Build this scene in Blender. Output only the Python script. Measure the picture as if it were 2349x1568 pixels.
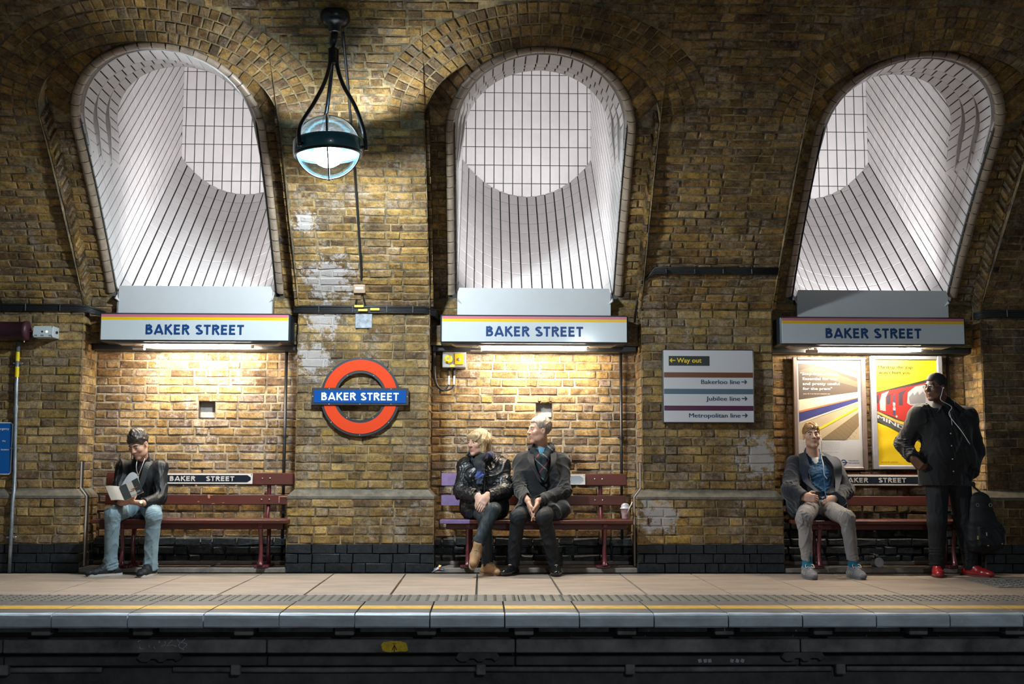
import bpy, bmesh, math, random, time
import numpy as np
from mathutils import Vector, Matrix
T0 = time.time()
R_ = random.Random(7)
SC = bpy.context.scene
COL = SC.collection
for o in list(bpy.data.objects):
    bpy.data.objects.remove(o)
rad = math.radians
# ------------------------------------------------------------------ camera
cd = bpy.data.cameras.new('camera'); cam = bpy.data.objects.new('camera', cd); COL.objects.link(cam)
cam.location = (0, -10.5, 0.895)
cd.sensor_width = 36.0; cd.lens = 2730.0 / 2349.0 * 36.0
cd.clip_end = 200
cam.rotation_euler = (Matrix.Rotation(rad(-1.416), 4, 'Z') @ Matrix.Rotation(rad(90 + 6.08), 4, 'X') @ Matrix.Rotation(rad(0.15), 4, 'Z')).to_euler()
SC.camera = cam
# ------------------------------------------------------------------ world, exposure
w = bpy.data.worlds.new('world'); SC.world = w; w.use_nodes = True
w.node_tree.nodes['Background'].inputs[0].default_value = (0.75, 0.88, 1.0, 1)
w.node_tree.nodes['Background'].inputs[1].default_value = 0.055
SC.view_settings.view_transform = 'Standard'; SC.view_settings.look = 'None'
SC.view_settings.gamma = 1.0; SC.view_settings.use_curve_mapping = False
SC.view_settings.exposure = 0.75
SC.cycles.max_bounces = 8; SC.cycles.diffuse_bounces = 4; SC.cycles.glossy_bounces = 3
SC.cycles.transparent_max_bounces = 12
SC.cycles.caustics_reflective = False; SC.cycles.caustics_refractive = False
SC.cycles.sample_clamp_indirect = 6.0
# power (W) of the lamps the station has; each is built in its own lamp below
P_TUBE, P_GLOBE, P_FLOOD = 62.0, 340.0, 30.0
C_TUBE, C_GLOBE, C_FLOOD = (1.0, 0.87, 0.68), (0.92, 0.96, 1.0), (0.97, 0.97, 1.0)
# ------------------------------------------------------------------ materials
def nodes_of(m):
    m.use_nodes = True
    nt = m.node_tree
    return nt, nt.nodes, nt.links, nt.nodes['Principled BSDF']
def N(nt, kind, **kw):
    n = nt.nodes.new(kind)
    for k, v in kw.items():
        if k in n.inputs: n.inputs[k].default_value = v
        else: setattr(n, k, v)
    return n
def ramp(nt, fac, stops):
    r = nt.nodes.new('ShaderNodeValToRGB'); e = r.color_ramp.elements
    while len(e) < len(stops): e.new(0.5)
    for i, (p, c) in enumerate(stops):
        e[i].position = p; e[i].color = (*c, 1)
    nt.links.new(fac, r.inputs[0]); return r.outputs[0]
def mixc(nt, fac, a, b, mode='MIX'):
    m = nt.nodes.new('ShaderNodeMix'); m.data_type = 'RGBA'; m.blend_type = mode
    for sock, v in ((m.inputs[0], fac), (m.inputs[6], a), (m.inputs[7], b)):
        if hasattr(v, 'is_linked'): nt.links.new(v, sock)
        elif isinstance(v, (int, float)): sock.default_value = v
        else: sock.default_value = (*v, 1)
    return m.outputs[2]
def noise(nt, scale, detail=3, rough=0.6, coord='Object', stretch=None):
    tc = nt.nodes.new('ShaderNodeTexCoord') if coord != 'World' else nt.nodes.new('ShaderNodeNewGeometry')
    out = tc.outputs['Position'] if coord == 'World' else tc.outputs[coord]
    if stretch:
        mp = nt.nodes.new('ShaderNodeMapping'); mp.inputs['Scale'].default_value = stretch
        nt.links.new(out, mp.inputs['Vector']); out = mp.outputs[0]
    n = N(nt, 'ShaderNodeTexNoise', Scale=scale, Detail=detail, Roughness=rough)
    nt.links.new(out, n.inputs['Vector']); return n.outputs['Fac']
def bump(nt, bsdf, h, strength=0.3, dist=0.005):
    b = N(nt, 'ShaderNodeBump', Strength=strength, Distance=dist)
    nt.links.new(h, b.inputs['Height']); nt.links.new(b.outputs[0], bsdf.inputs['Normal'])
MATS = {}
def mat(name, col, rough=0.6, metal=0.0, var=0.0, vscale=8.0, bmp=0.0, bscale=40.0, spec=None, coat=0.0, coord='World', stretch=None, bdist=0.004, sheen=0.0):
    if name in MATS: return MATS[name]
    m = bpy.data.materials.new(name); nt, nd, lk, b = nodes_of(m)
    b.inputs['Base Color'].default_value = (*col, 1); b.inputs['Roughness'].default_value = rough
    b.inputs['Metallic'].default_value = metal
    if spec is not None: b.inputs['Specular IOR Level'].default_value = spec
    if coat: b.inputs['Coat Weight'].default_value = coat; b.inputs['Coat Roughness'].default_value = 0.1
    if sheen: b.inputs['Sheen Weight'].default_value = sheen
    if var:
        n = noise(nt, vscale, 4, 0.65, coord, stretch)
        dark = tuple(c * (1 - var) for c in col); lite = tuple(min(1, c * (1 + var)) for c in col)
        lk.new(ramp(nt, n, [(0.3, dark), (0.7, lite)]), b.inputs['Base Color'])
    if bmp: bump(nt, b, noise(nt, bscale, 4, 0.65, coord, stretch), bmp, bdist)
    MATS[name] = m; return m
def emit(name, col, strength):
    if name in MATS: return MATS[name]
    m = bpy.data.materials.new(name); nt, nd, lk, b = nodes_of(m)
    b.inputs['Base Color'].default_value = (*col, 1)
    b.inputs['Emission Color'].default_value = (*col, 1); b.inputs['Emission Strength'].default_value = strength
    MATS[name] = m; return m

LIME_SPOTS = [((-1.36, -.20, 2.52), .30), ((-1.42, -.05, 2.2), .22), ((-1.52, -.55, 2.95), .14), ((-1.50, 0, 1.85), .2), ((1.55, -.04, .5), .22), ((2.45, 0, 1.0), .25)]
def lime_spots(nt, col, amount=.75):
    nd, lk = nt.nodes, nt.links; g = nd.new('ShaderNodeNewGeometry'); ns = noise(nt, 14, 6, .75, 'World'); acc = None
    for c, r in LIME_SPOTS:
        d = nd.new('ShaderNodeVectorMath'); d.operation = 'DISTANCE'; lk.new(g.outputs['Position'], d.inputs[0]); d.inputs[1].default_value = c
        m = N(nt, 'ShaderNodeMath', operation='DIVIDE'); lk.new(d.outputs['Value'], m.inputs[0]); m.inputs[1].default_value = r
        if acc is None: acc = m.outputs[0]
        else: q = N(nt, 'ShaderNodeMath', operation='MINIMUM'); lk.new(acc, q.inputs[0]); lk.new(m.outputs[0], q.inputs[1]); acc = q.outputs[0]
    s1 = N(nt, 'ShaderNodeMath', operation='MULTIPLY_ADD'); lk.new(ns, s1.inputs[0]); s1.inputs[1].default_value = 3.4; s1.inputs[2].default_value = -.75
    s2 = N(nt, 'ShaderNodeMath', operation='SUBTRACT'); lk.new(s1.outputs[0], s2.inputs[0]); lk.new(acc, s2.inputs[1])
    f = ramp(nt, s2.outputs[0], [(.22, (0, 0, 0)), (.42, (amount,) * 3)]); sp = nd.new('ShaderNodeSeparateColor'); lk.new(f, sp.inputs[0])
    return mixc(nt, sp.outputs[0], col, (.47, .44, .44))
def brick_material(name, stops, soot=0.5, rough=0.85, lime=0.25, stops_pos=None):
    m = bpy.data.materials.new(name); nt, nd, lk, b = nodes_of(m)
    oi = nd.new('ShaderNodeObjectInfo')
    col = ramp(nt, oi.outputs['Random'], stops)
    # mottling inside each brick, pitted surface
    mot = noise(nt, 22, 6, 0.72, 'World')
    col = mixc(nt, 1.0, col, ramp(nt, mot, [(0.30, (0.40, 0.37, 0.36)), (0.48, (0.92, 0.90, 0.88)), (0.70, (1.32, 1.28, 1.18))]), 'MULTIPLY')
    grain = noise(nt, 75, 5, 0.75, 'World')
    col = mixc(nt, 1.0, col, ramp(nt, grain, [(0.30, (0.45, 0.44, 0.44)), (0.5, (1, 1, 1)), (0.75, (1.2, 1.18, 1.14))]), 'MULTIPLY')
    # soot in drifts and streaks
    big = noise(nt, 1.9, 7, 0.66, 'World', (1.0, 1.0, 0.6))
    col = mixc(nt, 1.0, col, ramp(nt, big, [(0.34, (1 - soot, 1 - soot, 1 - soot * .95)), (0.50, (1 - soot * .45,) * 3), (0.64, (1.08, 1.06, 1.0))]), 'MULTIPLY')
    mid = noise(nt, 6.5, 6, 0.7, 'World', (1.0, 1.0, 1.5))
    col = mixc(nt, 1.0, col, ramp(nt, mid, [(0.32, (0.34, 0.31, 0.32)), (0.47, (0.86, 0.83, 0.80)), (0.66, (1.22, 1.20, 1.14))]), 'MULTIPLY')
    # lime bloom where water has run
    lm = noise(nt, 2.3, 6, 0.7, 'World', (1.6, 1.6, 0.7))
    fine = noise(nt, 26, 5, 0.75, 'World')
    mul = N(nt, 'ShaderNodeMath', operation='MULTIPLY'); lk.new(lm, mul.inputs[0]); lk.new(fine, mul.inputs[1])
    f = ramp(nt, mul.outputs[0], [(0.27, (0, 0, 0)), (0.38, (lime,) * 3)])
    sep = nd.new('ShaderNodeSeparateColor'); lk.new(f, sep.inputs[0])
    col = mixc(nt, sep.outputs[0], col, (0.46, 0.42, 0.40))
    if 'stock' in name: col = lime_spots(nt, col)
    lk.new(col, b.inputs['Base Color']); b.inputs['Roughness'].default_value = rough
    b.inputs['Specular IOR Level'].default_value = 0.35
    ad = N(nt, 'ShaderNodeMath', operation='ADD'); lk.new(grain, ad.inputs[0]); lk.new(mot, ad.inputs[1])
    bump(nt, b, ad.outputs[0], 1.0, 0.007)
    MATS[name] = m; return m
OCHRE = [(0.0, (0.36, 0.25, 0.085)), (0.14, (0.52, 0.38, 0.15)), (0.28, (0.26, 0.175, 0.075)), (0.42, (0.45, 0.33, 0.13)), (0.55, (0.60, 0.46, 0.22)), (0.66, (0.20, 0.14, 0.08)), (0.78, (0.40, 0.31, 0.18)), (0.88, (0.34, 0.28, 0.21)), (0.95, (0.50, 0.36, 0.10)), (1.0, (0.15, 0.12, 0.10))]
SC_ = lambda a, b, c: [(p, (q[0] * a, q[1] * b, q[2] * c)) for p, q in OCHRE]
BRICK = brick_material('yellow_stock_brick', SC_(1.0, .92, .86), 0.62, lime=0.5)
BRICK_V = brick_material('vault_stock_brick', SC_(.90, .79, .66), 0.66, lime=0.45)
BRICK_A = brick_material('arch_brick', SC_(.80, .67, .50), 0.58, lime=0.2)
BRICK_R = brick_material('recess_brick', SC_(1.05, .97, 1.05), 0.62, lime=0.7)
BRICK_D = brick_material('tarred_brick', SC_(.36, .34, .38), 0.4, lime=0.2)
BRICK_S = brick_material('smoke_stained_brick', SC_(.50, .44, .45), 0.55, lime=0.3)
BLACKP = mat('black_wall_paint', (0.014, 0.017, 0.021), 0.5, var=0.5, vscale=25, bmp=0.8, bscale=28, bdist=0.008, spec=.35)
def mortar_material(name, dark, mid, lite):
    m = bpy.data.materials.new(name); nt, nd, lk, b = nodes_of(m)
    c = ramp(nt, noise(nt, 4.5, 6, .7, 'World'), [(.36, dark), (.50, mid), (.64, lite)])
    c = mixc(nt, 1.0, c, ramp(nt, noise(nt, 40, 4, .7, 'World'), [(.3, (.55, .55, .55)), (.7, (1.2, 1.2, 1.2))]), 'MULTIPLY')
    if 'dark' in name: c = lime_spots(nt, c)
    lk.new(c, b.inputs['Base Color']); b.inputs['Roughness'].default_value = .95
    bump(nt, b, noise(nt, 60, 4, .7, 'World'), .7, .005); MATS[name] = m; return m
MORTAR = mortar_material('dark_mortar', (.06, .05, .034), (.18, .14, .078), (.40, .28, .13))
MORTAR_L = mortar_material('light_mortar', (.09, .075, .058), (.28, .23, .17), (.48, .39, .26))
RENDER = mat('plinth_render', (0.13, 0.115, 0.09), 0.9, var=0.4, vscale=14, bmp=0.5, bscale=60)

# ------------------------------------------------------------------ mesh helpers
class MB:
    def __init__(s): s.v = []; s.f = []
    def add(s, verts, faces):
        k = len(s.v); s.v += [tuple(p) for p in verts]; s.f += [tuple(i + k for i in f) for f in faces]; return s
    def box(s, c, size, M=None, ch=0.0):
        x, y, z = (d / 2 for d in size)
        if ch <= 0:
            vs = [(i, j, k) for i in (-x, x) for j in (-y, y) for k in (-z, z)]
            fs = [(0, 1, 3, 2), (4, 6, 7, 5), (0, 4, 5, 1), (2, 3, 7, 6), (0, 2, 6, 4), (1, 5, 7, 3)]
        else:
            ch = min(ch, x * .9, y * .9, z * .9); bm = bmesh.new()
            bmesh.ops.create_cube(bm, size=1.0)
            for v in bm.verts: v.co = Vector((v.co.x * 2 * x, v.co.y * 2 * y, v.co.z * 2 * z))
            bmesh.ops.bevel(bm, geom=list(bm.edges), offset=ch, segments=1, affect='EDGES', profile=0.7)
            vs = [v.co.copy() for v in bm.verts]; fs = [[v.index for v in f.verts] for f in bm.faces]; bm.free()
        if M is not None: vs = [M @ Vector(p) for p in vs]
        c = Vector(c)
        return s.add([tuple(Vector(p) + c) for p in vs], fs)
    def tube(s, path, r, n=8, cap=True):
        path = [Vector(p) for p in path]; m = len(path)
        rs = r if isinstance(r, (list, tuple)) else [r] * m
        t0 = (path[1] - path[0]).normalized()
        u = t0.orthogonal().normalized(); rings = []
        for i in range(m):
            t = (path[min(i + 1, m - 1)] - path[max(i - 1, 0)]).normalized()
            u = (u - t * u.dot(t)).normalized(); w_ = t.cross(u)
            rings += [tuple(path[i] + (u * math.cos(a) + w_ * math.sin(a)) * rs[i]) for a in (2 * math.pi * k / n for k in range(n))]
        fs = [(i * n + k, i * n + (k + 1) % n, (i + 1) * n + (k + 1) % n, (i + 1) * n + k) for i in range(m - 1) for k in range(n)]
        if cap: fs += [tuple(reversed(range(n))), tuple(range((m - 1) * n, m * n))]
        return s.add(rings, fs)
    def lathe(s, prof, n=24, M=None, cap=False):
        vs = [(r * math.cos(2 * math.pi * k / n), r * math.sin(2 * math.pi * k / n), z) for r, z in prof for k in range(n)]
        if M is not None: vs = [tuple(M @ Vector(p)) for p in vs]
        m = len(prof)
        fs = [(i * n + k, i * n + (k + 1) % n, (i + 1) * n + (k + 1) % n, (i + 1) * n + k) for i in range(m - 1) for k in range(n)]
        if cap: fs += [tuple(reversed(range(n))), tuple(range((m - 1) * n, m * n))]
        return s.add(vs, fs)
    def prism(s, poly, y0, y1, M=None):       # poly in (x, z), extruded along y
        n = len(poly)
        vs = [(x, y0, z) for x, z in poly] + [(x, y1, z) for x, z in poly]
        if M is not None: vs = [tuple(M @ Vector(p)) for p in vs]
        fs = [tuple(range(n)), tuple(reversed(range(n, 2 * n)))] + [(i, i + n, (i + 1) % n + n, (i + 1) % n) for i in range(n)]
        return s.add(vs, fs)
    def strip(s, A, Bc, closed=False):        # ruled surface between two polylines
        n = len(A); m = n if closed else n - 1
        return s.add(list(A) + list(Bc), [(i, (i + 1) % n, n + (i + 1) % n, n + i) for i in range(m)])
    def grid(s, P):                            # P[i][j]
        a, b = len(P), len(P[0])
        return s.add([p for row in P for p in row], [(i * b + j, i * b + j + 1, (i + 1) * b + j + 1, (i + 1) * b + j) for i in range(a - 1) for j in range(b - 1)])
    def mesh(s, name, off=(0, 0, 0)):
        me = bpy.data.meshes.new(name); o = off
        me.from_pydata([(p[0] - o[0], p[1] - o[1], p[2] - o[2]) for p in s.v], [], s.f); me.update(); return me
def base_of(p):
    b = Vector((0, 0, 0))
    while p is not None: b += p.location; p = p.parent
    return b
def obj(name, mb, m, parent=None, smooth=False, label=None, kind=None, loc=None):
    """one mesh object; coordinates are world coordinates"""
    if isinstance(mb, MB):
        off = base_of(parent) if loc is None else Vector(loc)
        me = mb.mesh(name, off)
    else: me = mb
    if m is not None and not me.materials: me.materials.append(m)
    if smooth: me.shade_smooth() if hasattr(me, 'shade_smooth') else None
    o = bpy.data.objects.new(name, me); COL.objects.link(o)
    if loc is not None and parent is None: o.location = loc
    if parent is not None: o.parent = parent
    if label: o['label'] = label
    if kind: o['kind'] = kind
    return o
def tag(o, label, cat=None, group=None, kind=None):
    o['label'] = label
    if cat: o['category'] = cat
    if group: o['group'] = group
    if kind: o['kind'] = kind
    return o
def thing(name, label, cat, loc=(0, 0, 0), group=None):
    o = bpy.data.objects.new(name, None); COL.objects.link(o); o.empty_display_size = 0.1
    o.location = loc; tag(o, label, cat, group); return o
def dup(root, dloc, label=None):
    r = root.copy(); COL.objects.link(r); r.location = Vector(root.location) + Vector(dloc)
    if label: r['label'] = label
    for ch in list(root.children):
        c = ch.copy(); COL.objects.link(c); c.parent = r
        for g in list(ch.children):
            d = g.copy(); COL.objects.link(d); d.parent = c
    return r
def bezier(p0, p1, p2, p3, n=12):
    p0, p1, p2, p3 = map(Vector, (p0, p1, p2, p3))
    return [p0 * (1 - t) ** 3 + p1 * 3 * t * (1 - t) ** 2 + p2 * 3 * t * t * (1 - t) + p3 * t ** 3 for t in (i / n for i in range(n + 1))]
def smoothpath(pts, n=6):
    """Catmull-Rom through points"""
    P = [Vector(p) for p in pts]; P = [P[0] * 2 - P[1]] + P + [P[-1] * 2 - P[-2]]; out = []
    for i in range(1, len(P) - 2):
        a, b, c, d = P[i - 1], P[i], P[i + 1], P[i + 2]
        for k in range(n):
            t = k / n
            out.append(0.5 * ((2 * b) + (c - a) * t + (2 * a - 5 * b + 4 * c - d) * t * t + (3 * b - a - 3 * c + d) * t ** 3))
    out.append(P[-2]); return out

# bricks: shared meshes, front at local y = 0 (towards -y), body behind
_bm = {}
def brick_mesh(L, H, D=0.03, ch=0.006, wob=0.0035, m=None):
    key = (round(L, 2), round(H, 3), D, R_.randrange(4), m.name)
    if key in _bm: return _bm[key], L / key[0] if key[0] else 1
    L0 = key[0]; r = random.Random(hash(key[:4]) & 0xffff)
    j = lambda s=wob: r.uniform(-s, s)
    x, z = L0 / 2, H / 2
    back = [(-x, D, -z), (x, D, -z), (x, D, z), (-x, D, z)]
    mid = [(a + j(), ch + 0.002, b + j()) for a, _, b in back]
    fr = [(a * (1 - ch / x) + j(), j(0.003), b * (1 - ch / z) + j()) for a, _, b in back]
    me = bpy.data.meshes.new('brick')
    me.from_pydata(back + mid + fr, [], [(i + 4, (i + 1) % 4 + 4, (i + 1) % 4, i) for i in range(4)] + [(i + 8, (i + 1) % 4 + 8, (i + 1) % 4 + 4, i + 4) for i in range(4)] + [(8, 9, 10, 11)][::1])
    # orient outwards
    b = bmesh.new(); b.from_mesh(me); bmesh.ops.recalc_face_normals(b, faces=b.faces); b.to_mesh(me); b.free()
    me.materials.append(m); _bm[key] = me
    return me, L / L0
NBR = [0]
def put_brick(parent, M, L, H, m, name='brick', D=0.03, wob=0.0035, ch=0.006):
    me, sx = brick_mesh(L, H, D, ch, wob, m)
    o = bpy.data.objects.new(name, me); COL.objects.link(o); o.parent = parent
    M = M @ Matrix.Translation((0, R_.uniform(-0.003, 0.003), 0)) @ Matrix.Rotation(R_.uniform(-0.008, 0.008), 4, 'Y')
    o.matrix_basis = M @ Matrix.Diagonal((sx, 1, 1, 1)); NBR[0] += 1
    return o
def course_cuts(x0, x1, k):
    """brick spans for one course: stretchers and headers, cut to fit"""
    J = 0.011; L = x1 - x0
    if L < 0.05: return []
    out = []; x = x0
    seq = [0.2375, 0.1175] if R_.random() < 0.72 else [0.2375, 0.2375, 0.1175]
    i = k % 2
    if k % 2: out.append(0.06 + R_.random() * 0.06 if L > 0.4 else 0.1175)
    while sum(out) < L + 0.1:
        out.append(seq[i % len(seq)] * R_.uniform(0.95, 1.06)); i += 1
    tot = 0; res = []
    for w_ in out:
        res.append(w_); tot += w_
        if tot >= L - 0.03: break
    s = L / sum(res); spans = []
    for w_ in res:
        spans.append((x + J / 2, x + w_ * s - J / 2)); x += w_ * s
    return spans
# ------------------------------------------------------------------ the station shell
PH0 = rad(54.0); VR = 6.85 / math.sin(PH0); ZS = 2.30; VZC = ZS - VR * math.cos(PH0)
def VP(X, s, n=0.0):
    """point on the vault: X along the platform, s metres up the curve from its springing, n metres out into the station"""
    ph = PH0 - s / VR; r = VR - n
    return Vector((X, -6.85 + r * math.sin(ph), VZC + r * math.cos(ph)))
def VM(X, s, n=0.0, spin=0.0):
    """frame on the vault for a brick: x along the platform, y into the masonry, z up the curve"""
    ph = PH0 - s / VR
    M = Matrix.Translation(VP(X, s, n)) @ Matrix.Rotation(math.pi / 2 - ph, 4, 'X')
    return M @ Matrix.Rotation(-spin, 4, 'Y') if spin else M
BAYS = [-2.575, 0.470, 3.525]; HW = 0.94          # bay centres, half width of a recess
RD = 0.40; SB = 0.20                               # recess depth below, set-back of the shaft face above
SPR_A, A_A, B_A = 1.82, 0.94, 0.69                 # brick arch (ellipse on the vault)
SPR_O, R_O = 1.60, 0.745                           # shaft mouth
RING = 0.098; NR = 4
PIERS = [(-5.6, BAYS[0] - HW), (BAYS[0] + HW, BAYS[1] - HW), (BAYS[1] + HW, BAYS[2] - HW), (BAYS[2] + HW, 6.2)]
SMAX = 3.9
CRS = 0.0757

# ---- floor of mortar behind the bricks: piers
PLH, PLT, PLO = 0.655, 0.712, 0.055                # plinth height, top of its splay, how far it stands out
BLK = 0.245
PLABEL = ['yellow brick pier at the end with pole and blue sign', 'yellow brick pier carrying the round red station sign', 'yellow brick pier carrying the white line directions sign', 'dark brick pier beside the standing man']
for i, (a, b) in enumerate(PIERS):
    mb = MB(); g = 0.008
    mb.grid([[(a, g, PLT - .05), (b, g, PLT - .05)], [(a, g, ZS + .01), (b, g, ZS + .01)], [(a, .1, ZS + .012), (b, .1, ZS + .012)]])
    # reveals of the recess either side
    for xe, sgn in ((a, 1), (b, -1)):
        if abs(xe) < 5.5:
            xx = xe + sgn * g
            mb.grid([[(xx, 0, PLT - .05), (xx, RD + .02, PLT - .05)], [(xx, 0, ZS + .06), (xx, RD + .02, ZS + .06)]])
            xp = xe - sgn * (PLO - g)
            mb.grid([[(xp, -PLO + g, 0), (xp, RD + .02, 0)], [(xp, -PLO + g, PLH), (xp, RD + .02, PLH)]])
    pa, pb = a - PLO, b + PLO
    mb.grid([[(pa, -PLO + g, 0), (pb, -PLO + g, 0)], [(pa, -PLO + g, PLH), (pb, -PLO + g, PLH)]])
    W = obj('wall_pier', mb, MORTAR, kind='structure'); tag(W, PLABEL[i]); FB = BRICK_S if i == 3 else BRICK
    q = MB().grid([[(pa + .004, -PLO + .008, 0), (pb - .004, -PLO + .008, 0)], [(pa + .004, -PLO + .008, BLK - .003), (pb - .004, -PLO + .008, BLK - .003)]]); obj('painted_band', q, BLACKP, W)
    # splayed plinth top with returns
    sp = MB()
    out = [(pa, RD, PLH), (pa, -PLO, PLH), (pb, -PLO, PLH), (pb, RD, PLH)]; inn = [(a, RD, PLT), (a, 0, PLT), (b, 0, PLT), (b, RD, PLT)]
    low = [(x, y, PLH - .022) for x, y, z in out]
    sp.strip(out, inn); sp.strip(low, out)
    obj('plinth_splay', sp, RENDER, W)
    # bricks of the face
    x0, x1 = max(a, -4.95), min(b, 5.25)
    k = 0; z = PLT + 0.005
    while z + CRS < ZS + 0.02:
        for c0, c1 in course_cuts(x0, x1, k):
            put_brick(W, Matrix.Translation(((c0 + c1) / 2, 0, z + CRS / 2)), c1 - c0, CRS - 0.0115, FB)
        k += 1; z += CRS
    # plinth bricks, the lowest courses under black paint
    z = 0.0; k = 0; nb = 3; hb = BLK / nb
    for c in range(nb):
        for c0, c1 in course_cuts(max(pa, -4.95), min(pb, 5.25), k):
            put_brick(W, Matrix.Translation(((c0 + c1) / 2, -PLO, z + hb / 2)), c1 - c0 + .006, hb - 0.005, BLACKP, name='painted_brick', ch=.0035, wob=.002)
        z += hb; k += 1
    nc = 5; hc = (PLH - 0.022 - BLK) / nc
    for c in range(nc):
        for c0, c1 in course_cuts(max(pa, -4.95), min(pb, 5.25), k):
            put_brick(W, Matrix.Translation(((c0 + c1) / 2, -PLO, z + hc / 2)), c1 - c0, hc - 0.0115, FB)
        z += hc; k += 1
    # bricks of the reveals
    for xe, sgn in ((a, 1), (b, -1)):
        if abs(xe) > 5.5: continue
        rot = Matrix.Rotation(-sgn * math.pi / 2, 4, 'Z')
        z = PLT + .005; k = 0
        while z + CRS < ZS + 0.02:
            sp_ = [(0.006, 0.22), (0.232, 0.395)] if k % 2 else [(0.006, 0.105), (0.117, 0.33), (0.341, 0.395)]
            for c0, c1 in sp_:
                put_brick(W, Matrix.Translation((xe, (c0 + c1) / 2, z + CRS / 2)) @ rot, c1 - c0, CRS - 0.0115, BRICK)
            z += CRS; k += 1
        z = 0; k = 0
        for c in range(3 + nc):
            h = hb if c < 3 else hc
            sp_ = [(-PLO + .006, 0.16), (0.172, 0.395)] if k % 2 else [(-PLO + .006, 0.05), (0.061, 0.28), (0.29, 0.395)]
            for c0, c1 in sp_:
                put_brick(W, Matrix.Translation((xe - sgn * PLO, (c0 + c1) / 2, z + h / 2)) @ rot, c1 - c0, h - 0.0115, BLACKP if c < 3 else BRICK, name='painted_brick' if c < 3 else 'brick')
            z += h; k += 1

# ---- recess back walls
VENTS = {0: (-2.506, 1.425), 1: (0.563, 1.44)}
RLAB = ['lamp-lit brick recess wall behind the reading man', 'lamp-lit brick recess wall behind the couple', 'brick recess wall behind the two framed posters']
for i, xc in enumerate(BAYS):
    a, b = xc - HW, xc + HW; y = RD + 0.008
    vt = VENTS.get(i); q = MB()
    rect = lambda x0, x1, z0, z1: q.grid([[(x0, y, z0), (x1, y, z0)], [(x0, y, z1), (x1, y, z1)]])
    if vt:
        vx, vz = vt; rect(a - .06, vx - .074, 0, 2.2); rect(vx + .074, b + .06, 0, 2.2); rect(vx - .074, vx + .074, 0, vz - .074); rect(vx - .074, vx + .074, vz + .074, 2.2)
    else: rect(a - .06, b + .06, 0, 2.2)
    W = obj('wall_recess', q, MORTAR_L if i < 2 else MORTAR, kind='structure'); tag(W, RLAB[i])
    z = 0.05; k = i
    tar = 0.245 if i < 2 else 0.62
    while z + CRS < 2.16:
        zc = z + CRS / 2
        painted = zc < tar
        # painted courses step out like worn footings
        yy = RD - (0.02 + 0.03 * R_.random() if painted else 0.0)
        segs = [(a, b)]
        if vt and abs(zc - vt[1]) < 0.082: segs = [(a, vt[0] - .078), (vt[0] + .078, b)]
        for s0, s1 in segs:
            for c0, c1 in course_cuts(s0, s1, k):
                pm = BLACKP if (painted and (i < 2 or zc < .4)) else (BRICK_D if painted else BRICK_R)
                put_brick(W, Matrix.Translation(((c0 + c1) / 2, yy + (R_.uniform(-.008, .01) if painted else 0), zc)), c1 - c0, CRS - 0.0125, pm, name='painted_brick' if painted else 'brick', wob=0.009 if painted else 0.0045, ch=0.008)
        z += CRS; k += 1
    obj('painted_band', MB().grid([[(a, RD - .004, 0), (b, RD - .004, 0)], [(a, RD - .004, (tar if i < 2 else .4) - .01), (b, RD - .004, (tar if i < 2 else .4) - .01)]]), BLACKP, W)
    if vt:
        # an open pocket in the brickwork, its back faced with a pale slab
        vx, vz = vt; h = 0.074; d = 0.075
        o_ = [(vx - h, RD - .002, vz - h), (vx + h, RD - .002, vz - h), (vx + h, RD - .002, vz + h), (vx - h, RD - .002, vz + h)]
        i_ = [(x, RD + d, zz) for x, _, zz in o_]
        obj('pocket_lining', MB().strip(o_, i_, True), mat('pocket_dark', (.10, .085, .07), .9), W)
        obj('pocket_slab', MB().box((vx, RD + d, vz), (2 * h, .004, 2 * h)), mat('pocket_slab', (.36, .34, .31), .7, var=.35, vscale=18), W)
    # rough stone step at the foot of the wall
    st = MB().box((xc, RD - .10, .022), (2 * (HW - PLO) - .004, .16, .03), ch=.006); obj('foot_ledge', st, mat('ledge_stone', (.30, .26, .24), .75, var=.3, vscale=12, bmp=.3), W)
    st = MB().box((xc, RD - .045, .056), (2 * (HW - PLO) - .004, .06, .03), ch=.006); obj('foot_ledge', st, MATS['ledge_stone'], W)
    # concrete lintel over the recess, behind the sign box
    lt = MB().box((xc, 0.30, 2.14), (2 * HW + .02, .19, .12)); L_ = obj('wall_lintel', lt, mat('lintel', (.07, .06, .05), .9, var=.4, vscale=10), kind='structure')
    tag(L_, 'dark lintel over the brick recess ' + ['behind the reading man', 'behind the couple', 'with the posters'][i])

# ---- vault: mortar sheet with the arched recesses left open
xs = []
def arch_s(dx): return SPR_A + B_A * math.sqrt(max(0.0, 1 - (dx / A_A) ** 2))
cols = [-5.6] + [c for xc in BAYS for c in ([xc - HW - 1e-4] + [xc - HW * math.cos(math.pi * t / 40) for t in range(41)] + [xc + HW + 1e-4])] + [6.2]
VAULTS = []
cuts = [-5.6] + BAYS + [6.2]
VLAB = ['brick vault at the loudspeaker end of the platform', 'brick vault carrying the hanging globe lamp', 'brick vault over the pier with the directions sign', 'smoke-stained brick vault over the standing man']
for p in range(4):
    P = []
    for X in sorted(set([cuts[p]] + [c for c in cols if cuts[p] < c < cuts[p + 1]] + [cuts[p + 1]])):
        s0 = 0.0
        for xc in BAYS:
            if abs(X - xc) < HW + 5e-5: s0 = arch_s(min(abs(X - xc), HW))
        P.append([VP(X, s0 + (SMAX - s0) * t / 24, -0.008) for t in range(25)])
    V_ = obj('ceiling_vault', MB().grid(P), MORTAR, kind='structure'); tag(V_, VLAB[p]); VAULTS.append(V_)
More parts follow.
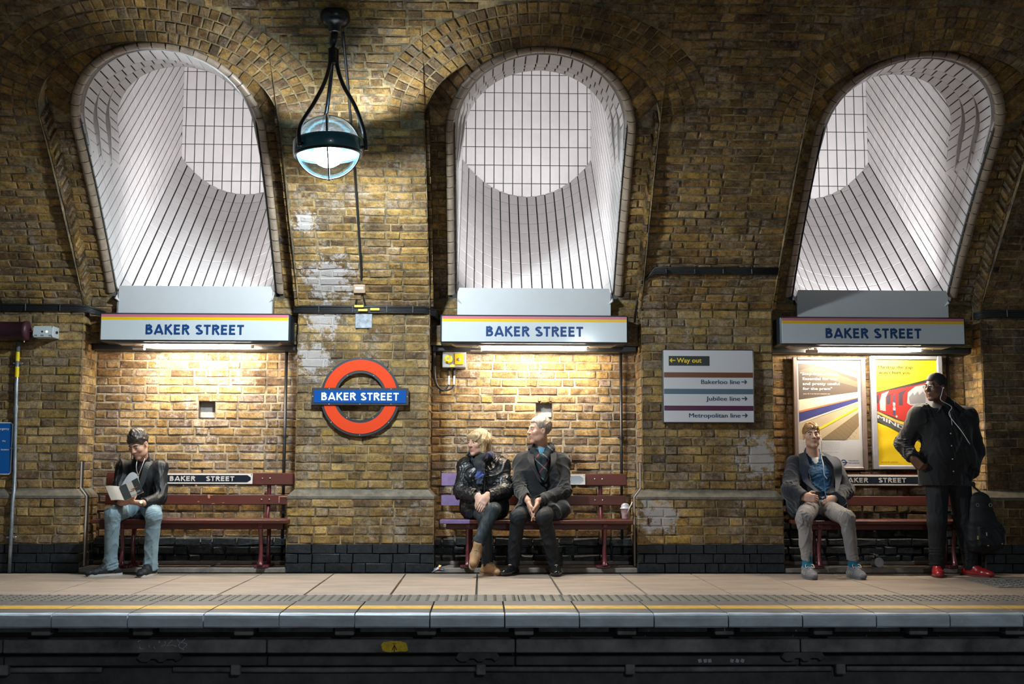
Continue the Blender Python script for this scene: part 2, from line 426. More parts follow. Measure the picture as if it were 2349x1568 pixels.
# the rest of the vault, overhead and across to the far side
VAULT = obj('ceiling_vault_crown', MB().grid([[VP(X, SMAX + (2 * VR * PH0 - SMAX) * t / 30, -0.008) for t in range(31)] for X in (-5.6, 6.2)]), MORTAR, kind='structure'); tag(VAULT, 'crown of the vault over the tracks')
def off_ell(t, d):
    """point of the arch ellipse at parameter t, pushed out by d, with the tangent direction"""
    c, s = math.cos(t), math.sin(t); nx, ns = B_A * c, A_A * s; l = math.hypot(nx, ns)
    return A_A * c + d * nx / l, B_A * s + d * ns / l, nx / l, ns / l
TT = np.linspace(0, math.pi / 2, 200)
ring_start = [0.0, 0.0, 0.10, 0.30]
def excl(s):
    """half width kept clear of coursed bricks at height s"""
    best = HW if s <= SPR_A + .03 else 0.0
    for r in range(NR):
        d = RING * (r + 1)
        if s < SPR_A + off_ell(ring_start[r], d - RING * .5)[1]: continue
        for t in TT:
            if t < ring_start[r]: continue
            x, q, _, _ = off_ell(t, d)
            if SPR_A + q >= s:
                best = max(best, x); break
    return best
# arch rings
ALAB = ['four-ring brick arch over the light shaft above the reading man', 'four-ring brick arch over the light shaft above the couple', 'dark four-ring brick arch over the light shaft above the posters']
for i, xc in enumerate(BAYS):
    mb = MB(); F0 = []; F1 = []
    edge = [(-HW, -0.06), (-HW, 0.6), (-HW, 1.2)] + [(-A_A * math.cos(t), SPR_A + B_A * math.sin(t)) for t in np.linspace(0, math.pi, 41)] + [(HW, 1.2), (HW, 0.6), (HW, -0.06)]
    A_ = [VP(xc + x, s, 0.0) for x, s in edge]; Bq = [VP(xc + x, s, -SB - .012) for x, s in edge]
    mb.strip(A_, Bq)
    T = obj('wall_arch', mb, MORTAR, kind='structure'); tag(T, ALAB[i])
    for r in range(NR):
        d = RING * (r + .5); t = ring_start[r] - 0.0
        while t < math.pi - ring_start[r] - 0.03:
            x, q, nx, ns = off_ell(t, d)
            x2, q2, _, _ = off_ell(t + 0.001, d); spd = math.hypot(x2 - x, q2 - q) / 0.001
            dt = 0.0775 / spd
            x, q, nx, ns = off_ell(t + dt / 2, d)
            ang = math.atan2(ns, nx)
            wide = 1.0 + (0.0)
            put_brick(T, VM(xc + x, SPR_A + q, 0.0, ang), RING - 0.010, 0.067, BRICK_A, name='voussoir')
            t += dt
    # bricks of the reveal (soffit of the recess edge)
    for sgn in (-1, 1):
        s = 0.02; k = 0
        while s < SPR_A - .02:
            M = VM(xc + sgn * HW, s + CRS / 2, -SB / 2) @ Matrix.Rotation(sgn * math.pi / 2, 4, 'Z')
            put_brick(T, M, SB - 0.008, CRS - 0.011, BRICK_V, wob=0.006); s += CRS
# coursed bricks of the vault in panels between and above the arches
PANEL = [(-4.95, BAYS[0]), (BAYS[0], BAYS[1]), (BAYS[1], BAYS[2]), (BAYS[2], 5.3)]
nrow = 0; s = 0.012; HI = [MB() for _ in range(4)]
EX = {}
while s + CRS < 3.30:
    e0 = excl(s + .006); e1 = excl(s + CRS - .006); e = max(e0, e1)
    topring = SPR_A + B_A + RING * NR
    if s > topring: e = 0
    for p, (a, b) in enumerate(PANEL):
        x0 = a if a < -4.9 else a + e; x1 = b if b > 5.2 else b - e
        if e == 0 and p in (1, 2, 3): x0 = a + .004
        for c0, c1 in course_cuts(x0, x1, nrow):
            if s > 2.94:                      # above the picture: joined
                me_, sx_ = brick_mesh(c1 - c0, CRS - .0125, .03, .008, .007, BRICK_V); M_ = VM((c0 + c1) / 2, s + CRS / 2); HI[p].add([tuple(M_ @ Vector((v.co.x * sx_, v.co.y, v.co.z))) for v in me_.vertices], [tuple(f.vertices) for f in me_.polygons]); continue
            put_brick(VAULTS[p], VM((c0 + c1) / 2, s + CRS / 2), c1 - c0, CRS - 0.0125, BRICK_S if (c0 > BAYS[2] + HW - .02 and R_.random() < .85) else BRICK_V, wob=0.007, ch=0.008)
    s += CRS; nrow += 1
for p in range(4): obj('upper_bricks', HI[p], BRICK_V, VAULTS[p], kind='stuff')
# ------------------------------------------------------------------ light shafts
TILE = mat('white_glazed_tile', (0.70, 0.67, 0.66), 0.22, var=0.07, vscale=3.0, spec=0.5, bmp=0.05, bscale=9, bdist=0.01)
GROUT = mat('dark_grout', (0.05, 0.055, 0.05), 0.9, var=0.4, vscale=20)
CREAM = mat('cream_bullnose', (0.33, 0.255, 0.19), 0.35, var=0.3, vscale=11)
ALPHA = rad(41); BY, BZ = 2.20, 3.84; SWD = 0.70; HP = 0.31
RHO = (SWD ** 2 + HP ** 2) / (2 * HP); HA = math.asin(SWD / RHO)
EV = Vector((0, -math.cos(ALPHA), -math.sin(ALPHA))); EN = Vector((0, -math.sin(ALPHA), math.cos(ALPHA)))
TW, TL = 0.102, 0.203
def trough(xc, th, v, lift=0.0):
    r = RHO - lift
    return Vector((xc + r * math.sin(th), BY, BZ)) + EV * v + EN * (RHO - r * math.cos(th))
def front_gap(Y, Z): return math.hypot(Y + 6.85, Z - VZC) - (VR + SB)     # > 0: behind the shaft mouth
def front_Y(Z):
    q = (VR + SB) ** 2 - (Z - VZC) ** 2
    return -6.85 + math.sqrt(max(q, 0.01))
def clip(poly, n, d):
    """keep the side n.p <= d of a 2-D polygon"""
    out = []
    for i in range(len(poly)):
        p, q = poly[i], poly[(i + 1) % len(poly)]
        a, b = n[0] * p[0] + n[1] * p[1] - d, n[0] * q[0] + n[1] * q[1] - d
        if a <= 0: out.append(p)
        if a * b < 0:
            t = a / (a - b); out.append((p[0] + (q[0] - p[0]) * t, p[1] + (q[1] - p[1]) * t))
    return out
def area2(p): return abs(sum(p[i][0] * p[(i + 1) % len(p)][1] - p[(i + 1) % len(p)][0] * p[i][1] for i in range(len(p)))) / 2
def loose(name, parent, verts_front, nrm, th, m):
    """a tile: polygon in space, given thickness th along -nrm"""
    n = len(verts_front); bk = [p - nrm * th for p in verts_front]
    c = sum(verts_front, Vector()) / n
    fr = [c + (p - c) * 0.985 for p in verts_front]; md = [p - nrm * 0.0015 for p in verts_front]
    mb = MB().add(fr + md + bk, [tuple(range(n))] + [(i, i + n, (i + 1) % n + n, (i + 1) % n) for i in range(n)] + [(i + n, i + 2 * n, (i + 1) % n + 2 * n, (i + 1) % n + n) for i in range(n)])
    return obj(name, mb, m, parent)
def outline(k, rr=R_O, ns=22):
    """mouth outline on the set-back face, developed coordinates"""
    pts = [(-rr, -0.06 + (SPR_O + 0.06) * t / 16) for t in range(16)]
    pts += [(-rr * math.cos(t), SPR_O + rr * math.sin(t)) for t in np.linspace(0, math.pi, ns + 1)]
    return pts + [(rr, SPR_O - (SPR_O + 0.06) * t / 16) for t in range(1, 17)]
SL = ['above the reading man', 'above the couple', 'above the posters']
TOPZ = 6.6
for i, xc in enumerate(BAYS):
    # set-back brick face around the mouth
    k_arc = 22
    oi = outline(0)
    oo = [(-HW, -0.06 + (SPR_A + .06) * t / 16) for t in range(16)] + [(-A_A * math.cos(t), SPR_A + B_A * math.sin(t)) for t in np.linspace(0, math.pi, k_arc + 1)] + [(HW, SPR_A - (SPR_A + .06) * t / 16) for t in range(1, 17)]
    fm = MB().strip([VP(xc + x, s, -SB - .012) for x, s in oo], [VP(xc + x, s, -SB - .012) for x, s in oi])
    F = obj('wall_shaft_surround', fm, MORTAR, kind='structure'); tag(F, 'set-back brick surround of the light shaft ' + SL[i])
    CE = 0.040                                    # cream edging width
    for sgn in (-1, 1):
        s = 0.0; kk = 0
        while s + CRS < SPR_O + .10:
            e = R_O + CE
            spans = [(e, HW)] if kk % 2 else [(e, (e + HW) / 2), ((e + HW) / 2, HW)]
            for c0, c1 in spans:
                put_brick(F, VM(xc + sgn * (c0 + c1) / 2, s + CRS / 2, -SB), c1 - c0 - .010, CRS - .0115, BRICK_V)
            s += CRS; kk += 1
    nv = 24
    for q in range(nv):
        t = math.pi * (q + .5) / nv
        if t < .10 or t > math.pi - .10: continue
        pi_ = ((R_O + CE) * math.cos(t), SPR_O + (R_O + CE) * math.sin(t)); po = (A_A * math.cos(t), SPR_A + B_A * math.sin(t))
        cx, cs = (pi_[0] + po[0]) / 2, (pi_[1] + po[1]) / 2; L = math.hypot(po[0] - pi_[0], po[1] - pi_[1])
        put_brick(F, VM(xc + cx, cs, -SB, math.atan2(po[1] - pi_[1], po[0] - pi_[0])), max(.06, L - .008), 0.088, BRICK_A, name='voussoir')
    # brick apron either side of the board below the mouth
    for sgn in (-1, 1):
        obj('apron', MB().grid([[(xc + sgn * .66, .178, 2.0), (xc + sgn * (HW + .02), .178, 2.0)], [(xc + sgn * .66, .178, 2.43), (xc + sgn * (HW + .02), .178, 2.43)]]), MORTAR, F)
        for q in range(5): put_brick(F, Matrix.Translation((xc + sgn * .815, .170, 2.06 + q * CRS)), .24, CRS - .0115, BRICK_V)
    # cream edging tiles
    ol = [(-R_O, 0.02), ] ; path = [p for p in outline(0) if p[1] > 0.0]
    acc = [0.0]
    for a, b in zip(path, path[1:]): acc.append(acc[-1] + math.hypot(b[0] - a[0], b[1] - a[1]))
    def at(d):
        d = min(max(d, 0), acc[-1]); j = 0
        while j < len(acc) - 2 and acc[j + 1] < d: j += 1
        f = (d - acc[j]) / (acc[j + 1] - acc[j]); a, b = path[j], path[j + 1]
        x, s = a[0] + (b[0] - a[0]) * f, a[1] + (b[1] - a[1]) * f
        tx, ts = b[0] - a[0], b[1] - a[1]; l = math.hypot(tx, ts)
        return x, s, -ts / l, tx / l                 # outward normal of the opening
    ne = int(acc[-1] / 0.104); st = acc[-1] / ne
    for q in range(ne):
        d0, d1 = q * st + .003, (q + 1) * st - .003
        mb = MB(); G = []
        for d in (d0, (d0 + d1) / 2, d1):
            x, s, nx, ns = at(d); row = []
            for (o_, n_) in ((CE, -SB - .01), (CE, -SB + .012), (0.012, -SB + .014), (-0.012, -SB + .004), (-0.03, -SB - .022), (-0.034, -SB - .07)):
                row.append(VP(xc + x + nx * o_, s + ns * o_, n_))
            G.append(row)
        mb.grid(G); obj('edging_tile', mb, CREAM, F, smooth=True)
    # ---- back wall
    mb = MB().grid([[(xc - SWD - .02, BY + .008, 3.3), (xc + SWD + .02, BY + .008, 3.3)], [(xc - SWD - .02, BY + .008, TOPZ), (xc + SWD + .02, BY + .008, TOPZ)]])
    Bk = obj('wall_shaft_back', mb, GROUT, kind='structure'); tag(Bk, 'upright white tiled back of the light shaft ' + SL[i])
    tm = MB().box((0, .004, 0), (TW - .0095, .008, TL - .0085), ch=.0012).mesh('tile'); tm.materials.append(TILE)
    for r in range(10):
        z = 3.78 + (r + .5) * TL
        for c in range(-7, 8):
            x = c * TW
            if abs(x) > SWD + .02: continue
            if abs(x) + TW / 2 > SWD + .005:
                lo, hi = max(x - TW / 2 + .004, -SWD), min(x + TW / 2 - .004, SWD)
                if hi - lo < .015: continue
                q = MB().box((xc + (lo + hi) / 2, BY + .004, z), (hi - lo, .008, TL - .0085)); obj('tile', q, TILE, Bk)
            else:
                o = bpy.data.objects.new('tile', tm); COL.objects.link(o); o.parent = Bk; o.location = (xc + x, BY, z)
    # ---- trough floor
    v1 = 2.55
    mb = MB().grid([[trough(xc, -HA + 2 * HA * a / 20, v1 * b, -.008) for b in (0, .25, .5, .75, 1)] for a in range(21)])
    Tr = obj('floor_shaft_trough', mb, GROUT, kind='structure'); tag(Tr, 'sloping white tiled trough in the light shaft ' + SL[i])
    nt_ = 16; dth = 2 * HA / nt_
    for a in range(nt_):
        th0, th1 = -HA + a * dth + .0065 / RHO, -HA + (a + 1) * dth - .0065 / RHO
        for b in range(13):
            va, vb = b * TL + .0042, (b + 1) * TL - .0042
            if va > v1 - .1: continue
            j = R_.uniform(0, .002); vb = min(vb, v1)
            # trim by the back wall
            pts = [trough(xc, th0, va), trough(xc, th1, va), trough(xc, th1, vb), trough(xc, th0, vb)]
            loose('tile', Tr, pts, (-(Vector((math.sin((th0 + th1) / 2), 0, 0))) + EN * math.cos((th0 + th1) / 2)).normalized(), .008, TILE)
    # trough pieces above the back line are wedge cut: rows behind v = 0
    for a in range(nt_):
        th0, th1 = -HA + a * dth + .0065 / RHO, -HA + (a + 1) * dth - .0065 / RHO
        for b in (-1, -2):
            va, vb = b * TL + .0042, (b + 1) * TL - .0042
            def lim(th, v):                       # v where the trough meets the back wall
                return -((RHO - RHO * math.cos(th)) * math.sin(ALPHA)) / math.cos(ALPHA)
            l0, l1 = lim(th0, 0), lim(th1, 0)
            p0, p1 = max(va, l0), max(va, l1)
            if p0 >= vb - .004 and p1 >= vb - .004: continue
            p0, p1 = min(p0, vb - .002), min(p1, vb - .002)
            pts = [trough(xc, th0, p0), trough(xc, th1, p1), trough(xc, th1, vb), trough(xc, th0, vb)]
            loose('tile', Tr, pts, (-(Vector((math.sin((th0 + th1) / 2), 0, 0))) + EN * math.cos((th0 + th1) / 2)).normalized(), .008, TILE)
    mb = MB().grid([[trough(xc, -HA + 2 * HA * a / 20, -.55 * b, -.008) for b in (0, 1)] for a in range(21)]); obj('grout_bed', mb, GROUT, Tr)
    # ---- side walls
    for sgn in (-1, 1):
        xw = xc + sgn * SWD
        zz = np.linspace(2.30, TOPZ, 44)
        def yf(z): return max(front_Y(z) + .015, -1.0) if z < 4.25 else max(-0.75, min(2.1, front_Y(4.25)))
        mb = MB().grid([[(xw + sgn * .008, yf(z), z), (xw + sgn * .008, BY, z)] for z in zz])
        S = obj('wall_shaft_side', mb, GROUT, kind='structure')
        tag(S, ('left' if sgn < 0 else 'right') + '-hand white tiled side of the light shaft ' + SL[i])
        nrm = Vector((-sgn, 0, 0)); HT = MB()
        for r in range(30):
            for b in range(-7, 16):
                off = 0.0
                q0, q1 = r * TW + .0062, (r + 1) * TW - .0062; va, vb = b * TL + off + .003, (b + 1) * TL + off - .003
                poly = []
                for v, q in ((va, q0), (vb, q0), (vb, q1), (va, q1)):
                    p = Vector((0, BY, BZ)) + EV * v + EN * (HP + q); poly.append((p.y, p.z))
                cy, cz = sum(p[0] for p in poly) / 4, sum(p[1] for p in poly) / 4
                if cz > 5.6 or cy > BY + .2 or cz < 2.3: continue
                if front_gap(cy, cz) < -.15: continue
                if cz > 4.55 and cy < -0.55: continue
                full = area2(poly)
                poly = clip(poly, (1, 0), BY - .002)
                ph = math.atan2(cy + 6.85, cz - VZC); nn = (math.sin(ph), math.cos(ph))
                if poly: poly = clip(poly, (-nn[0], -nn[1]), -((VR + SB + .03) + nn[0] * -6.85 + nn[1] * VZC))
                if len(poly) < 3 or area2(poly) < .0008: continue
                if cz > 5.0:                     # high in the well, out of sight: joined
                    HT.prism([(0, 0)] * 0 or [(p[0], p[1]) for p in poly], -.004, .004, Matrix(((0, 1, 0, xw - sgn * -.004), (1, 0, 0, 0), (0, 0, 1, 0), (0, 0, 0, 1)))); continue
                loose('tile', S, [Vector((xw, p[0], p[1])) for p in (poly if sgn < 0 else poly[::-1])], nrm, .008, TILE)
        obj('upper_tiles', HT, TILE, S, kind='stuff')
    # ---- three stepped arch rings behind the mouth, each a little smaller, their feet dying into the side walls
    dep, stp = 0.235, 0.075
    LEG = 0.42
    for g in range(3):
        rr = SWD - .010 - .024 * g
        def ringp(t, f, lift=0.0):
            if 0 <= t <= math.pi: x, s_ = -(rr + lift) * math.cos(t), SPR_O + (rr + lift) * math.sin(t)
            else:
                u = (-t if t < 0 else t - math.pi); w_ = min(1.0, u / LEG)
                x = (rr + lift) + (SWD + .012 - rr) * w_; s_ = SPR_O - u
                if t < 0: x = -x
            p = VP(xc + x, s_, -SB - .05)
            return p + Vector((0, dep * (g + f), stp * g))
        ang = np.concatenate([np.linspace(-LEG, 0, 6), np.linspace(0, math.pi, 45)[1:], np.linspace(math.pi, math.pi + LEG, 6)[1:]])
        mb = MB().strip([ringp(t, 0, .012) for t in ang], [ringp(t, 1, .012) for t in ang])
        Rg = obj('ceiling_shaft_ring', mb, GROUT, kind='structure'); tag(Rg, ['front', 'middle', 'rearmost'][g] + ' tiled arch ring inside the light shaft ' + SL[i])
        # glazed arris and the narrow face above it
        obj('ring_face', MB().strip([ringp(t, 0.0, .0) for t in ang], [ringp(t, 0.0, .055) for t in ang]), TILE, Rg)
        obj('ring_bead', MB().tube([ringp(t, 0.0, -.001) for t in ang], .0065, 6), TILE, Rg, smooth=True)
        obj('ring_riser', MB().strip([ringp(t, 1, .0) for t in ang], [ringp(t, 1, .20) for t in ang]), TILE, Rg)
        nt = 23; ts = [(math.pi * q / nt + .0085, math.pi * (q + 1) / nt - .0085) for q in range(nt)]
        ts += [(-LEG * (q + 1) / 4 + .006, -LEG * q / 4 - .006) for q in range(4)] + [(math.pi + LEG * q / 4 + .006, math.pi + LEG * (q + 1) / 4 - .006) for q in range(4)]
        for t0, t1 in ts:
            pts = [ringp(t0, 0.02), ringp(t1, 0.02), ringp(t1, .985), ringp(t0, .985)]
            tm_ = min(max((t0 + t1) / 2, 0), math.pi); nv_ = Vector((math.cos(tm_), 0, -math.sin(tm_)))
            loose('tile', Rg, pts, nv_, .01, TILE)
    rr = SWD - .004
    # closing walls above the mouth so that the shaft is a real well
    zz0 = VP(xc, SPR_O + R_O, -SB).z
    mb = MB()
    y3 = VP(xc, SPR_O + rr, -SB - .05).y + dep * 3 + .02
    mb.grid([[(xc - SWD, y3, zz0 + .25), (xc + SWD, y3, zz0 + .25)], [(xc - SWD, y3, TOPZ), (xc + SWD, y3, TOPZ)]])
    Wf = obj('wall_shaft_front', mb, TILE, kind='structure'); tag(Wf, 'front of the light shaft well over the mouth ' + SL[i])
    cp = MB().grid([[(xc - SWD - .05, y3 - .1, TOPZ), (xc - SWD - .05, BY + .05, TOPZ)], [(xc + SWD + .05, y3 - .1, TOPZ), (xc + SWD + .05, BY + .05, TOPZ)]])
    Cp = obj('ceiling_shaft_cap', cp, TILE, kind='structure'); tag(Cp, 'white cap closing the light shaft ' + SL[i])
    # floodlight behind the white board, throwing up into the shaft
    fl = thing('floodlight', 'shaft floodlight hidden behind the white board ' + SL[i], 'lamp', (xc, 0.235, 2.20))
    obj('housing', MB().box((xc, .235, 2.23), (1.0, .05, .04), ch=.008), mat('lamp_housing', (.3, .3, .3), .5), fl)
    obj('bracket', MB().box((xc, .235, 2.206), (.05, .05, .010)), MATS['lamp_housing'], fl)
    ld = bpy.data.lights.new('flood', 'AREA'); ld.shape = 'RECTANGLE'; ld.size = 0.95; ld.size_y = 0.07; ld.energy = P_FLOOD; ld.color = C_FLOOD
    lo = bpy.data.objects.new('flood_light', ld); COL.objects.link(lo); lo.parent = fl
    lo.location = (0, 0, .053); lo.rotation_euler = (rad(150), 0, 0); ld.spread = rad(95)
# ------------------------------------------------------------------ lettering
def stroke(mb, pts, w, y, closed=False, dy=.001):
    """flat ribbon of width w along a polyline in (x, z)"""
    n = len(pts); L = []; Rr = []
    for i in range(n):
        p = pts[i]
        a = pts[i - 1] if (i > 0 or closed) else None; b = pts[(i + 1) % n] if (i < n - 1 or closed) else None
        d1 = None if a is None else (p[0] - a[0], p[1] - a[1]); d2 = None if b is None else (b[0] - p[0], b[1] - p[1])
        nrm = lambda d: (d[0] / (math.hypot(*d) or 1), d[1] / (math.hypot(*d) or 1))
        if d1 is None: t = nrm(d2); k = 1
        elif d2 is None: t = nrm(d1); k = 1
        else:
            u, v = nrm(d1), nrm(d2); t = nrm((u[0] + v[0], u[1] + v[1])); k = 1 / max(.5, t[0] * u[0] + t[1] * u[1])
        L.append((p[0] - t[1] * w / 2 * k, p[1] + t[0] * w / 2 * k)); Rr.append((p[0] + t[1] * w / 2 * k, p[1] - t[0] * w / 2 * k))
    m = n if closed else n - 1
    f = [(x, y, z) for x, z in L] + [(x, y, z) for x, z in Rr]; b = [(x, y + dy, z) for x, z in L] + [(x, y + dy, z) for x, z in Rr]
    fs = []
    for i in range(m):
        j = (i + 1) % n
        fs += [(i, j, n + j, n + i), (2 * n + i, 3 * n + i, 3 * n + j, 2 * n + j), (i, 2 * n + i, 2 * n + j, j), (n + i, n + j, 3 * n + j, 3 * n + i)]
    if not closed: fs += [(0, n, 3 * n, 2 * n), (n - 1, 3 * n - 1, 4 * n - 1, 2 * n - 1)]
    mb.add(f + b, fs)
def arc(cx, cz, rx, rz, a0, a1, n=14): return [(cx + rx * math.cos(rad(a0 + (a1 - a0) * i / n)), cz + rz * math.sin(rad(a0 + (a1 - a0) * i / n))) for i in range(n + 1)]
def glyph(c, w):
    """strokes of a sans capital of height 1; returns (list of polylines, advance)"""
    h = w / 2
    if c == 'B':
        up = [(h, 1 - h), (.30, 1 - h)] + arc(.30, .76, .215 - h + .08, .24 - h, 90, -90, 10) + [(h, .52)]
        lo = [(h, .52), (.33, .52)] + arc(.33, .26 + h / 2, .24 - h + .08, .26 - h / 2, 90, -90, 10) + [(h, h)]
        return [[(h, 0), (h, 1)], up, lo], .66
    if c == 'A': return [[(.055, 0), (.40, 1)], [(.745, 0), (.40, 1)], [(.17, .26), (.63, .26)]], .80
    if c == 'K': return [[(h, 0), (h, 1)], [(.60, 1), (.10, .46)], [(.25, .58), (.66, 0)]], .70
    if c == 'E': return [[(h, 0), (h, 1)], [(0, 1 - h), (.54, 1 - h)], [(0, .52), (.50, .52)], [(0, h), (.55, h)]], .60
    if c == 'R':
        up = [(h, 1 - h), (.32, 1 - h)] + arc(.32, .74, .28 - h + .06, .26 - h, 90, -90, 10) + [(h, .48)]
        return [[(h, 0), (h, 1)], up, [(.34, .46), (.62, 0)]], .68
    if c == 'S':
        return [arc(.295, .745, .225, .255 - h, 30, 180, 10) + arc(.295, .745, .225, .255 - h, 180, 265, 6)[1:] + arc(.295, .265, .25, .265 - h, 85, -90, 10) + arc(.295, .265, .255, .265 - h, -90, -155, 6)[1:]], .60
    if c == 'T': return [[(.30, 0), (.30, 1)], [(.0, 1 - h), (.60, 1 - h)]], .61
    return [], .5
def caps(name, s, x0, z0, height, width, y, m, parent, weight=.215, gap=.10, space=.42, dy=.001):
    w = weight; pen = 0; items = []
    for c in s:
        if c == ' ': pen += space; continue
        g, adv = glyph(c, w)
        items.append((pen, g)); pen += adv + gap
    tot = pen - gap; sx = width / tot if width else height
    if parent.parent is None:
        grp = bpy.data.objects.new(name, None); COL.objects.link(grp); grp.parent = parent
    else: grp = parent
    for px, g in items:
        mb = MB()
        for q, pl in enumerate(g): stroke(mb, [(x0 + (px + a) * sx, z0 + b * height) for a, b in pl], w * height * (1 if sx > height * .95 else .96), y - .00025 * q, False, dy + .00025 * q + .00007 * q)
        obj('letter', mb, m, grp)
def arrow(name, x0, x1, zc, hgt, y, m, parent, right=True):
    mb = MB(); w = hgt * .20
    tip = x1 if right else x0; tail = x0 if right else x1; d = hgt / 2 * .92; s = -1 if right else 1
    stroke(mb, [(tail, zc), (tip + s * w * .5, zc)], w, y)
    stroke(mb, [(tip + s * d * 1.05, zc + d * .9), (tip + s * w * .55, zc), (tip + s * d * 1.05, zc - d * .9)], w * 1.15, y - .0003, dy=.0014)
    return obj(name, mb, m, parent)
_cap = {}
def text(name, s, x0, zb, cap, y, m, parent, width=None, bold=0.0, align='L', shear=0.0, M=None, fat=0.0):
    """printed line: baseline start (x0, zb), capital height cap"""
    cu = bpy.data.curves.new('text', 'FONT'); cu.body = s; cu.size = 1.0; cu.offset = bold; cu.extrude = .0; cu.resolution_u = 3; cu.shear = shear
    o = bpy.data.objects.new('text', cu); me = bpy.data.meshes.new_from_object(o)
    co = np.array([v.co[:] for v in me.vertices]) if len(me.vertices) else np.zeros((1, 3))
    k = cap / 0.729
    wd = (co[:, 0].max() - co[:, 0].min()) * k
    kx = k * (width / wd if width else 1)
    xx = (co[:, 0] - co[:, 0].min()) * kx
    W = xx.max(); xx = xx - (W if align == 'R' else W / 2 if align == 'C' else 0)
    zz = co[:, 1] * k
    off = base_of(parent)
    for v, a, b in zip(me.vertices, xx, zz):
        p = Vector((x0 + a, y, zb + b)) if M is None else M @ Vector((a, 0, b))
        v.co = p - off
    bpy.data.objects.remove(o); bpy.data.curves.remove(cu)
    if fat:                                        # heavier strokes: the same outlines set twice, a hair apart
        b = bmesh.new(); b.from_mesh(me)
        g = bmesh.ops.duplicate(b, geom=b.verts[:] + b.edges[:] + b.faces[:])
        ax = Vector((1, 0, 0)) if M is None else (M.to_3x3() @ Vector((1, 0, 0))).normalized(); dn = Vector((0, -.0003, 0))
        for v in b.verts: v.co -= ax * fat / 2
        for v in g['geom']:
            if isinstance(v, bmesh.types.BMVert): v.co += ax * fat + dn
        b.to_mesh(me); b.free()
    me.name = name
    return obj(name, me, m, parent, kind='stuff' if len(s) > 1 else None)
def poly(name, pts, y, m, parent, dy=.0006):
    mb = MB().prism(pts, y, y + dy); return obj(name, mb, m, parent)
# ------------------------------------------------------------------ platform
EDGE = -2.955; XL, XR = -5.0, 5.5
SLAB = mat('platform_flagstone', (0.33, 0.262, 0.212), 0.55, var=0.22, vscale=2.2, bmp=0.12, bscale=70, stretch=(1, 3, 1))
STONE_D = mat('coping_stone_grey', (0.115, 0.105, 0.10), 0.6, var=0.3, vscale=5, bmp=0.2, bscale=50, stretch=(1, 4, 1))
TACT = mat('tactile_paving_grey', (0.135, 0.125, 0.11), 0.6, var=0.25, vscale=4, bmp=0.2)
NOSE = mat('white_nosing_paint', (0.56, 0.62, 0.70), 0.5, var=0.2, vscale=6, bmp=0.25, bscale=24, stretch=(1, 1, 2))
YLINE = mat('yellow_line_paint', (0.62, 0.36, 0.04), 0.55, var=0.25, vscale=14)
base = MB().box((0.25, (EDGE + .1 + RD) / 2, -.06), (XR - XL, RD - EDGE - .1, .08))
FLOOR = obj('floor_platform', base, mat('joint_dark', (.04, .037, .035), .9), kind='structure'); tag(FLOOR, 'station platform of flagstones with grey and yellow edge bands')
# flagstones: three rows
ys = [-0.135, -0.70, -1.27, -1.86]
for r in range(3):
    y0, y1 = ys[r + 1], ys[r]
    x = XL + 0.06
    while x < XR - .2:
        wd = 0.613
        m = MB().box((x + wd / 2, (y0 + y1) / 2, -.011), (wd - .012 - (.004 if r else 0), y1 - y0 - .003, .022 + R_.uniform(-.0015, .0015)), ch=.002)
        obj('flagstone', m, SLAB, FLOOR); x += wd
# drainage channel strip along the foot of the piers
for k in range(12):
    x = XL + .44 + k * .88
    obj('channel_grating', MB().box((x, -.098, -.012), (.874, .068, .018), ch=.003), mat('channel_iron', (.07, .065, .06), .6, bmp=.8, bscale=120, var=.4, vscale=60), FLOOR)
# tactile paving
x = XL + .06; tm = None
while x < XR - .1:
    if tm is None:
        q = MB().box((0, 0, -.011), (.394, .395, .022), ch=.0015)
        for i in range(6):
            for j in range(6):
                cx, cy = -.165 + i * .066, -.165 + j * .066
                q.lathe([(.0125, 0), (.011, .0035), (.0075, .0055), (.0, .006)], 8, Matrix.Translation((cx, cy, 0)))
        tm = q.mesh('tactile_tile'); tm.materials.append(TACT)
    o = bpy.data.objects.new('tactile_tile', tm); COL.objects.link(o); o.parent = FLOOR; o.location = (x + .2, -2.06, 0); x += .4
# coping stones with painted line and nosing
x = XL + .02
while x < XR - .1:
    wd = .466
    obj('coping_stone', MB().box((x + wd / 2, (EDGE + .06 - 2.262) / 2, -.03), (wd - .009, -2.262 - EDGE - .06, .06), ch=.002), STONE_D, FLOOR)
    prof = [(0, -.002), (-.045, -.003), (-.058, -.012), (-.064, -.03), (-.062, -.078), (-.05, -.088), (0, -.088)]
    q = MB(); n = 3; G = []
    for t in range(n + 1):
        xx = x + .004 + (wd - .008) * t / n
        G.append([(xx, EDGE + .06 + a, b + R_.uniform(-.0015, .0015)) for a, b in prof])
    q.grid(G); q.add(G[0], [tuple(range(len(prof)))]); q.add(G[-1], [tuple(range(len(prof)))])
    obj('nosing', q, NOSE, FLOOR)
    obj('yellow_line', MB().box((x + wd / 2, -2.62, .0008), (wd - .012, .185, .0012)), YLINE, FLOOR)
    x += wd
# diamond pattern iron cover at the right
cv = MB().box((4.62, -1.05, .003), (1.35, .62, .006), ch=.002)
for i in range(26):
    for j in range(12):
        a = rad(45) if (i + j) % 2 else rad(-45)
        cv.box((3.99 + i * .05, -1.33 + j * .05, .007), (.032, .008, .004), Matrix.Rotation(a, 3, 'Z'))
cv = obj('access_cover', cv, mat('cover_steel', (.32, .31, .30), .4, .6, var=.3, vscale=30)); tag(cv, 'chequered steel access cover set in the flagstones', 'cover')
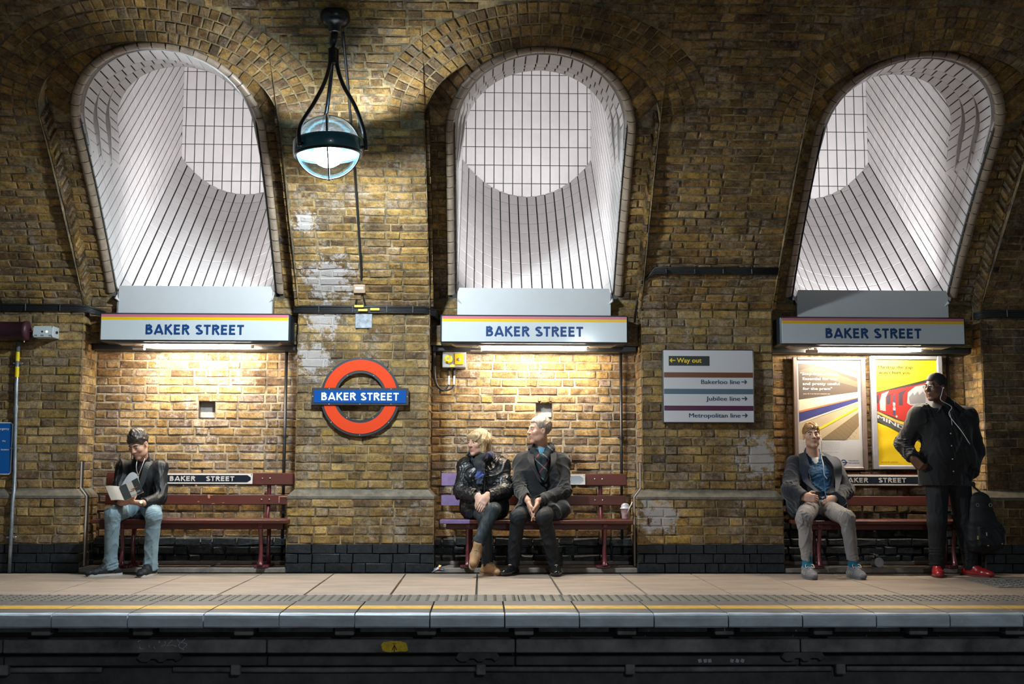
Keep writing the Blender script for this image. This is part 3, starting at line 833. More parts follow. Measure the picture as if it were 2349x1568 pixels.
# raised steps in the recesses
for i, xc in enumerate(BAYS):
    q = MB().box((xc, (-.05 + RD) / 2, .02), (2 * (HW - PLO) - .004, RD + .05, .04), ch=.004)
    st = obj('floor_recess_step', q, mat('step_stone', (.26, .22, .19), .65, var=.35, vscale=9, bmp=.3), kind='structure'); tag(st, 'low stone step in the recess ' + ['under the reading man\'s bench', 'under the couple\'s bench', 'under the bench below the posters'][i])
# ---- face of the platform above the track
CONC = mat('track_wall_concrete', (.17, .16, .165), .85, var=.6, vscale=4, bmp=.5, bscale=30)
CONC_D = mat('track_wall_sooty', (.07, .066, .07), .8, var=.5, vscale=5, bmp=.5)
ZB = -1.15
q = MB().grid([[(XL, -2.70, ZB), (XR, -2.70, ZB)], [(XL, -2.70, -.09), (XR, -2.70, -.09)]])
TW_ = obj('wall_platform_face', q, CONC_D, kind='structure'); tag(TW_, 'sooty wall below the platform edge facing the track')
for x0 in (-4.0, -3.38, -2.75, -2.12, -1.49, -.86, -.345, .27, .92, 1.54, 2.17, 2.78, 3.4, 4.0, 4.6):
    obj('corbel_block', MB().box((x0, -2.77, -.122), (.12, .16, .05), ch=.006), CONC, TW_)
    obj('ledge_panel', MB().box((x0 + .315 + R_.uniform(-.02, .02), -2.745, -.118), (.44 + R_.uniform(-.04, .04), .09, .034), ch=.004), mat('ledge_grey', (.30, .29, .31), .7, var=.5, vscale=7), TW_)
x = XL
while x < XR:
    L = R_.uniform(1.4, 2.3)
    obj('concrete_beam', MB().box((x + L / 2, -2.74, -.222), (L - .008, .12, .082), ch=.006), CONC, TW_)
    obj('concrete_beam', MB().box((x + L / 2, -2.73, -.318), (L - .008, .08, .055), ch=.006), CONC_D, TW_); x += L
for x0, L in ((-3.6, 2.4), (-1.0, 1.9), (1.1, 2.3), (3.6, 2.5)):
    obj('service_pipe', MB().tube([(x0 - L / 2, -2.72, -.375), (x0, -2.722, -.38), (x0 + L / 2, -2.72, -.376)], .018, 8), CONC, TW_, smooth=True)
for x0 in (-2.02, -.02, 2.05):
    q = MB().prism([(-.14, -.03), (-.11, -.052), (-.07, -.052), (-.05, -.034), (-.02, -.034), (0, -.052), (.03, -.052), (.05, -.034), (.09, -.034), (.11, -.05), (.14, -.03), (.12, 0), (-.12, 0)], -.05, .0, Matrix.Translation((x0, -2.76, -.262)))
    obj('scalloped_bracket', q, CONC_D, TW_)
for x0 in (-3.0, -1.55, 0.0, .95, 2.3, 3.9):
    obj('pipe_clip', MB().box((x0, -2.75, -.372), (.06, .05, .065), ch=.006), CONC, TW_)
q = MB(); pts = []
for k in range(15):
    a = 2 * math.pi * k / 15; pts.append((.082 * math.copysign(abs(math.cos(a)) ** .5, math.cos(a)) + R_.uniform(-.008, .008), .033 * math.copysign(abs(math.sin(a)) ** .5, math.sin(a)) + R_.uniform(-.005, .005)))
q.prism(pts, -.001, 0, Matrix.Translation((-.548, -2.80, -.222))); YP = obj('paint_patch', q, mat('survey_yellow', (.75, .50, .02), .6, var=.3, vscale=40), TW_)
q = MB()
for a, L in ((0, .045), (24, .035), (-24, .035)):
    q.box((-.548 + math.sin(rad(a)) * L / 2, -2.8013, -.212 - L / 2), (.005, .0008, L), Matrix.Rotation(rad(-a), 3, 'Y'))
q.box((-.548, -2.8013, -.206), (.022, .0008, .004)); obj('survey_arrow', q, mat('survey_ink', (.08, .03, .02), .8), TW_)
for st_ in [[(-2.158, -0.195), (-2.153, -0.187), (-2.141, -0.184)], [(-2.142, -0.223), (-2.146, -0.231), (-2.136, -0.236), (-2.122, -0.235)], [(-2.089, -0.211), (-2.084, -0.228)], [(-2.059, -0.224), (-2.049, -0.234)], [(-2.026, -0.184), (-2.027, -0.198), (-2.018, -0.193)], [(-1.989, -0.188), (-1.985, -0.202), (-1.99, -0.214), (-2.013, -0.219)], [(-1.943, -0.181), (-1.969, -0.206), (-1.977, -0.218), (-1.95, -0.211), (-1.914, -0.22)], [(-1.914, -0.177), (-1.901, -0.194), (-1.895, -0.198)], [(-1.865, -0.172), (-1.87, -0.181), (-1.89, -0.197), (-1.905, -0.211), (-1.897, -0.228), (-1.867, -0.242)], [(-1.887, -0.195), (-1.855, -0.203), (-1.852, -0.214), (-1.878, -0.234)]]:
    q = MB(); stroke(q, st_, .0045, -2.8012, False, .001); obj('chalk_stroke', q, mat('chalk', (.42, .40, .44), .9, var=.4, vscale=120), TW_)
for x_ in (1.395, 1.43, 1.458, 1.60, 1.635, 1.668):
    obj('chalk_stroke', MB().box((x_, -2.7712, -.318), (.022, .001, .022), Matrix.Rotation(.3 * (x_ - 1.5) * 8, 3, 'Y')), MATS['chalk'], TW_)
# trackbed, well below the view
tb = obj('floor_trackbed', MB().grid([[(XL, -10.0, ZB), (XR, -10.0, ZB)], [(XL, -2.7, ZB), (XR, -2.7, ZB)]]), mat('ballast', (.05, .045, .045), .95, var=.6, vscale=20, bmp=1, bscale=30, bdist=.02), kind='structure'); tag(tb, 'dark trackbed between the platforms')
# ------------------------------------------------------------------ signs
SIGNW = mat('sign_white_enamel', (.56, .60, .63), .28, coat=.3, var=.03, vscale=2)
INKB = mat('sign_blue_ink', (.006, .045, .17), .35)
PINK = mat('pink_stripe', (.56, .16, .21), .3); YEL = mat('yellow_stripe', (.80, .50, .005), .3)
FRM = mat('sign_frame_grey', (.035, .045, .055), .35, .3)
BLK_ = mat('black_steel', (.012, .013, .015), .4)
GREYM = mat('grey_steel', (.36, .37, .38), .4, .5)
TUBE = emit('fluorescent_tube', C_TUBE, P_TUBE / (2 * math.pi ** 2 * .0135 * .93))
SLAB2 = ['above the reading man', 'above the couple', 'above the posters']
sign_front = -.10
for i, xc0 in enumerate(((-3.345 - 1.69) / 2, (-.374 + 1.285) / 2, (2.627 + 4.295) / 2)):
    xc = xc0; z0, z1 = 1.992, 2.244; hw = .829; yF = sign_front
    S = thing('station_sign_box', 'long white station name sign box with pink and yellow stripes ' + SLAB2[i], 'sign', (xc, .1, 1.95), 'station name sign boxes')
    obj('casing', MB().box((xc, (yF + .19) / 2 + .004, (z0 + z1) / 2), (2 * hw, .19 - yF, z1 - z0), ch=.012), FRM, S)
    obj('face_panel', MB().box((xc, yF + .0035, (z0 + z1) / 2 - .004), (2 * hw - .028, .01, z1 - z0 - .034), ch=.002), SIGNW, S)
    yy = yF - .0022
    obj('pink_stripe', MB().box((xc, yy + .001, z1 - .026), (2 * hw - .03, .0012, .024)), PINK, S)
    obj('yellow_stripe', MB().box((xc, yy + .001, z1 - .0505), (2 * hw - .03, .0012, .025)), YEL, S)
    caps('lettering', 'BAKER STREET', xc - .428, 2.052, .089, .857, yy, INKB, S)
    # luminaire under the box
    lum = MB().prism([(-.74, 0), (-.69, -.018), (.69, -.018), (.74, 0)], -.03, .12, Matrix.Translation((xc, 0, z0 + .003)))
    L = obj('luminaire', lum, mat('luminaire_white', (.55, .5, .45), .5), S)
    tz, ty = z0 - .028, .035
    x0, x1 = xc - .465, xc + .465
    obj('tube', MB().tube([(x0, ty, tz), (x1, ty, tz)], .0135, 12), TUBE, L, smooth=True)
    for xe in (x0 - .012, x1 + .012): obj('tube_cap', MB().box((xe, ty, tz + .004), (.026, .03, .036), ch=.004), MATS['luminaire_white'], L)
    obj('control_gear', MB().box((x0 - .05, .03, z0 - .048), (.10, .06, .032), ch=.004), mat('gear_tan', (.42, .33, .28), .5), S)
    for xx in (xc - .55, xc + .57): obj('screw', MB().tube([(xx, .02, z0 - .02), (xx, .02, z0 - .035)], .004, 6), GREYM, S)
    # cable trough along the wall behind
    bm_ = obj('wall_beam', MB().box((BAYS[i], .30, 1.978), (2 * HW - .03, .17, .055), ch=.006), BLK_); tag(bm_, 'black steel beam behind the sign box ' + SLAB2[i], kind='structure')
    # white board closing the foot of the shaft
    bw = MB(); bx = BAYS[i] + (0.0, -.01, .005)[i]; b0, b1 = 2.246, 2.512
    prof = [(-.69, b0), (.69, b0), (.69, b1 - .045), (.675, b1), (-.675, b1), (-.69, b1 - .045)] if i else [(-.675, b0), (.69, b0), (.69, b1 - .04), (.675, b1), (-.675, b1)]
    bw.prism(prof, 0, .012, Matrix.Translation((bx, .10, 0)))
    for sx in (-1, 1): bw.box((bx + sx * .684, .135, (b0 + b1) / 2 - .02), (.01, .05, b1 - b0 - .06))
    wb = obj('shaft_board', bw, mat('white_board', (.60, .60, .61), .45, var=.04, vscale=3)); tag(wb, 'plain white board closing the shaft foot ' + SLAB2[i], 'board', 'white shaft boards')
# roundel on the pier
cx, cz = -1.072, 1.521; yb = -.036
S = thing('roundel_sign', 'round red station sign with blue name bar on brick pier', 'sign', (cx, -.02, cz - .347))
def ring(r0, r1, y0, y1, n=72, zlo=None):
    mb = MB(); P = []
    for k in range(n):
        a = 2 * math.pi * k / n; c, s = math.cos(a), math.sin(a)
        P.append([(cx + r0 * c, y1, cz + r0 * s), (cx + r0 * c, y0, cz + r0 * s), (cx + r1 * c, y0, cz + r1 * s), (cx + r1 * c, y1, cz + r1 * s)])
    P.append(P[0]); return mb.grid(P)
obj('ring_frame', ring(.207, .347, yb, -.003), mat('bronze_frame', (.055, .058, .066), .4, .5), S)
obj('red_ring', ring(.230, .326, yb - .004, yb), mat('roundel_red', (.70, .062, .018), .22, coat=.4), S)
obj('bar_frame', MB().box((cx, yb - .002, cz), (.846, .03, .153), ch=.004), MATS['bronze_frame'], S)
obj('blue_bar', MB().box((cx, yb - .019, cz), (.803, .006, .112), ch=.001), mat('roundel_blue', (.004, .07, .30), .25, coat=.4), S)
caps('lettering', 'BAKER STREET', cx - .338, cz - .034, .0675, .678, yb - .0235, mat('roundel_white', (.72, .76, .78), .3), S, weight=.20)
RIV = mat('rivet_steel', (.6, .6, .6), .3, .7)
def rivet(x, z, y): obj('rivet', MB().lathe([(.0055, 0), (.0045, .003), (0, .0042)], 8, Matrix.Translation((x, y, z)) @ Matrix.Rotation(rad(90), 4, 'X')), RIV, S, smooth=True)
for a in (42, 90, 138, 222, 270, 318): rivet(cx + .337 * math.cos(rad(a)), cz + .337 * math.sin(rad(a)), yb)
for a in (58, 122, 238, 302): rivet(cx + .217 * math.cos(rad(a)), cz + .217 * math.sin(rad(a)), yb)
for dx in (-.27, 0, .27):
    for dz in (-.067, .067): rivet(cx + dx, cz + dz, yb - .017)
for dx in (-.413, .413): rivet(cx + dx, cz, yb - .017)
# line directions sign
x0, x1, z0, z1 = 1.596, 2.394, 1.305, 1.945; W, H = x1 - x0, z1 - z0; yf = -.058
S = thing('directions_sign', 'white way out and line directions sign on brick pier', 'sign', ((x0 + x1) / 2, -.03, z0))
obj('frame', MB().box(((x0 + x1) / 2, -.028, (z0 + z1) / 2), (W + .012, .05, H + .012), ch=.004), FRM, S)
obj('face_panel', MB().box(((x0 + x1) / 2, yf + .004, (z0 + z1) / 2), (W - .006, .008, H - .006), ch=.001), mat('sign_white_flat', (.62, .61, .64), .25, coat=.3), S)
fx = lambda f: x0 + f * W
fz = lambda f: z1 - f * H
y1_ = yf - .0012
obj('way_out_panel', MB().box(((fx(.06) + fx(.515)) / 2, yf, fz(.152)), (fx(.515) - fx(.06), .0015, .135 * H)), mat('way_out_black', (.016, .02, .02), .3), S)
YT = mat('way_out_yellow', (.88, .62, .0), .4)
arrow('arrow', fx(.072), fx(.135), fz(.145), .041, y1_, YT, S, right=False)
text('way_out_text', 'Way out', fx(.15), fz(.174), .041, y1_, YT, S, width=.275 * W, bold=.02)
for f0, f1, nm, c in ((.31, .382, 'brown_band', (.16, .052, .02)), (.538, .61, 'blue_grey_band', (.085, .14, .18)), (.77, .838, 'purple_band', (.085, .012, .05))):
    obj(nm, MB().box(((x0 + x1) / 2, yf, (fz(f0) + fz(f1)) / 2), (W - .008, .0014, fz(f0) - fz(f1))), mat(nm, c, .25, coat=.3), S)
NAVY = mat('sign_navy_ink', (.006, .04, .085), .4)
for s, xs0, zb in (('Bakerloo line', .418, .470), ('Jubilee line', .472, .700), ('Metropolitan line', .280, .932)):
    text('line_text', s, fx(.848), fz(zb), .0395, y1_, NAVY, S, width=(.848 - xs0) * W, align='R', fat=.0022)
    arrow('arrow', fx(.866), fx(.927), fz(zb) + .019, .041, y1_, NAVY, S)
# blue emergency notice, cut by the picture edge
S = thing('blue_notice', 'blue emergency notice with white lettering on the end pier', 'notice', (-4.4, -.02, .838))
pts = [(-4.75, .838), (-4.10, .838), (-4.085, .853), (-4.085, 1.267), (-4.10, 1.282), (-4.75, 1.282)]
obj('panel', MB().prism(pts, -.018, -.004), mat('notice_blue', (.004, .10, .36), .35), S)
q = MB(); stroke(q, pts, .007, -.0195, True); obj('white_border', q, mat('notice_white', (.75, .8, .85), .4), S)
for s, zz, c in (('Emergency', 1.233, .024), ('the', 1.130, .020), ('location', 1.055, .020)):
    text('notice_text', s, -4.125 + {'Emergency': .01, 'the': -.015, 'location': .02}[s], zz - .012, c * .82, -.0195, MATS['notice_white'], S, align='R', bold=.008)
# posters in frames
PW = mat('poster_white', (.42, .415, .44), .35, coat=.5); PT = {}
def pm(nm, c): return mat('print_' + nm, tuple(v * .78 for v in c), .5, coat=.1)
def frame(name, label, x0, x1, z0, z1, m, b=.04, y=.30):
    S = thing(name, label, 'poster', ((x0 + x1) / 2, y, z0))
    q = MB(); d = .045
    for (a, c, e, f) in ((x0, x0 + b, z0, z1), (x1 - b, x1, z0, z1), (x0 + b, x1 - b, z1 - b * .7, z1), (x0 + b, x1 - b, z0, z0 + b * .75)):
        q = MB().box(((a + c) / 2, y + d / 2, (e + f) / 2), (c - a, d, f - e), ch=.006); obj('frame_rail', q, m, S)
    return S
x0, x1, z0, z1 = 2.842, 3.514, .889, 1.923
S = frame('framed_poster', 'framed step-free access poster behind the seated young man', x0, x1, z0, z1, mat('frame_bronze', (.21, .16, .145), .4, .4, var=.1, vscale=5))
px0, px1, pz0, pz1 = x0 + .036, x1 - .042, z0 + .025, z1 - .03
obj('sheet', MB().box(((px0 + px1) / 2, .327, (pz0 + pz1) / 2), (px1 - px0, .006, pz1 - pz0)), PW, S)
PP = lambda f, g: (px0 + f * (px1 - px0), pz1 - g * (pz1 - pz0))
def pg(nm, pts, c, lay): poly(nm, [PP(*p) for p in pts], .3235 - .0007 * lay, pm(nm, c), S)
pg('platform_print', [(.03, .03), (.95, .03), (.95, .74), (.03, .74)], (.50, .40, .26), 0)
pg('tunnel_print', [(.03, .03), (.95, .03), (.95, .30), (.03, .37)], (.075, .055, .042), 1)
pg('tunnel_glow', [(.03, .10), (.3, .05), (.95, .20), (.95, .25)], (.15, .10, .065), 2)
pg('ceiling_light_print', [(.29, .03), (.52, .03), (.95, .125), (.95, .165)], (.75, .66, .52), 3)
pg('ceiling_beam_print', [(.66, .06), (.80, .03), (.95, .03), (.95, .10)], (.30, .20, .08), 3)
pg('ceiling_shade_print', [(.72, .055), (.80, .035), (.9, .055), (.82, .085)], (.09, .065, .05), 4)
pg('orange_light_print', [(.55, .13), (.80, .163), (.79, .173), (.58, .145)], (.75, .38, .08), 4)
pg('train_body_print', [(.03, .37), (.95, .295), (.95, .35), (.03, .48)], (.68, .60, .45), 2)
pg('orange_stripe_print', [(.03, .473), (.95, .343), (.95, .353), (.03, .492)], (.62, .20, .06), 3)
pg('blue_stripe_print', [(.03, .49), (.95, .352), (.95, .385), (.03, .578)], (.03, .035, .16), 3)
pg('edge_print', [(.03, .578), (.95, .385), (.95, .393), (.03, .595)], (.66, .58, .48), 3)
pg('yellow_line_print', [(.28, .645), (.95, .433), (.95, .450), (.28, .672)], (.80, .60, .03), 3)
pg('tactile_print', [(.36, .74), (.95, .485), (.95, .61), (.75, .74)], (.22, .155, .085), 3)
q = MB()
for a in range(9):
    for b in range(9):
        f, g = .42 + a * .052 + b * .025, .725 - a * .0215 + b * .012
        if f < .93 and g < .735 and g > .5 + (.95 - f) * .42: q.prism([(PP(f, g)[0] + .004 * math.cos(t), PP(f, g)[1] + .003 * math.sin(t)) for t in (0, 1.57, 3.14, 4.71)], .3205, .321)
obj('tactile_dots', q, pm('dots', (.08, .06, .04)), S, kind='stuff')
PTX = pm('white_ink', (.80, .77, .72))
for s, f, g in (('"Step-free access.', .06, .138), ('Essential for me', .095, .184), ('and pretty useful', .095, .231), ('for the pram"', .095, .277)):
    p = PP(f, g); text('quote_text', s, p[0], p[1], .024, .3195, PTX, S, bold=.012, width={'"': .60, 'E': .535, 'a': .575, 'f': .455}[s[0]] * (px1 - px0))
p = PP(.10, .318); text('quote_name', 'James, 33. A new dad and a wheelchair user.', p[0], p[1], .0085, .3195, PTX, S, width=.42 * (px1 - px0))
GI = pm('grey_ink', (.22, .23, .26))
for k, s in enumerate(('Planning a journey? The number of step-free routes', 'is growing. Use our step-free Tube guide to find the', 'stations that are right for you. Accessibility and more', 'at our website, wherever you travel.')):
    p = PP(.08, .775 + .0185 * k); text('small_print', s, p[0], p[1], .0085, .3235, GI, S, width=.57 * (px1 - px0))
p = PP(.08, .865); text('small_print', 'or call accessibility 0343 222 1234', p[0], p[1], .0105, .3235, GI, S, width=.54 * (px1 - px0))
PN = pm('navy_ink', (.01, .03, .12)); q = MB(); c = PP(.70, .953)
stroke(q, [(c[0] + .023 * math.cos(2 * math.pi * k / 24), c[1] + .023 * math.sin(2 * math.pi * k / 24)) for k in range(24)], .009, .3232, True); stroke(q, [(c[0] - .036, c[1]), (c[0] + .036, c[1])], .010, .3228); obj('poster_roundel', q, PN, S)
for s, g in (('TRANSPORT', .942), ('FOR LONDON', .962)):
    p = PP(.775, g); text('poster_imprint', s, p[0], p[1], .0105, .3232, PN, S, width=.165 * (px1 - px0), bold=.01)
obj('maker_plate', MB().box((x0 + .085, .297, z1 - .016), (.055, .003, .013)), mat('plate_white', (.6, .6, .6), .4), S)
x0, x1, z0, z1 = 3.562, 4.228, .897, 1.937
S = frame('framed_poster', 'framed yellow mind-the-gap poster behind the standing man', x0, x1, z0, z1, mat('frame_aluminium', (.40, .40, .46), .35, .4, var=.1, vscale=5), .048)
px0, px1, pz0, pz1 = x0 + .044, x1 - .044, z0 + .03, z1 - .03
PYm = pm('gap_yellow', (.86, .60, .012))
# the sheet is slightly cockled
q = MB(); G = []
for a in range(13):
    G.append([(px0 + (px1 - px0) * a / 12, .329 + .0018 * math.sin(b * .9 + a * .25) * (1 if b > 20 else .4), pz0 + (pz1 - pz0) * (1 - b / 40)) for b in range(41)])
q.grid(G); obj('sheet', q, PYm, S, smooth=True)
def pg(nm, pts, c, lay): poly(nm, [PP(*p) for p in pts], .3255 - .0007 * lay, pm(nm, c), S)
INK = mat('print_gap_ink', (.012, .011, .008), .9, spec=.05)
for s, f, g, wd in (('Minding the gap', .055, .088, .55), ("won't hurt you", .058, .138, .505)):
    p = PP(f, g); text('headline', s, p[0], p[1], .029, .3245, INK, S, width=wd * (px1 - px0), fat=.0016)
p = PP(.06, .185); text('small_print', 'Last year there were 312 gap-related injuries.', p[0], p[1], .010, .3245, pm('ochre_ink', (.45, .28, .01)), S, width=.52 * (px1 - px0))
p = PP(.06, .212); text('small_print', 'Take care on the Underground', p[0], p[1], .0115, .3245, INK, S, width=.41 * (px1 - px0), bold=.01)
pg('train_roof_print', [(0, .312), (1, .165), (1, .30), (0, .35)], (.035, .03, .035), 0)
pg('train_red_print', [(0, .318), (.62, .248), (.62, .575), (.42, .575), (.30, .545), (0, .478)], (.42, .03, .025), 1)
pg('train_front_print', [(.62, .248), (1, .19), (1, .62), (.62, .62)], (.40, .04, .03), 1)
pg('train_nose_print', [(.52, .31), (.64, .255), (.82, .235), (1, .21), (1, .45), (.55, .43), (.5, .41)], (.40, .41, .44), 2)
pg('skyline_print', [(.53, .36), (.60, .31), (.62, .34), (.68, .30), (.70, .335), (.76, .30), (.80, .33), (.80, .41), (.55, .42)], (.20, .20, .22), 3)
pg('grey_door_print', [(.06, .40), (.10, .325), (.215, .298), (.16, .36), (.155, .488), (.065, .478)], (.42, .41, .42), 2)
pg('window_print', [(.015, .345), (.06, .325), (.045, .415), (.012, .41)], (.06, .04, .06), 2)
pg('window_print', [(.175, .345), (.245, .32), (.225, .425), (.172, .425)], (.06, .04, .06), 2)
pg('window_print', [(.37, .315), (.50, .283), (.44, .335), (.43, .435), (.365, .432)], (.06, .05, .09), 2)
pg('door_gap_print', [(.275, .35), (.31, .32), (.31, .53), (.265, .52)], (.06, .06, .12), 2)
pg('white_panel_print', [(.272, .405), (.312, .41), (.312, .48), (.272, .478)], (.62, .58, .60), 3)
q = MB(); c = PP(.292, .443); stroke(q, [(c[0] + .010 * math.cos(2 * math.pi * k / 16), c[1] + .014 * math.sin(2 * math.pi * k / 16)) for k in range(16)], .004, .3228, True); stroke(q, [(c[0] - .013, c[1]), (c[0] + .013, c[1])], .004, .3226); obj('poster_roundel', q, pm('roundel_print', (.55, .05, .04)), S)
pg('headlamp_print', [(.305, .535), (.325, .525), (.345, .535), (.325, .55)], (.6, .6, .62), 3)
pg('track_print', [(0, .478), (.42, .575), (1, .62), (1, .66), (.3, .56), (0, .49)], (.05, .045, .05), 2)
pg('edge_yellow_print', [(0, .492), (.03, .49), (.30, .565), (1, .72), (1, .745), (.28, .583), (0, .503)], (.62, .45, .12), 3)
pg('gap_platform_print', [(0, .508), (.28, .585), (1, .75), (1, .86), (0, .575)], (.06, .065, .075), 2)
ang = math.atan2(-(.075) * (pz1 - pz0), .28 * (px1 - px0)); p = PP(.02, .552)
text('platform_text', 'MIND THE', 0, 0, .034, 0, pm('gap_white', (.62, .60, .62)), S, width=.50, fat=.006, M=Matrix.Translation((p[0], .3235, p[1])) @ Matrix.Rotation(-ang, 4, 'Y') @ Matrix(((1, 0, -.35, 0), (0, 1, 0, 0), (0, 0, 1, 0), (0, 0, 0, 1))))
p = PP(.055, .968); text('poster_imprint', 'MAYOR OF LONDON', p[0], p[1], .0125, .3245, INK, S, width=.27 * (px1 - px0))
obj('sheet_edge', MB().box(((px0 + px1) / 2, .322, pz0 + .006), (px1 - px0, .002, .010)), PTX, S)
obj('maker_plate', MB().box((x0 + .085, .297, z1 - .016), (.055, .003, .012)), mat('plate_red', (.6, .05, .06), .4), S)
# ------------------------------------------------------------------ benches
MAROON = mat('bench_maroon_paint', (.080, .019, .013), .45, var=.25, vscale=7, spec=.4, bmp=.08, bscale=30, stretch=(.3, 1, 1))
IRON = mat('bench_iron_maroon', (.12, .02, .026), .3, coat=.4, var=.15, vscale=12)
LAV = mat('lavender_tone', (.20, .14, .30), .35, var=.25, vscale=9, coat=.3)
ENB = mat('enamel_black', (.012, .016, .026), .2, coat=.5); ENW = mat('enamel_white', (.68, .64, .60), .25, coat=.5)
CHIP = mat('bare_wood', (.48, .22, .11), .6, var=.3, vscale=40)
def bench(xc, label):
    S = thing('platform_bench', label, 'bench', (xc, .1, .04), 'maroon platform benches')
    hw = .828; tilt = Matrix.Rotation(rad(-7), 3, 'X')
    # seat slats
    for k, (yy, w_) in enumerate(((-.17, .125), (-.035, .12), (.095, .12))):
        obj('seat_slat', MB().box((xc, yy, .443), (2 * hw, w_, .032), ch=.005), MAROON, S)
    obj('seat_rail', MB().box((xc, -.145, .403), (2 * hw - .10, .035, .05), ch=.004), MAROON, S)
    # back rails
    R1 = obj('back_rail', MB().box((xc - .008, .205, .800), (2 * hw + .005, .03, .105), tilt, ch=.004), MAROON, S)
    R2 = obj('back_rail', MB().box((xc - .015, .190, .616), (2 * hw - .01, .03, .086), tilt, ch=.004), MAROON, S)
    # enamel name plate on the top rail
    px = xc + .005; pw, ph = .445, .046
    P = obj('name_plate', MB().prism([(-pw, -ph), (pw, -ph), (pw, ph), (-pw, ph)], -.004, 0, Matrix.Translation((px, .184, .802)) @ Matrix.Rotation(rad(-7), 4, 'X')), ENW, S)
    Mp = Matrix.Translation((px, .1795, .802)) @ Matrix.Rotation(rad(-7), 4, 'X')
    a, b, c = pw - .016, ph - .014, .030
    oct_ = [(-a, -b + c * .7), (-a + c, -b), (a - c, -b), (a, -b + c * .7), (a, b - c * .7), (a - c, b), (-a + c, b), (-a, b - c * .7)]
    obj('plate_field', MB().prism(oct_, -.001, 0, Mp), ENB, P)
    t = caps('lettering', 'BAKER   STREET', px - .285, .802 - .021, .042, .57, .1742, ENW, P, weight=.23, gap=.10, space=.50, dy=.006)
    for sx in (-1, 1):
        for sz in (-1, 1): obj('plate_screw', MB().lathe([(.005, 0), (.003, .002), (0, .0025)], 6, Matrix.Translation((px + sx * (pw - .009), .179, .802 + sz * .036)) @ Matrix.Rotation(rad(90), 4, 'X')), BLK_, P)
    for sx in (-1, 1):
        lx = xc + sx * .59
        # cast-iron standard: back post, seat arm, curved front leg, foot
        sec = .019
        bp = smoothpath([(lx, .232, .85), (lx, .222, .62), (lx, .17, .47), (lx, .165, .40)], 5)
        q = MB().tube(bp, [sec] * len(bp), 8); obj('back_post', q, IRON, S, smooth=True)
        q = MB().box((lx, .0, .410), (.045, .36, .034), ch=.006); obj('seat_bracket', q, IRON, S)
        fl = smoothpath([(lx, -.145, .405), (lx, -.12, .32), (lx, -.095, .20), (lx, -.115, .10), (lx, -.13, .065)], 5)
        q = MB().tube(fl, [.021, .020, .020, .019, .019, .018, .018, .018, .018, .018, .018, .018, .019, .020, .021, .022, .023, .024, .024, .025, .026][:len(fl)], 8); obj('leg', q, IRON, S, smooth=True)
        rl = smoothpath([(lx + .02, .165, .405), (lx + .022, .14, .30), (lx + .022, .13, .18), (lx + .022, .16, .08), (lx + .022, .19, .055)], 5)
        q = MB().tube(rl, .019, 8); obj('leg', q, IRON, S, smooth=True)
        obj('foot', MB().box((lx, -.0, .053), (.07, .15, .026), ch=.005).box((lx - .005, -.012, .0535), (.125, .085, .027), ch=.005), IRON, S)
        obj('foot', MB().box((lx + .022, .19, .053), (.08, .11, .026), ch=.005), IRON, S)
        for dx in (-.034, .034):
            for (yy, zz) in ((.180, .806), (.165, .620)):
                obj('bolt', MB().lathe([(.007, 0), (.006, .004), (.003, .007), (0, .0075)], 8, Matrix.Translation((lx + dx - .02, yy + .004, zz)) @ Matrix.Rotation(rad(90), 4, 'X')), RIV, S, smooth=True)
    return S
# the front legs stand on the step edge, feet are pulled in under them
B1 = bench(-2.485, 'maroon wooden bench with enamel name plate under the reading man')
B2 = bench(.471, 'maroon wooden bench with lavender left end under the seated couple')
B3 = bench(3.52, 'maroon wooden bench with enamel name plate beside the seated young man')
for (zz, yy, w_) in ((.800, .186, .105), (.616, .171, .086)):  # lavender overlays at the left end of the back rails and front slat
    obj('lavender_end', MB().box((.471 - .70, yy + .002, zz), (.262, .006, w_ + .003), Matrix.Rotation(rad(-7), 3, 'X')), LAV, B2)
obj('lavender_end', MB().box((.471 - .70, -.17, .4445), (.256, .129, .0325), ch=.004), LAV, B2)
# chips and the scar of a lost plate on the first bench
q = MB()
for x, z, a, b in ((-2.485 + .07, .645, .012, .022), (-2.485 + .085, .655, .03, .006), (-2.485 + .11, .583, .018, .004), (-2.485 + .2, .59, .012, .004), (-2.485 - .02, .60, .01, .005)):
    pts = [(x + a * math.cos(t) * R_.uniform(.6, 1.1), z + b * math.sin(t) * R_.uniform(.6, 1.1)) for t in np.linspace(0, 6.0, 9)]
    yy = .1745 - (z - .616) * -.12
    q.prism(pts, yy - .0015, yy + .002)
obj('paint_chip', q, CHIP, B1)
q = MB(); stroke(q, [(-2.485 + .69, .585), (-2.485 + .69, .645), (-2.485 + .79, .645), (-2.485 + .795, .59), (-2.485 + .78, .583)], .008, .172, True, .004); obj('plate_scar', q, CHIP, B1)
# ------------------------------------------------------------------ pipes, boxes, cables
CAB = mat('black_cable', (.012, .012, .013), .45)
def cable(name, label, pts, r, n=7, seg=8, m=CAB, cat='cable', **k):
    o = obj(name, MB().tube(smoothpath(pts, n), r, seg), m, smooth=True); tag(o, label, cat); return o
for i, (x, lab) in enumerate(((-1.79, 'thin black upright pipe beside the reading man\'s recess edge'), (1.269, 'thin black upright pipe beside the couple\'s recess edge'), (4.30, 'thin black upright pipe behind the standing man'))):
    S = thing('wall_pipe', lab, 'pipe', (x, .365, .04))
    obj('pipe', MB().tube([(x, .365, .04), (x, .365, 1.96)], .014, 10), BLK_, S, smooth=True)
    for zz in (.50, 1.18): obj('coupling', MB().tube([(x, .365, zz - .012), (x, .365, zz + .012)], .019, 10).box((x, .378, zz), (.06, .018, .014)), BLK_, S)
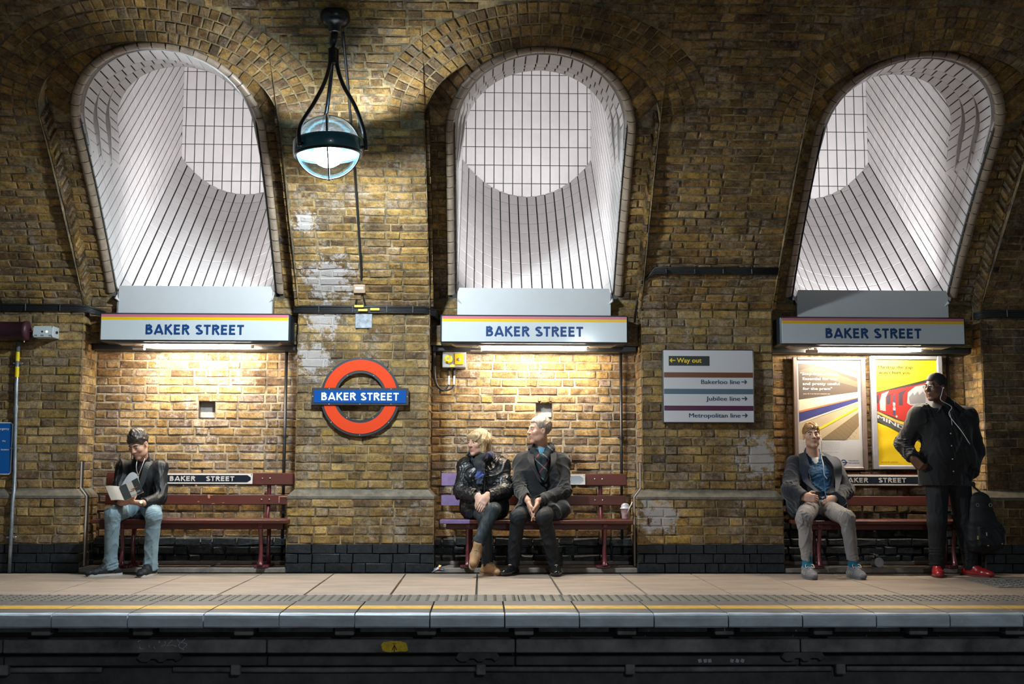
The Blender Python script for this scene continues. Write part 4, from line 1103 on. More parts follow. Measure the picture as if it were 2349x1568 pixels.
# conduits that follow the plinth profile on the reveals
for xe, sgn, lab in ((BAYS[0] - HW, 1, 'grey conduit bent over the plinth left of the reading man'), (BAYS[1] + HW, -1, 'grey conduit bent over the plinth right of the couple')):
    for k, yy in enumerate((.05, .10)):
        o = obj('bent_conduit', MB().tube([(xe + sgn * .012, yy, .95), (xe + sgn * .012, yy, PLT + .01), (xe + sgn * (PLO + .012), yy, PLH - .005), (xe + sgn * (PLO + .012), yy, .05)], .009, 8), CAB if k else mat('conduit_stone', (.30, .26, .22), .6), smooth=False)
        tag(o, ('black cable bent over the plinth left of the reading man' if sgn > 0 else 'black cable bent over the plinth right of the couple') if k else lab, 'conduit')
def bundle(label, paths, r=.009, ties=()):
    S = thing('cable_bundle', label, 'cable', paths[0][0])
    for p in paths: obj('cable', MB().tube(p, r, 7), CAB, S, smooth=True)
    for t in ties: obj('cable_clip', MB().box(t, (.012, .035, .066), ch=.003), BLK_, S)
    return S
rows = [(-.012, 0.0), (-.012, .013), (-.014, .026), (-.012, .039), (-.02, .05)]
bundle('black cable bundle along the end pier above the loudspeaker', [[(-5.0, y - .008, 2.27 + z), (-3.60, y - .008, 2.268 + z), (-3.48, y + .03, 2.262 + z), (-3.36, y + .12, 2.235 + z * .7)] for y, z in rows], ties=[(x, -.022, 2.295) for x in (-4.5, -4.02, -3.72)])
bundle('black cable bundle along the pier above the round sign', [[(-1.68, y + .05, 2.27 + z), (-1.60, y - .008, 2.268 + z), (-.52, y - .008, 2.268 + z), (-.43, y + .06, 2.25 + z), (-.40, y + .20, 2.22 + z)] for y, z in rows], ties=[(x, -.022, 2.295) for x in (-1.45, -1.15, -.85, -.62)])
bundle('black cable bundle high on the pier with the directions sign', [[(1.36, .06, 2.20 + k * .012), (1.385, -.0, 2.42), (1.40 + k * .012, -.19 - .004 * k, 2.545 + k * .007)] + [tuple(VP(x, .385 + k * .014, .012)) for x in (1.50, 1.9, 2.3, 2.585)] for k in range(5)], ties=[tuple(VP(x, .42, .012)) for x in (1.6, 1.85, 2.1, 2.35)])
bundle('black cable bundle along the dark pier at the picture edge', [[(4.42, y + .05, 2.245 + z), (4.52, y - .008, 2.262 + z), (5.4, y - .008, 2.262 + z)] for y, z in rows], ties=[(x, -.022, 2.29) for x in (4.7, 5.0)])
# cable clips that carry yellow markers
for x, z, lab in ((-1.095, 2.320, 'upper yellow cable marker under the junction box'), (-1.06, 2.285, 'lower yellow cable marker under the junction box'), (-.955, 2.293, 'yellow cable marker apart to the right of the others')):
    o = obj('cable_marker', MB().box((x, -.046, z), (.082, .006, .021), ch=.002), mat('marker_yellow', (.78, .58, .0), .4)); tag(o, lab, 'marker')
# lamp feed down the vault to its junction box
pts = [VP(-1.06, s, .012) for s in (2.62, 2.2, 1.7, 1.2, .7, .35)] + [Vector((-1.085, -.10, 2.53))]
cable('lamp_feed', 'black cable running down the vault from lamp to junction box', pts, .010)
S = thing('junction_box', 'tan junction box below the lamp cable on the pier', 'box', (-1.085, -.05, 2.41))
tbm = mat('junction_tan', (.42, .30, .20), .5)
n_ = Matrix.Rotation(rad(24), 3, 'X')
obj('box_body', MB().box((-1.085, -.105, 2.472), (.105, .07, .078), n_, ch=.006), tbm, S)
obj('box_label', MB().box((-1.085, -.142, 2.467), (.07, .002, .022), n_), mat('label_white', (.62, .58, .55), .5), S)
for dx in (-.065, .065): obj('box_lug', MB().box((-1.085 + dx, -.085, 2.49), (.028, .02, .03), n_, ch=.003), tbm, S); obj('box_lug', MB().box((-1.085 + dx, -.085, 2.455), (.028, .02, .03), n_, ch=.003), tbm, S)
for dx in (-.028, .03): obj('tail_cable', MB().tube(smoothpath([(-1.085 + dx, -.09, 2.44), (-1.085 + dx * 1.1, -.05, 2.38), (-1.085 + dx * 1.6, -.022, 2.318)], 5), .009, 7), CAB, S, smooth=True)
o = obj('wall_plate', MB().box((-1.055, -.006, 2.198), (.15, .012, .14), ch=.004), mat('weathered_zinc', (.22, .24, .27), .55, .3, var=.5, vscale=18)); tag(o, 'weathered grey metal plate on the pier under the cables', 'plate')
# isolator box in the couple's recess
S = thing('isolator_box', 'grey switch box with yellow knob and yellow cover above the couple', 'box', (-.258, .37, 1.80))
x0, x1, z0, z1 = -.366, -.150, 1.806, 1.95
obj('box_body', MB().box(((x0 + x1) / 2, .33, (z0 + z1) / 2), (x1 - x0, .13, z1 - z0), ch=.006), GREYM, S)
YK = mat('switch_yellow', (.80, .58, .01), .35)
obj('rotary_knob', MB().lathe([(.04, 0), (.038, .02), (.03, .024), (.028, .045), (0, .046)], 8, Matrix.Translation((-.312, .264, 1.882)) @ Matrix.Rotation(rad(90), 4, 'X')), YK, S)
obj('knob_window', MB().box((-.312, .216, 1.884), (.022, .004, .022)), mat('knob_grey', (.3, .32, .3), .3), S)
obj('yellow_cover', MB().box((-.215, .262, 1.882), (.078, .012, .10), ch=.003), mat('cover_amber', (.75, .42, .01), .4), S)
obj('cover_lock', MB().lathe([(.016, 0), (.014, .006), (0, .008)], 12, Matrix.Translation((-.215, .256, 1.88)) @ Matrix.Rotation(rad(90), 4, 'X')), RIV, S)
obj('box_label', MB().box((-.275, .2635, 1.823), (.045, .002, .022)), mat('label_yellow', (.6, .5, .05), .5), S)
for xx in (-.305, -.258):
    obj('gland', MB().tube([(xx, .32, z0), (xx, .32, z0 - .07)], [.014, .012], 8), CAB, S)
    obj('cable_sleeve', MB().tube([(xx, .32, z0 - .07), (xx - .003, .32, z0 - .15)], .009, 8), mat('label_white', (.62, .58, .55), .5), S)
    obj('supply_cable', MB().tube(smoothpath([(xx - .003, .32, z0 - .15), (xx - .03, .32, z0 - .19), (-.37 + (xx + .28) * .2, .31, z0 - .20), (-.43 + (xx + .28) * .2, .30, z0 - .12), (-.44 + (xx + .28) * .2, .30, z0 + .1), (-.435 + (xx + .28) * .2, .30, 2.1), (-.42 + (xx + .28) * .2, .26, 2.22)], 6), .009, 7), CAB, S, smooth=True)
# loudspeaker, its white box and pole at the left edge
S = thing('loudspeaker', 'dark maroon cylinder loudspeaker high on the end pier', 'loudspeaker', (-4.06, -.02, 2.0))
mr = mat('speaker_maroon', (.05, .012, .022), .45)
Mx = Matrix.Translation((-4.22, -.14, 2.075)) @ Matrix.Rotation(rad(90), 4, 'Y')
obj('drum', MB().lathe([(0, -.06), (.075, -.06), (.078, -.05), (.078, .24), (.084, .245), (.084, .275), (.06, .285), (0, .285)], 28, Mx), mr, S, smooth=True)
obj('bracket', MB().box((-4.05, -.035, 2.08), (.05, .07, .12), ch=.006).tube([(-3.935, -.14, 2.07), (-3.90, -.13, 2.07)], .006, 6), mr, S)
obj('bolt', MB().tube([(-3.975, -.14, 2.0), (-3.975, -.14, 1.975)], .006, 6), GREYM, S)
S = thing('white_control_box', 'small white box with green lamp beside the loudspeaker', 'box', (-3.81, -.01, 2.016))
obj('box_body', MB().box((-3.814, -.075, 2.067), (.175, .15, .098), ch=.004), mat('box_white', (.52, .58, .60), .4), S)
obj('box_hole', MB().lathe([(.009, 0), (0, .001)], 12, Matrix.Translation((-3.82, -.1505, 2.067)) @ Matrix.Rotation(rad(90), 4, 'X')), BLK_, S)
obj('green_lamp', MB().lathe([(.009, 0), (.006, .004), (0, .005)], 10, Matrix.Translation((-3.78, -.15, 2.067)) @ Matrix.Rotation(rad(90), 4, 'X')), emit('green_led', (.7, 1.0, .75), 2.0), S)
for dx in (-.06, -.005, .065): obj('printed_mark', MB().box((-3.814 + dx, -.1508, 2.034), (.026 if dx else .045, .001, .012)), mat('mark_grey', (.16, .18, .2), .6), S)
for dx in (-.08, .08):
    for dz in (-.042, .042): obj('screw', MB().lathe([(.005, 0), (0, .002)], 8, Matrix.Translation((-3.814 + dx, -.15, 2.067 + dz)) @ Matrix.Rotation(rad(90), 4, 'X')), BLK_, S)
obj('cable_gland', MB().tube([(-3.727, -.075, 2.067), (-3.712, -.075, 2.067)], .012, 8), BLK_, S)
S = thing('conduit_pole', 'galvanised conduit pole with yellow bands on the end pier', 'pole', (-4.03, -.06, 0))
pts = [(-4.066, -.03, 1.99), (-4.066, -.03, 1.6), (-4.055, -.03, 1.15), (-4.045, -.03, .86), (-4.035, -.055, .70), (-4.03, -.085, .60), (-4.03, -.085, .3), (-4.03, -.085, .0)]
galv = mat('galvanised_steel', (.30, .34, .38), .35, .7, var=.3, vscale=12)
obj('pole', MB().tube(pts, .0165, 12), galv, S, smooth=True)
for za, zb in ((1.90, 1.82), (1.77, 1.68)): obj('yellow_band', MB().tube([(-4.066, -.03, za), (-4.066, -.03, zb)], .0178, 12), mat('marker_yellow', (.78, .58, .0), .4), S)
for zz, yy in ((1.80, -.03), (1.06, -.03), (.30, -.085)):
    obj('saddle_clip', MB().box((-4.063 if zz > 1.5 else (-4.052 if zz > .9 else -4.03), yy + .008, zz), (.085, .02, .018), ch=.004), galv, S)
obj('pole_joint', MB().tube([(-4.062, -.03, 1.43), (-4.061, -.03, 1.37)], .020, 12), galv, S)
# ------------------------------------------------------------------ litter and cups
def put(name, label, cat, mb, m, smooth=False, loc=None): o = obj(name, mb, m, smooth=smooth, loc=loc); return tag(o, label, cat)
S = thing('drink_cup', 'clear plastic cup with domed lid and straw on the bench end', 'cup', (1.262, .04, .4605))
clr = mat('clear_plastic', (.75, .62, .62), .15, coat=.5)
obj('cup_body', MB().lathe([(0, .0), (.030, .0), (.032, .004), (.041, .085), (.043, .087), (.043, .092)], 20, Matrix.Translation((1.262, .04, .4605))), mat('cup_pink', (.62, .42, .40), .25, coat=.5, var=.5, vscale=30), S, smooth=True)
obj('drink', MB().lathe([(0, .002), (.0305, .002), (.0325, .018), (0, .019)], 16, Matrix.Translation((1.262, .04, .4603))), mat('red_drink', (.55, .06, .05), .2), S)
obj('lid', MB().lathe([(.047, .088), (.047, .096), (.040, .098), (.037, .118), (.024, .134), (.008, .138)], 20, Matrix.Translation((1.262, .04, .4605))), mat('clear_lid', (.42, .42, .44), .12, coat=.6), S, smooth=True)
obj('straw', MB().tube([(1.268, .01, .50), (1.318, -.012, .61)], .0045, 8), mat('straw_white', (.8, .76, .72), .4), S, smooth=True)
q = MB(); r2 = random.Random(3)
lat = [[(-.425 + .11 * a + r2.uniform(-.014, .014), -.14 + .05 * b + r2.uniform(-.012, .012) - .02 * a, .004 + .055 * max(0, math.sin(a * 2.6)) * (1 - abs(b - .5)) * r2.uniform(.5, 1.2) + .006 * r2.random()) for b in (0, .25, .5, .75, 1.0, 1.25)] for a in (0, .2, .4, .6, .8, 1.0)]
S = thing('crisp_packet', 'crumpled red and silver crisp packet at the foot of the pier', 'litter', (-.39, -.10, 0))
for k, (a0, a1, nm, c) in enumerate(((0, 3, 'silver_end', (.35, .36, .42)), (2, 4, 'red_panel', (.55, .04, .025)), (3, 6, 'foil_end', (.30, .33, .38)))):
    qq = MB().grid([[(p[0], p[1], p[2] + .001 * k) for p in row] for row in lat[a0:a1]]); obj(nm, qq, mat('packet_' + nm, c, .25, .5 if k != 1 else .0), S)
qq = MB().grid([[(p[0] + .004, p[1], p[2] + .012) for p in row[1:4]] for row in lat[2:4]]); obj('yellow_flash', qq, mat('packet_yellow', (.8, .55, .03), .3), S)
r2 = random.Random(5)
q = MB().grid([[(-2.375 + .085 * a / 5, .115 + .06 * b / 3, .042 + .016 * r2.random() * (1 if 0 < a < 5 else .3) + (.012 if a > 2 else 0)) for b in range(4)] for a in range(6)])
put('crumpled_tissue', 'scrap of pale tissue on the step under the first bench', 'litter', q, mat('tissue', (.50, .56, .58), .8), True)
S = thing('paper_cup', 'white takeaway cup lying end-on under the bench', 'cup', (3.505, .09, .04))
Mc = Matrix.Translation((3.505, .06, .083)) @ Matrix.Rotation(rad(82), 4, 'X') @ Matrix.Rotation(rad(12), 4, 'Y')
obj('cup_body', MB().lathe([(.030, -.10), (.040, 0)], 24, Mc), mat('paper_white', (.55, .53, .56), .5), S, smooth=True)
obj('lid', MB().lathe([(.044, -.008), (.0445, .004), (.040, .008), (.034, .008), (.033, .003), (0, .003)], 24, Mc), mat('lid_white', (.58, .55, .60), .35), S)
obj('lid_slot', MB().box((3.506, .055, .105), (.02, .002, .003)), mat('lid_print', (.3, .28, .32), .5), S)
r2 = random.Random(9)
q = MB().grid([[(3.50 + .03 * a / 3 + r2.uniform(-.004, .004), .12 + .02 * b, .13 + .022 * b * r2.random() + .01 * r2.random()) for b in range(3)] for a in range(4)])
put('torn_sleeve', 'torn pale paper scrap stuck on the wall above the takeaway cup', 'litter', q.box((3.51, .28, .145), (.01, .24, .004)), mat('tissue2', (.50, .45, .45), .8), True)
# ------------------------------------------------------------------ hanging globe lamp
LBLK = mat('lamp_black', (.008, .010, .014), .28, coat=.5)
LTEAL = mat('lamp_band_teal', (.02, .12, .16), .3, coat=.4)
def glass_mat():
    m = bpy.data.materials.new('lamp_glass'); nt, nd, lk, b = nodes_of(m)
    out = nd['Material Output']; tr = nd.new('ShaderNodeBsdfTransparent'); tr.inputs[0].default_value = (.86, .95, .97, 1)
    gl = nd.new('ShaderNodeBsdfGlossy'); gl.inputs['Roughness'].default_value = .05
    lw = nd.new('ShaderNodeLayerWeight'); lw.inputs[0].default_value = .25
    mx = nd.new('ShaderNodeMixShader'); lk.new(lw.outputs['Facing'], mx.inputs[0]); lk.new(tr.outputs[0], mx.inputs[1]); lk.new(gl.outputs[0], mx.inputs[2]); lk.new(mx.outputs[0], out.inputs[0])
    return m
LGLASS = glass_mat()
def hazy():
    m = bpy.data.materials.new('lamp_hazy_glass'); nt, nd, lk, b = nodes_of(m); out = nd['Material Output']
    tr = nd.new('ShaderNodeBsdfTransparent'); tr.inputs[0].default_value = (.90, .95, .97, 1)
    t = nd.new('ShaderNodeBsdfTranslucent'); t.inputs[0].default_value = (.82, .93, 1.0, 1)
    gl = nd.new('ShaderNodeBsdfGlossy'); gl.inputs['Roughness'].default_value = .06
    mx = nd.new('ShaderNodeMixShader'); mx.inputs[0].default_value = .0055; lk.new(tr.outputs[0], mx.inputs[1]); lk.new(t.outputs[0], mx.inputs[2])
    lw = nd.new('ShaderNodeLayerWeight'); lw.inputs[0].default_value = .2; m2 = nd.new('ShaderNodeMixShader'); lk.new(lw.outputs['Facing'], m2.inputs[0]); lk.new(mx.outputs[0], m2.inputs[1]); lk.new(gl.outputs[0], m2.inputs[2]); lk.new(m2.outputs[0], out.inputs[0]); return m
LHAZE = hazy()
def globe_lamp(C, top, label):
    """C: centre of the globe, top: point of the vault it hangs from"""
    C, top = Vector(C), Vector(top)
    S = thing('globe_lamp', label, 'lamp', tuple(top))
    tlt = Matrix.Translation(C) @ Matrix.Rotation(rad(-3.0), 4, 'Y')
    r = .235
    # rose and stem
    obj('ceiling_rose', MB().lathe([(.0, .03), (.105, .03), (.112, .0), (.108, -.03), (.085, -.06), (.05, -.075), (.045, -.115), (.032, -.125), (0, -.125)], 28, Matrix.Translation(top + Vector((0, 0, .0)))), LBLK, S, smooth=True)
    st = top + Vector((0, 0, -.12)); cl = Vector((C.x + .025, C.y, C.z + .70))
    obj('stem', MB().tube([st, cl + Vector((0, 0, .07)), cl + Vector((0, 0, .065)), cl], [.027, .026, .016, .016], 14), LBLK, S, smooth=True)
    obj('clamp', MB().tube([cl + Vector((0, 0, .045)), cl + Vector((0, 0, -.07))], .036, 14), LBLK, S)
    for az in (-8, 112, 232):
        d = Vector((math.cos(rad(az)), math.sin(rad(az)), 0))
        end = tlt @ (d * .285 + Vector((0, 0, -.045))); e2 = tlt @ (d * .272 + Vector((0, 0, .10)))
        p = smoothpath([cl + d * .03 + Vector((0, 0, .04)), cl + d * .034 + Vector((0, 0, -.09)), cl + d * .085 + Vector((0, 0, -.24)), cl + d * .175 + Vector((0, 0, -.40)), e2, end], 6)
        obj('arm', MB().tube(p, .0155, 10), LBLK, S, smooth=True)
        obj('arm_stud', MB().tube([tlt @ (d * .24 + Vector((0, 0, -.02))), tlt @ (d * .29 + Vector((0, 0, -.02)))], .012, 8), LBLK, S)
    # band, glasses, straps
    obj('band', MB().lathe([(.236, -.052), (.247, -.054), (.254, -.044), (.252, .04), (.246, .052), (.236, .052), (.233, .0), (.236, -.052)], 56, tlt), LTEAL, S, smooth=True)
    obj('band_rim', MB().lathe([(.232, -.066), (.250, -.066), (.250, -.050), (.232, -.050), (.232, -.066)], 56, tlt), LBLK, S, smooth=True)
    up = [(r * math.cos(a), r * math.sin(a)) for a in np.linspace(.18, math.pi / 2, 14)]
    obj('upper_glass', MB().lathe(up, 40, tlt), LHAZE, S, smooth=True)
    obj('uplight_shield', MB().lathe([(0, -.012), (.06, -.016), (.104, -.03), (.109, -.03), (.068, -.008), (0, -.004)], 30, tlt), mat('shield_white', (.6, .62, .62), .5), S, smooth=True)  # disc added above the bulb to block its steep upward light
    obj('gear_hook', MB().tube(smoothpath([tlt @ Vector(p) for p in ((-.11, -.02, .03), (-.07, -.03, .09), (.0, -.03, .12), (.07, -.02, .10))], 5), .006, 6), LBLK, S, smooth=True)
    obj('lamp_holder', MB().tube([tlt @ Vector((0, 0, .225)), tlt @ Vector((0, 0, -.01))], .012, 8), LBLK, S)
    lo = [(r * math.cos(a), -r * math.sin(a)) for a in np.linspace(.2, math.pi / 2, 14)]
    obj('lower_glass', MB().lathe(lo, 40, tlt), LGLASS, S, smooth=True)
    for az in (-84, 6, 96, 186):
        for sg in (1, -1):
            pts = [tlt @ Vector(((r + .003) * math.cos(a) * math.cos(rad(az)), (r + .003) * math.cos(a) * math.sin(rad(az)), sg * (r + .003) * math.sin(a))) for a in np.linspace(.2, 1.5, 12)]
            obj('strap', MB().tube(pts, [.0085 if sg > 0 else .0065] * 12, 6), LBLK, S, smooth=True)
    obj('finial', MB().lathe([(0, -.012), (.012, -.008), (.014, 0), (0, .004)], 12, tlt @ Matrix.Translation((0, 0, -r - .004))), LBLK, S, smooth=True)
    # lamp: a short discharge lamp under the added white disc
    bl = obj('bulb', MB().lathe([(0, .03), (.06, .024), (.098, .0), (.10, -.025), (.078, -.055), (.04, -.075), (0, -.082)], 24, tlt @ Matrix.Translation((0, 0, -.068))), emit('bulb_glow', C_GLOBE, P_GLOBE / (4 * math.pi ** 2 * .09 ** 2)), S, smooth=True)
    return S
globe_lamp((-1.143, -1.94, 3.235), (-1.108, -1.945, 4.225), 'black framed glass globe lamp hanging from the vault, lit')
LAMP0 = bpy.data.objects['globe_lamp']
dup(LAMP0, (3.0, -9.8, 0), 'globe lamp over the opposite platform')
# ------------------------------------------------------------------ people: smooth solid modelling on a grid
V3 = lambda *a: np.array(a, dtype=np.float64)
def unit(v): v = np.asarray(v, float); return v / (np.linalg.norm(v) + 1e-12)
class Solid:
    """a distance field on a grid; shapes are blended in, then skinned as one continuous mesh"""
    def __init__(s, lo, hi, h):
        s.lo = np.asarray(lo, float); s.h = h; s.n = np.ceil((np.asarray(hi) - s.lo) / h).astype(int) + 1
        s.d = np.full(s.n, 0.3, np.float32)
        s.ax = [(s.lo[i] + h * np.arange(s.n[i])).astype(np.float32) for i in range(3)]
    def box(s, lo, hi):
        i0 = np.clip(np.floor((np.asarray(lo) - s.lo) / s.h).astype(int), 0, s.n); i1 = np.clip(np.ceil((np.asarray(hi) - s.lo) / s.h).astype(int) + 1, 0, s.n)
        sl = tuple(slice(a, b) for a, b in zip(i0, i1))
        X, Y, Z = np.meshgrid(*[s.ax[i][sl[i]] for i in range(3)], indexing='ij', sparse=True)
        return sl, X, Y, Z
    def mix(s, sl, d, k, op='add'):
        a = s.d[sl]
        if a.size == 0: return
        if op == 'cut': d = -d
        if op == 'add':
            h = np.clip(.5 + .5 * (a - d) / k, 0, 1); s.d[sl] = a * (1 - h) + d * h - k * h * (1 - h)
        else:
            h = np.clip(.5 - .5 * (a - d) / k, 0, 1); s.d[sl] = a * (1 - h) + d * h + k * h * (1 - h)
    def cone(s, a, b, r1, r2, k=.02, flat=None, op='add'):
        a, b = np.asarray(a, float), np.asarray(b, float); m = max(r1, r2) + k + .02
        sl, X, Y, Z = s.box(np.minimum(a, b) - m, np.maximum(a, b) + m)
        ba = b - a; L = ba @ ba + 1e-9
        px, py, pz = X - a[0], Y - a[1], Z - a[2]
        t = np.clip((px * ba[0] + py * ba[1] + pz * ba[2]) / L, 0, 1)
        px, py, pz = px - t * ba[0], py - t * ba[1], pz - t * ba[2]
        f = 1.0
        if flat is not None:
            ax, f = unit(flat[0]), flat[1]; c = (px * ax[0] + py * ax[1] + pz * ax[2]) * (1 / f - 1)
            px, py, pz = px + c * ax[0], py + c * ax[1], pz + c * ax[2]
        s.mix(sl, (np.sqrt(px * px + py * py + pz * pz) - (r1 + (r2 - r1) * t)) * min(1, f), k, op); return s
    def chain(s, pts, rs, k=.02, flat=None, op='add'):
        for i in range(len(pts) - 1): s.cone(pts[i], pts[i + 1], rs[i], rs[i + 1], k, flat, op)
        return s
    def ell(s, c, r, R=None, k=.02, op='add'):
        c = np.asarray(c, float); r = np.asarray(r, float); m = r.max() + k + .02
        sl, X, Y, Z = s.box(c - m, c + m)
        px, py, pz = X - c[0], Y - c[1], Z - c[2]
        if R is not None: px, py, pz = (R[i][0] * px + R[i][1] * py + R[i][2] * pz for i in range(3))
        k0 = np.sqrt((px / r[0]) ** 2 + (py / r[1]) ** 2 + (pz / r[2]) ** 2) + 1e-6
        k1 = np.sqrt((px / r[0] ** 2) ** 2 + (py / r[1] ** 2) ** 2 + (pz / r[2] ** 2) ** 2) + 1e-6
        s.mix(sl, k0 * (k0 - 1) / k1, k, op); return s
    def rbox(s, c, hf, R=None, rr=.01, k=.01, op='add'):
        c = np.asarray(c, float); hf = np.asarray(hf, float); m = np.linalg.norm(hf) + k + .02
        sl, X, Y, Z = s.box(c - m, c + m)
        px, py, pz = X - c[0], Y - c[1], Z - c[2]
        if R is not None: px, py, pz = (R[i][0] * px + R[i][1] * py + R[i][2] * pz for i in range(3))
        q = [np.abs(p) - (hf[i] - rr) for i, p in enumerate((px, py, pz))]
        o = np.sqrt(sum(np.maximum(v, 0) ** 2 for v in q)) + np.minimum(np.maximum(np.maximum(q[0], q[1]), q[2]), 0) - rr
        s.mix(sl, o, k, op); return s
    def plane(s, p, n, rad_, k=.004):
        """cut away what lies beyond a plane, within rad_ of p"""
        p = np.asarray(p, float); n = unit(n); sl, X, Y, Z = s.box(p - rad_, p + rad_)
        d = (X - p[0]) * n[0] + (Y - p[1]) * n[1] + (Z - p[2]) * n[2]
        r = np.sqrt((X - p[0]) ** 2 + (Y - p[1]) ** 2 + (Z - p[2]) ** 2) - rad_ * .98
        s.mix(sl, np.maximum(-d, r), k, 'cut'); return s
    def crumple(s, amp, freq, seed, stretch=(1, 1, 1), centre=None, radius=None):
        rg = np.random.RandomState(seed)
        if centre is None: sl, X, Y, Z = s.box(s.lo, s.lo + s.h * s.n)
        else: sl, X, Y, Z = s.box(np.asarray(centre) - radius, np.asarray(centre) + radius)
        d = s.d[sl]
        if d.size == 0: return s
        X, Y, Z = np.broadcast_arrays(X, Y, Z); near = np.abs(d) < .035
        x, y, z = X[near] * stretch[0], Y[near] * stretch[1], Z[near] * stretch[2]; tot = 0
        for o in range(3):
            v, w_, u_ = (unit(rg.normal(size=3)) for _ in range(3)); f = freq * (1.0 + .7 * o); ph = rg.uniform(0, 6, 3)
            n_ = np.sin((x * v[0] + y * v[1] + z * v[2]) * f + 1.6 * np.sin((x * w_[0] + y * w_[1] + z * w_[2]) * f * .55 + ph[0]) + ph[1])
            g_ = .5 + .5 * np.sin((x * u_[0] + y * u_[1] + z * u_[2]) * f * .35 + ph[2])
            tot = tot + (1 - np.abs(n_)) ** 2 * g_ / (1 + o * .6)
        fall = 1.0
        if centre is not None:
            c = centre; fall = np.clip(1.3 - np.sqrt((X[near] - c[0]) ** 2 + (Y[near] - c[1]) ** 2 + (Z[near] - c[2]) ** 2) / radius * 1.3, 0, 1)
        d[near] -= (amp * (tot - .45) * fall).astype(np.float32); s.d[sl] = d; return s
    def mesh(s, name, off, m, cols=None):
        d = s.d; S_ = d < 0
        c = np.zeros(np.array(d.shape) - 1, np.int8)
        for i in (0, 1):
            for j in (0, 1):
                for k in (0, 1): c += S_[i:d.shape[0] - 1 + i, j:d.shape[1] - 1 + j, k:d.shape[2] - 1 + k]
        act = (c > 0) & (c < 8); I, J, K = np.nonzero(act); n = len(I)
        idx = np.full(act.shape, -1, np.int32); idx[act] = np.arange(n)
        pos = np.zeros((n, 3)); cnt = np.zeros(n)
        for ax in range(3):
            for p in (0, 1):
                for q in (0, 1):
                    o = [0, 0, 0]; oth = [a for a in range(3) if a != ax]; o[oth[0]] = p; o[oth[1]] = q; e = list(o); e[ax] = 1
                    d0 = d[I + o[0], J + o[1], K + o[2]]; d1 = d[I + e[0], J + e[1], K + e[2]]; x = (d0 < 0) != (d1 < 0)
                    t = d0[x] / (d0[x] - d1[x]); pt = np.array(o, float)[None, :].repeat(len(t), 0); pt[:, ax] += t; pos[x] += pt; cnt[x] += 1
        pos = (pos / cnt[:, None] + np.stack([I, J, K], 1)) * s.h + s.lo
        faces = []
        for ax in range(3):
            a0 = [slice(None)] * 3; a1 = [slice(None)] * 3; a0[ax] = slice(0, -1); a1[ax] = slice(1, None)
            for q in range(3):
                if q != ax: a0[q] = slice(1, -1); a1[q] = slice(1, -1)
            s0, s1 = S_[tuple(a0)], S_[tuple(a1)]; x = s0 != s1; i, j, k = np.nonzero(x); fl = s0[x]
            b = [i, j, k]; u, v = [q for q in range(3) if q != ax]
            def cell(du, dv):
                z = [b[0].copy(), b[1].copy(), b[2].copy()]; z[u] = z[u] + du; z[v] = z[v] + dv; return idx[z[0], z[1], z[2]]
            Q = np.stack([cell(0, 0), cell(1, 0), cell(1, 1), cell(0, 1)], 1)
            if ax == 1: fl = ~fl
            Q[~fl] = Q[~fl][:, ::-1]; faces.append(Q)
        F = np.concatenate(faces); F = F[(F >= 0).all(1)]
        me = bpy.data.meshes.new(name); me.vertices.add(n); me.vertices.foreach_set('co', (pos - np.asarray(off)).astype(np.float32).ravel())
        me.loops.add(F.size); me.loops.foreach_set('vertex_index', F.astype(np.int32).ravel())
        me.polygons.add(len(F)); me.polygons.foreach_set('loop_start', np.arange(0, F.size, 4, dtype=np.int32)); me.polygons.foreach_set('loop_total', np.full(len(F), 4, np.int32))
        me.update(calc_edges=True); me.polygons.foreach_set('use_smooth', np.ones(len(F), bool))
        if cols is not None:
            at = me.attributes.new('tint', 'FLOAT_COLOR', 'POINT'); C = np.ones((n, 4), np.float32); C[:, :3] = cols(pos); at.data.foreach_set('color', C.ravel())
        me.materials.append(m); return me
def around(pts, m): P = np.array(pts); return P.min(0) - m, P.max(0) + m
class Head:
    def __init__(s, c, fwd, roll=0.0, scale=1.0):
        s.c = np.asarray(c, float); s.f = unit(fwd); r = unit(np.cross(s.f, (0, 0, 1))); u = np.cross(r, s.f)
        cr, sr = math.cos(rad(roll)), math.sin(rad(roll)); s.r = r * cr + u * sr; s.u = u * cr - r * sr; s.k = scale
        s.R = np.array([s.r, s.f, s.u])
    def __call__(s, x, y, z): return s.c + (s.r * x + s.f * y + s.u * z) * s.k
    def loc(s, P): return ((P - s.c) @ s.R.T) / s.k
def skin_mat(name, base, lip, rough=.5):
    m = bpy.data.materials.new(name); nt, nd, lk, b = nodes_of(m)
    at = nd.new('ShaderNodeAttribute'); at.attribute_name = 'tint'
    n = noise(nt, 60, 3, .6, 'World')
    col = mixc(nt, 1.0, at.outputs['Color'], ramp(nt, n, [(.3, (.88, .86, .85)), (.7, (1.06, 1.04, 1.02))]), 'MULTIPLY')
    lk.new(col, b.inputs['Base Color']); b.inputs['Roughness'].default_value = rough
    b.inputs['Subsurface Weight'].default_value = .12; b.inputs['Subsurface Radius'].default_value = (.01, .004, .002)
    return m
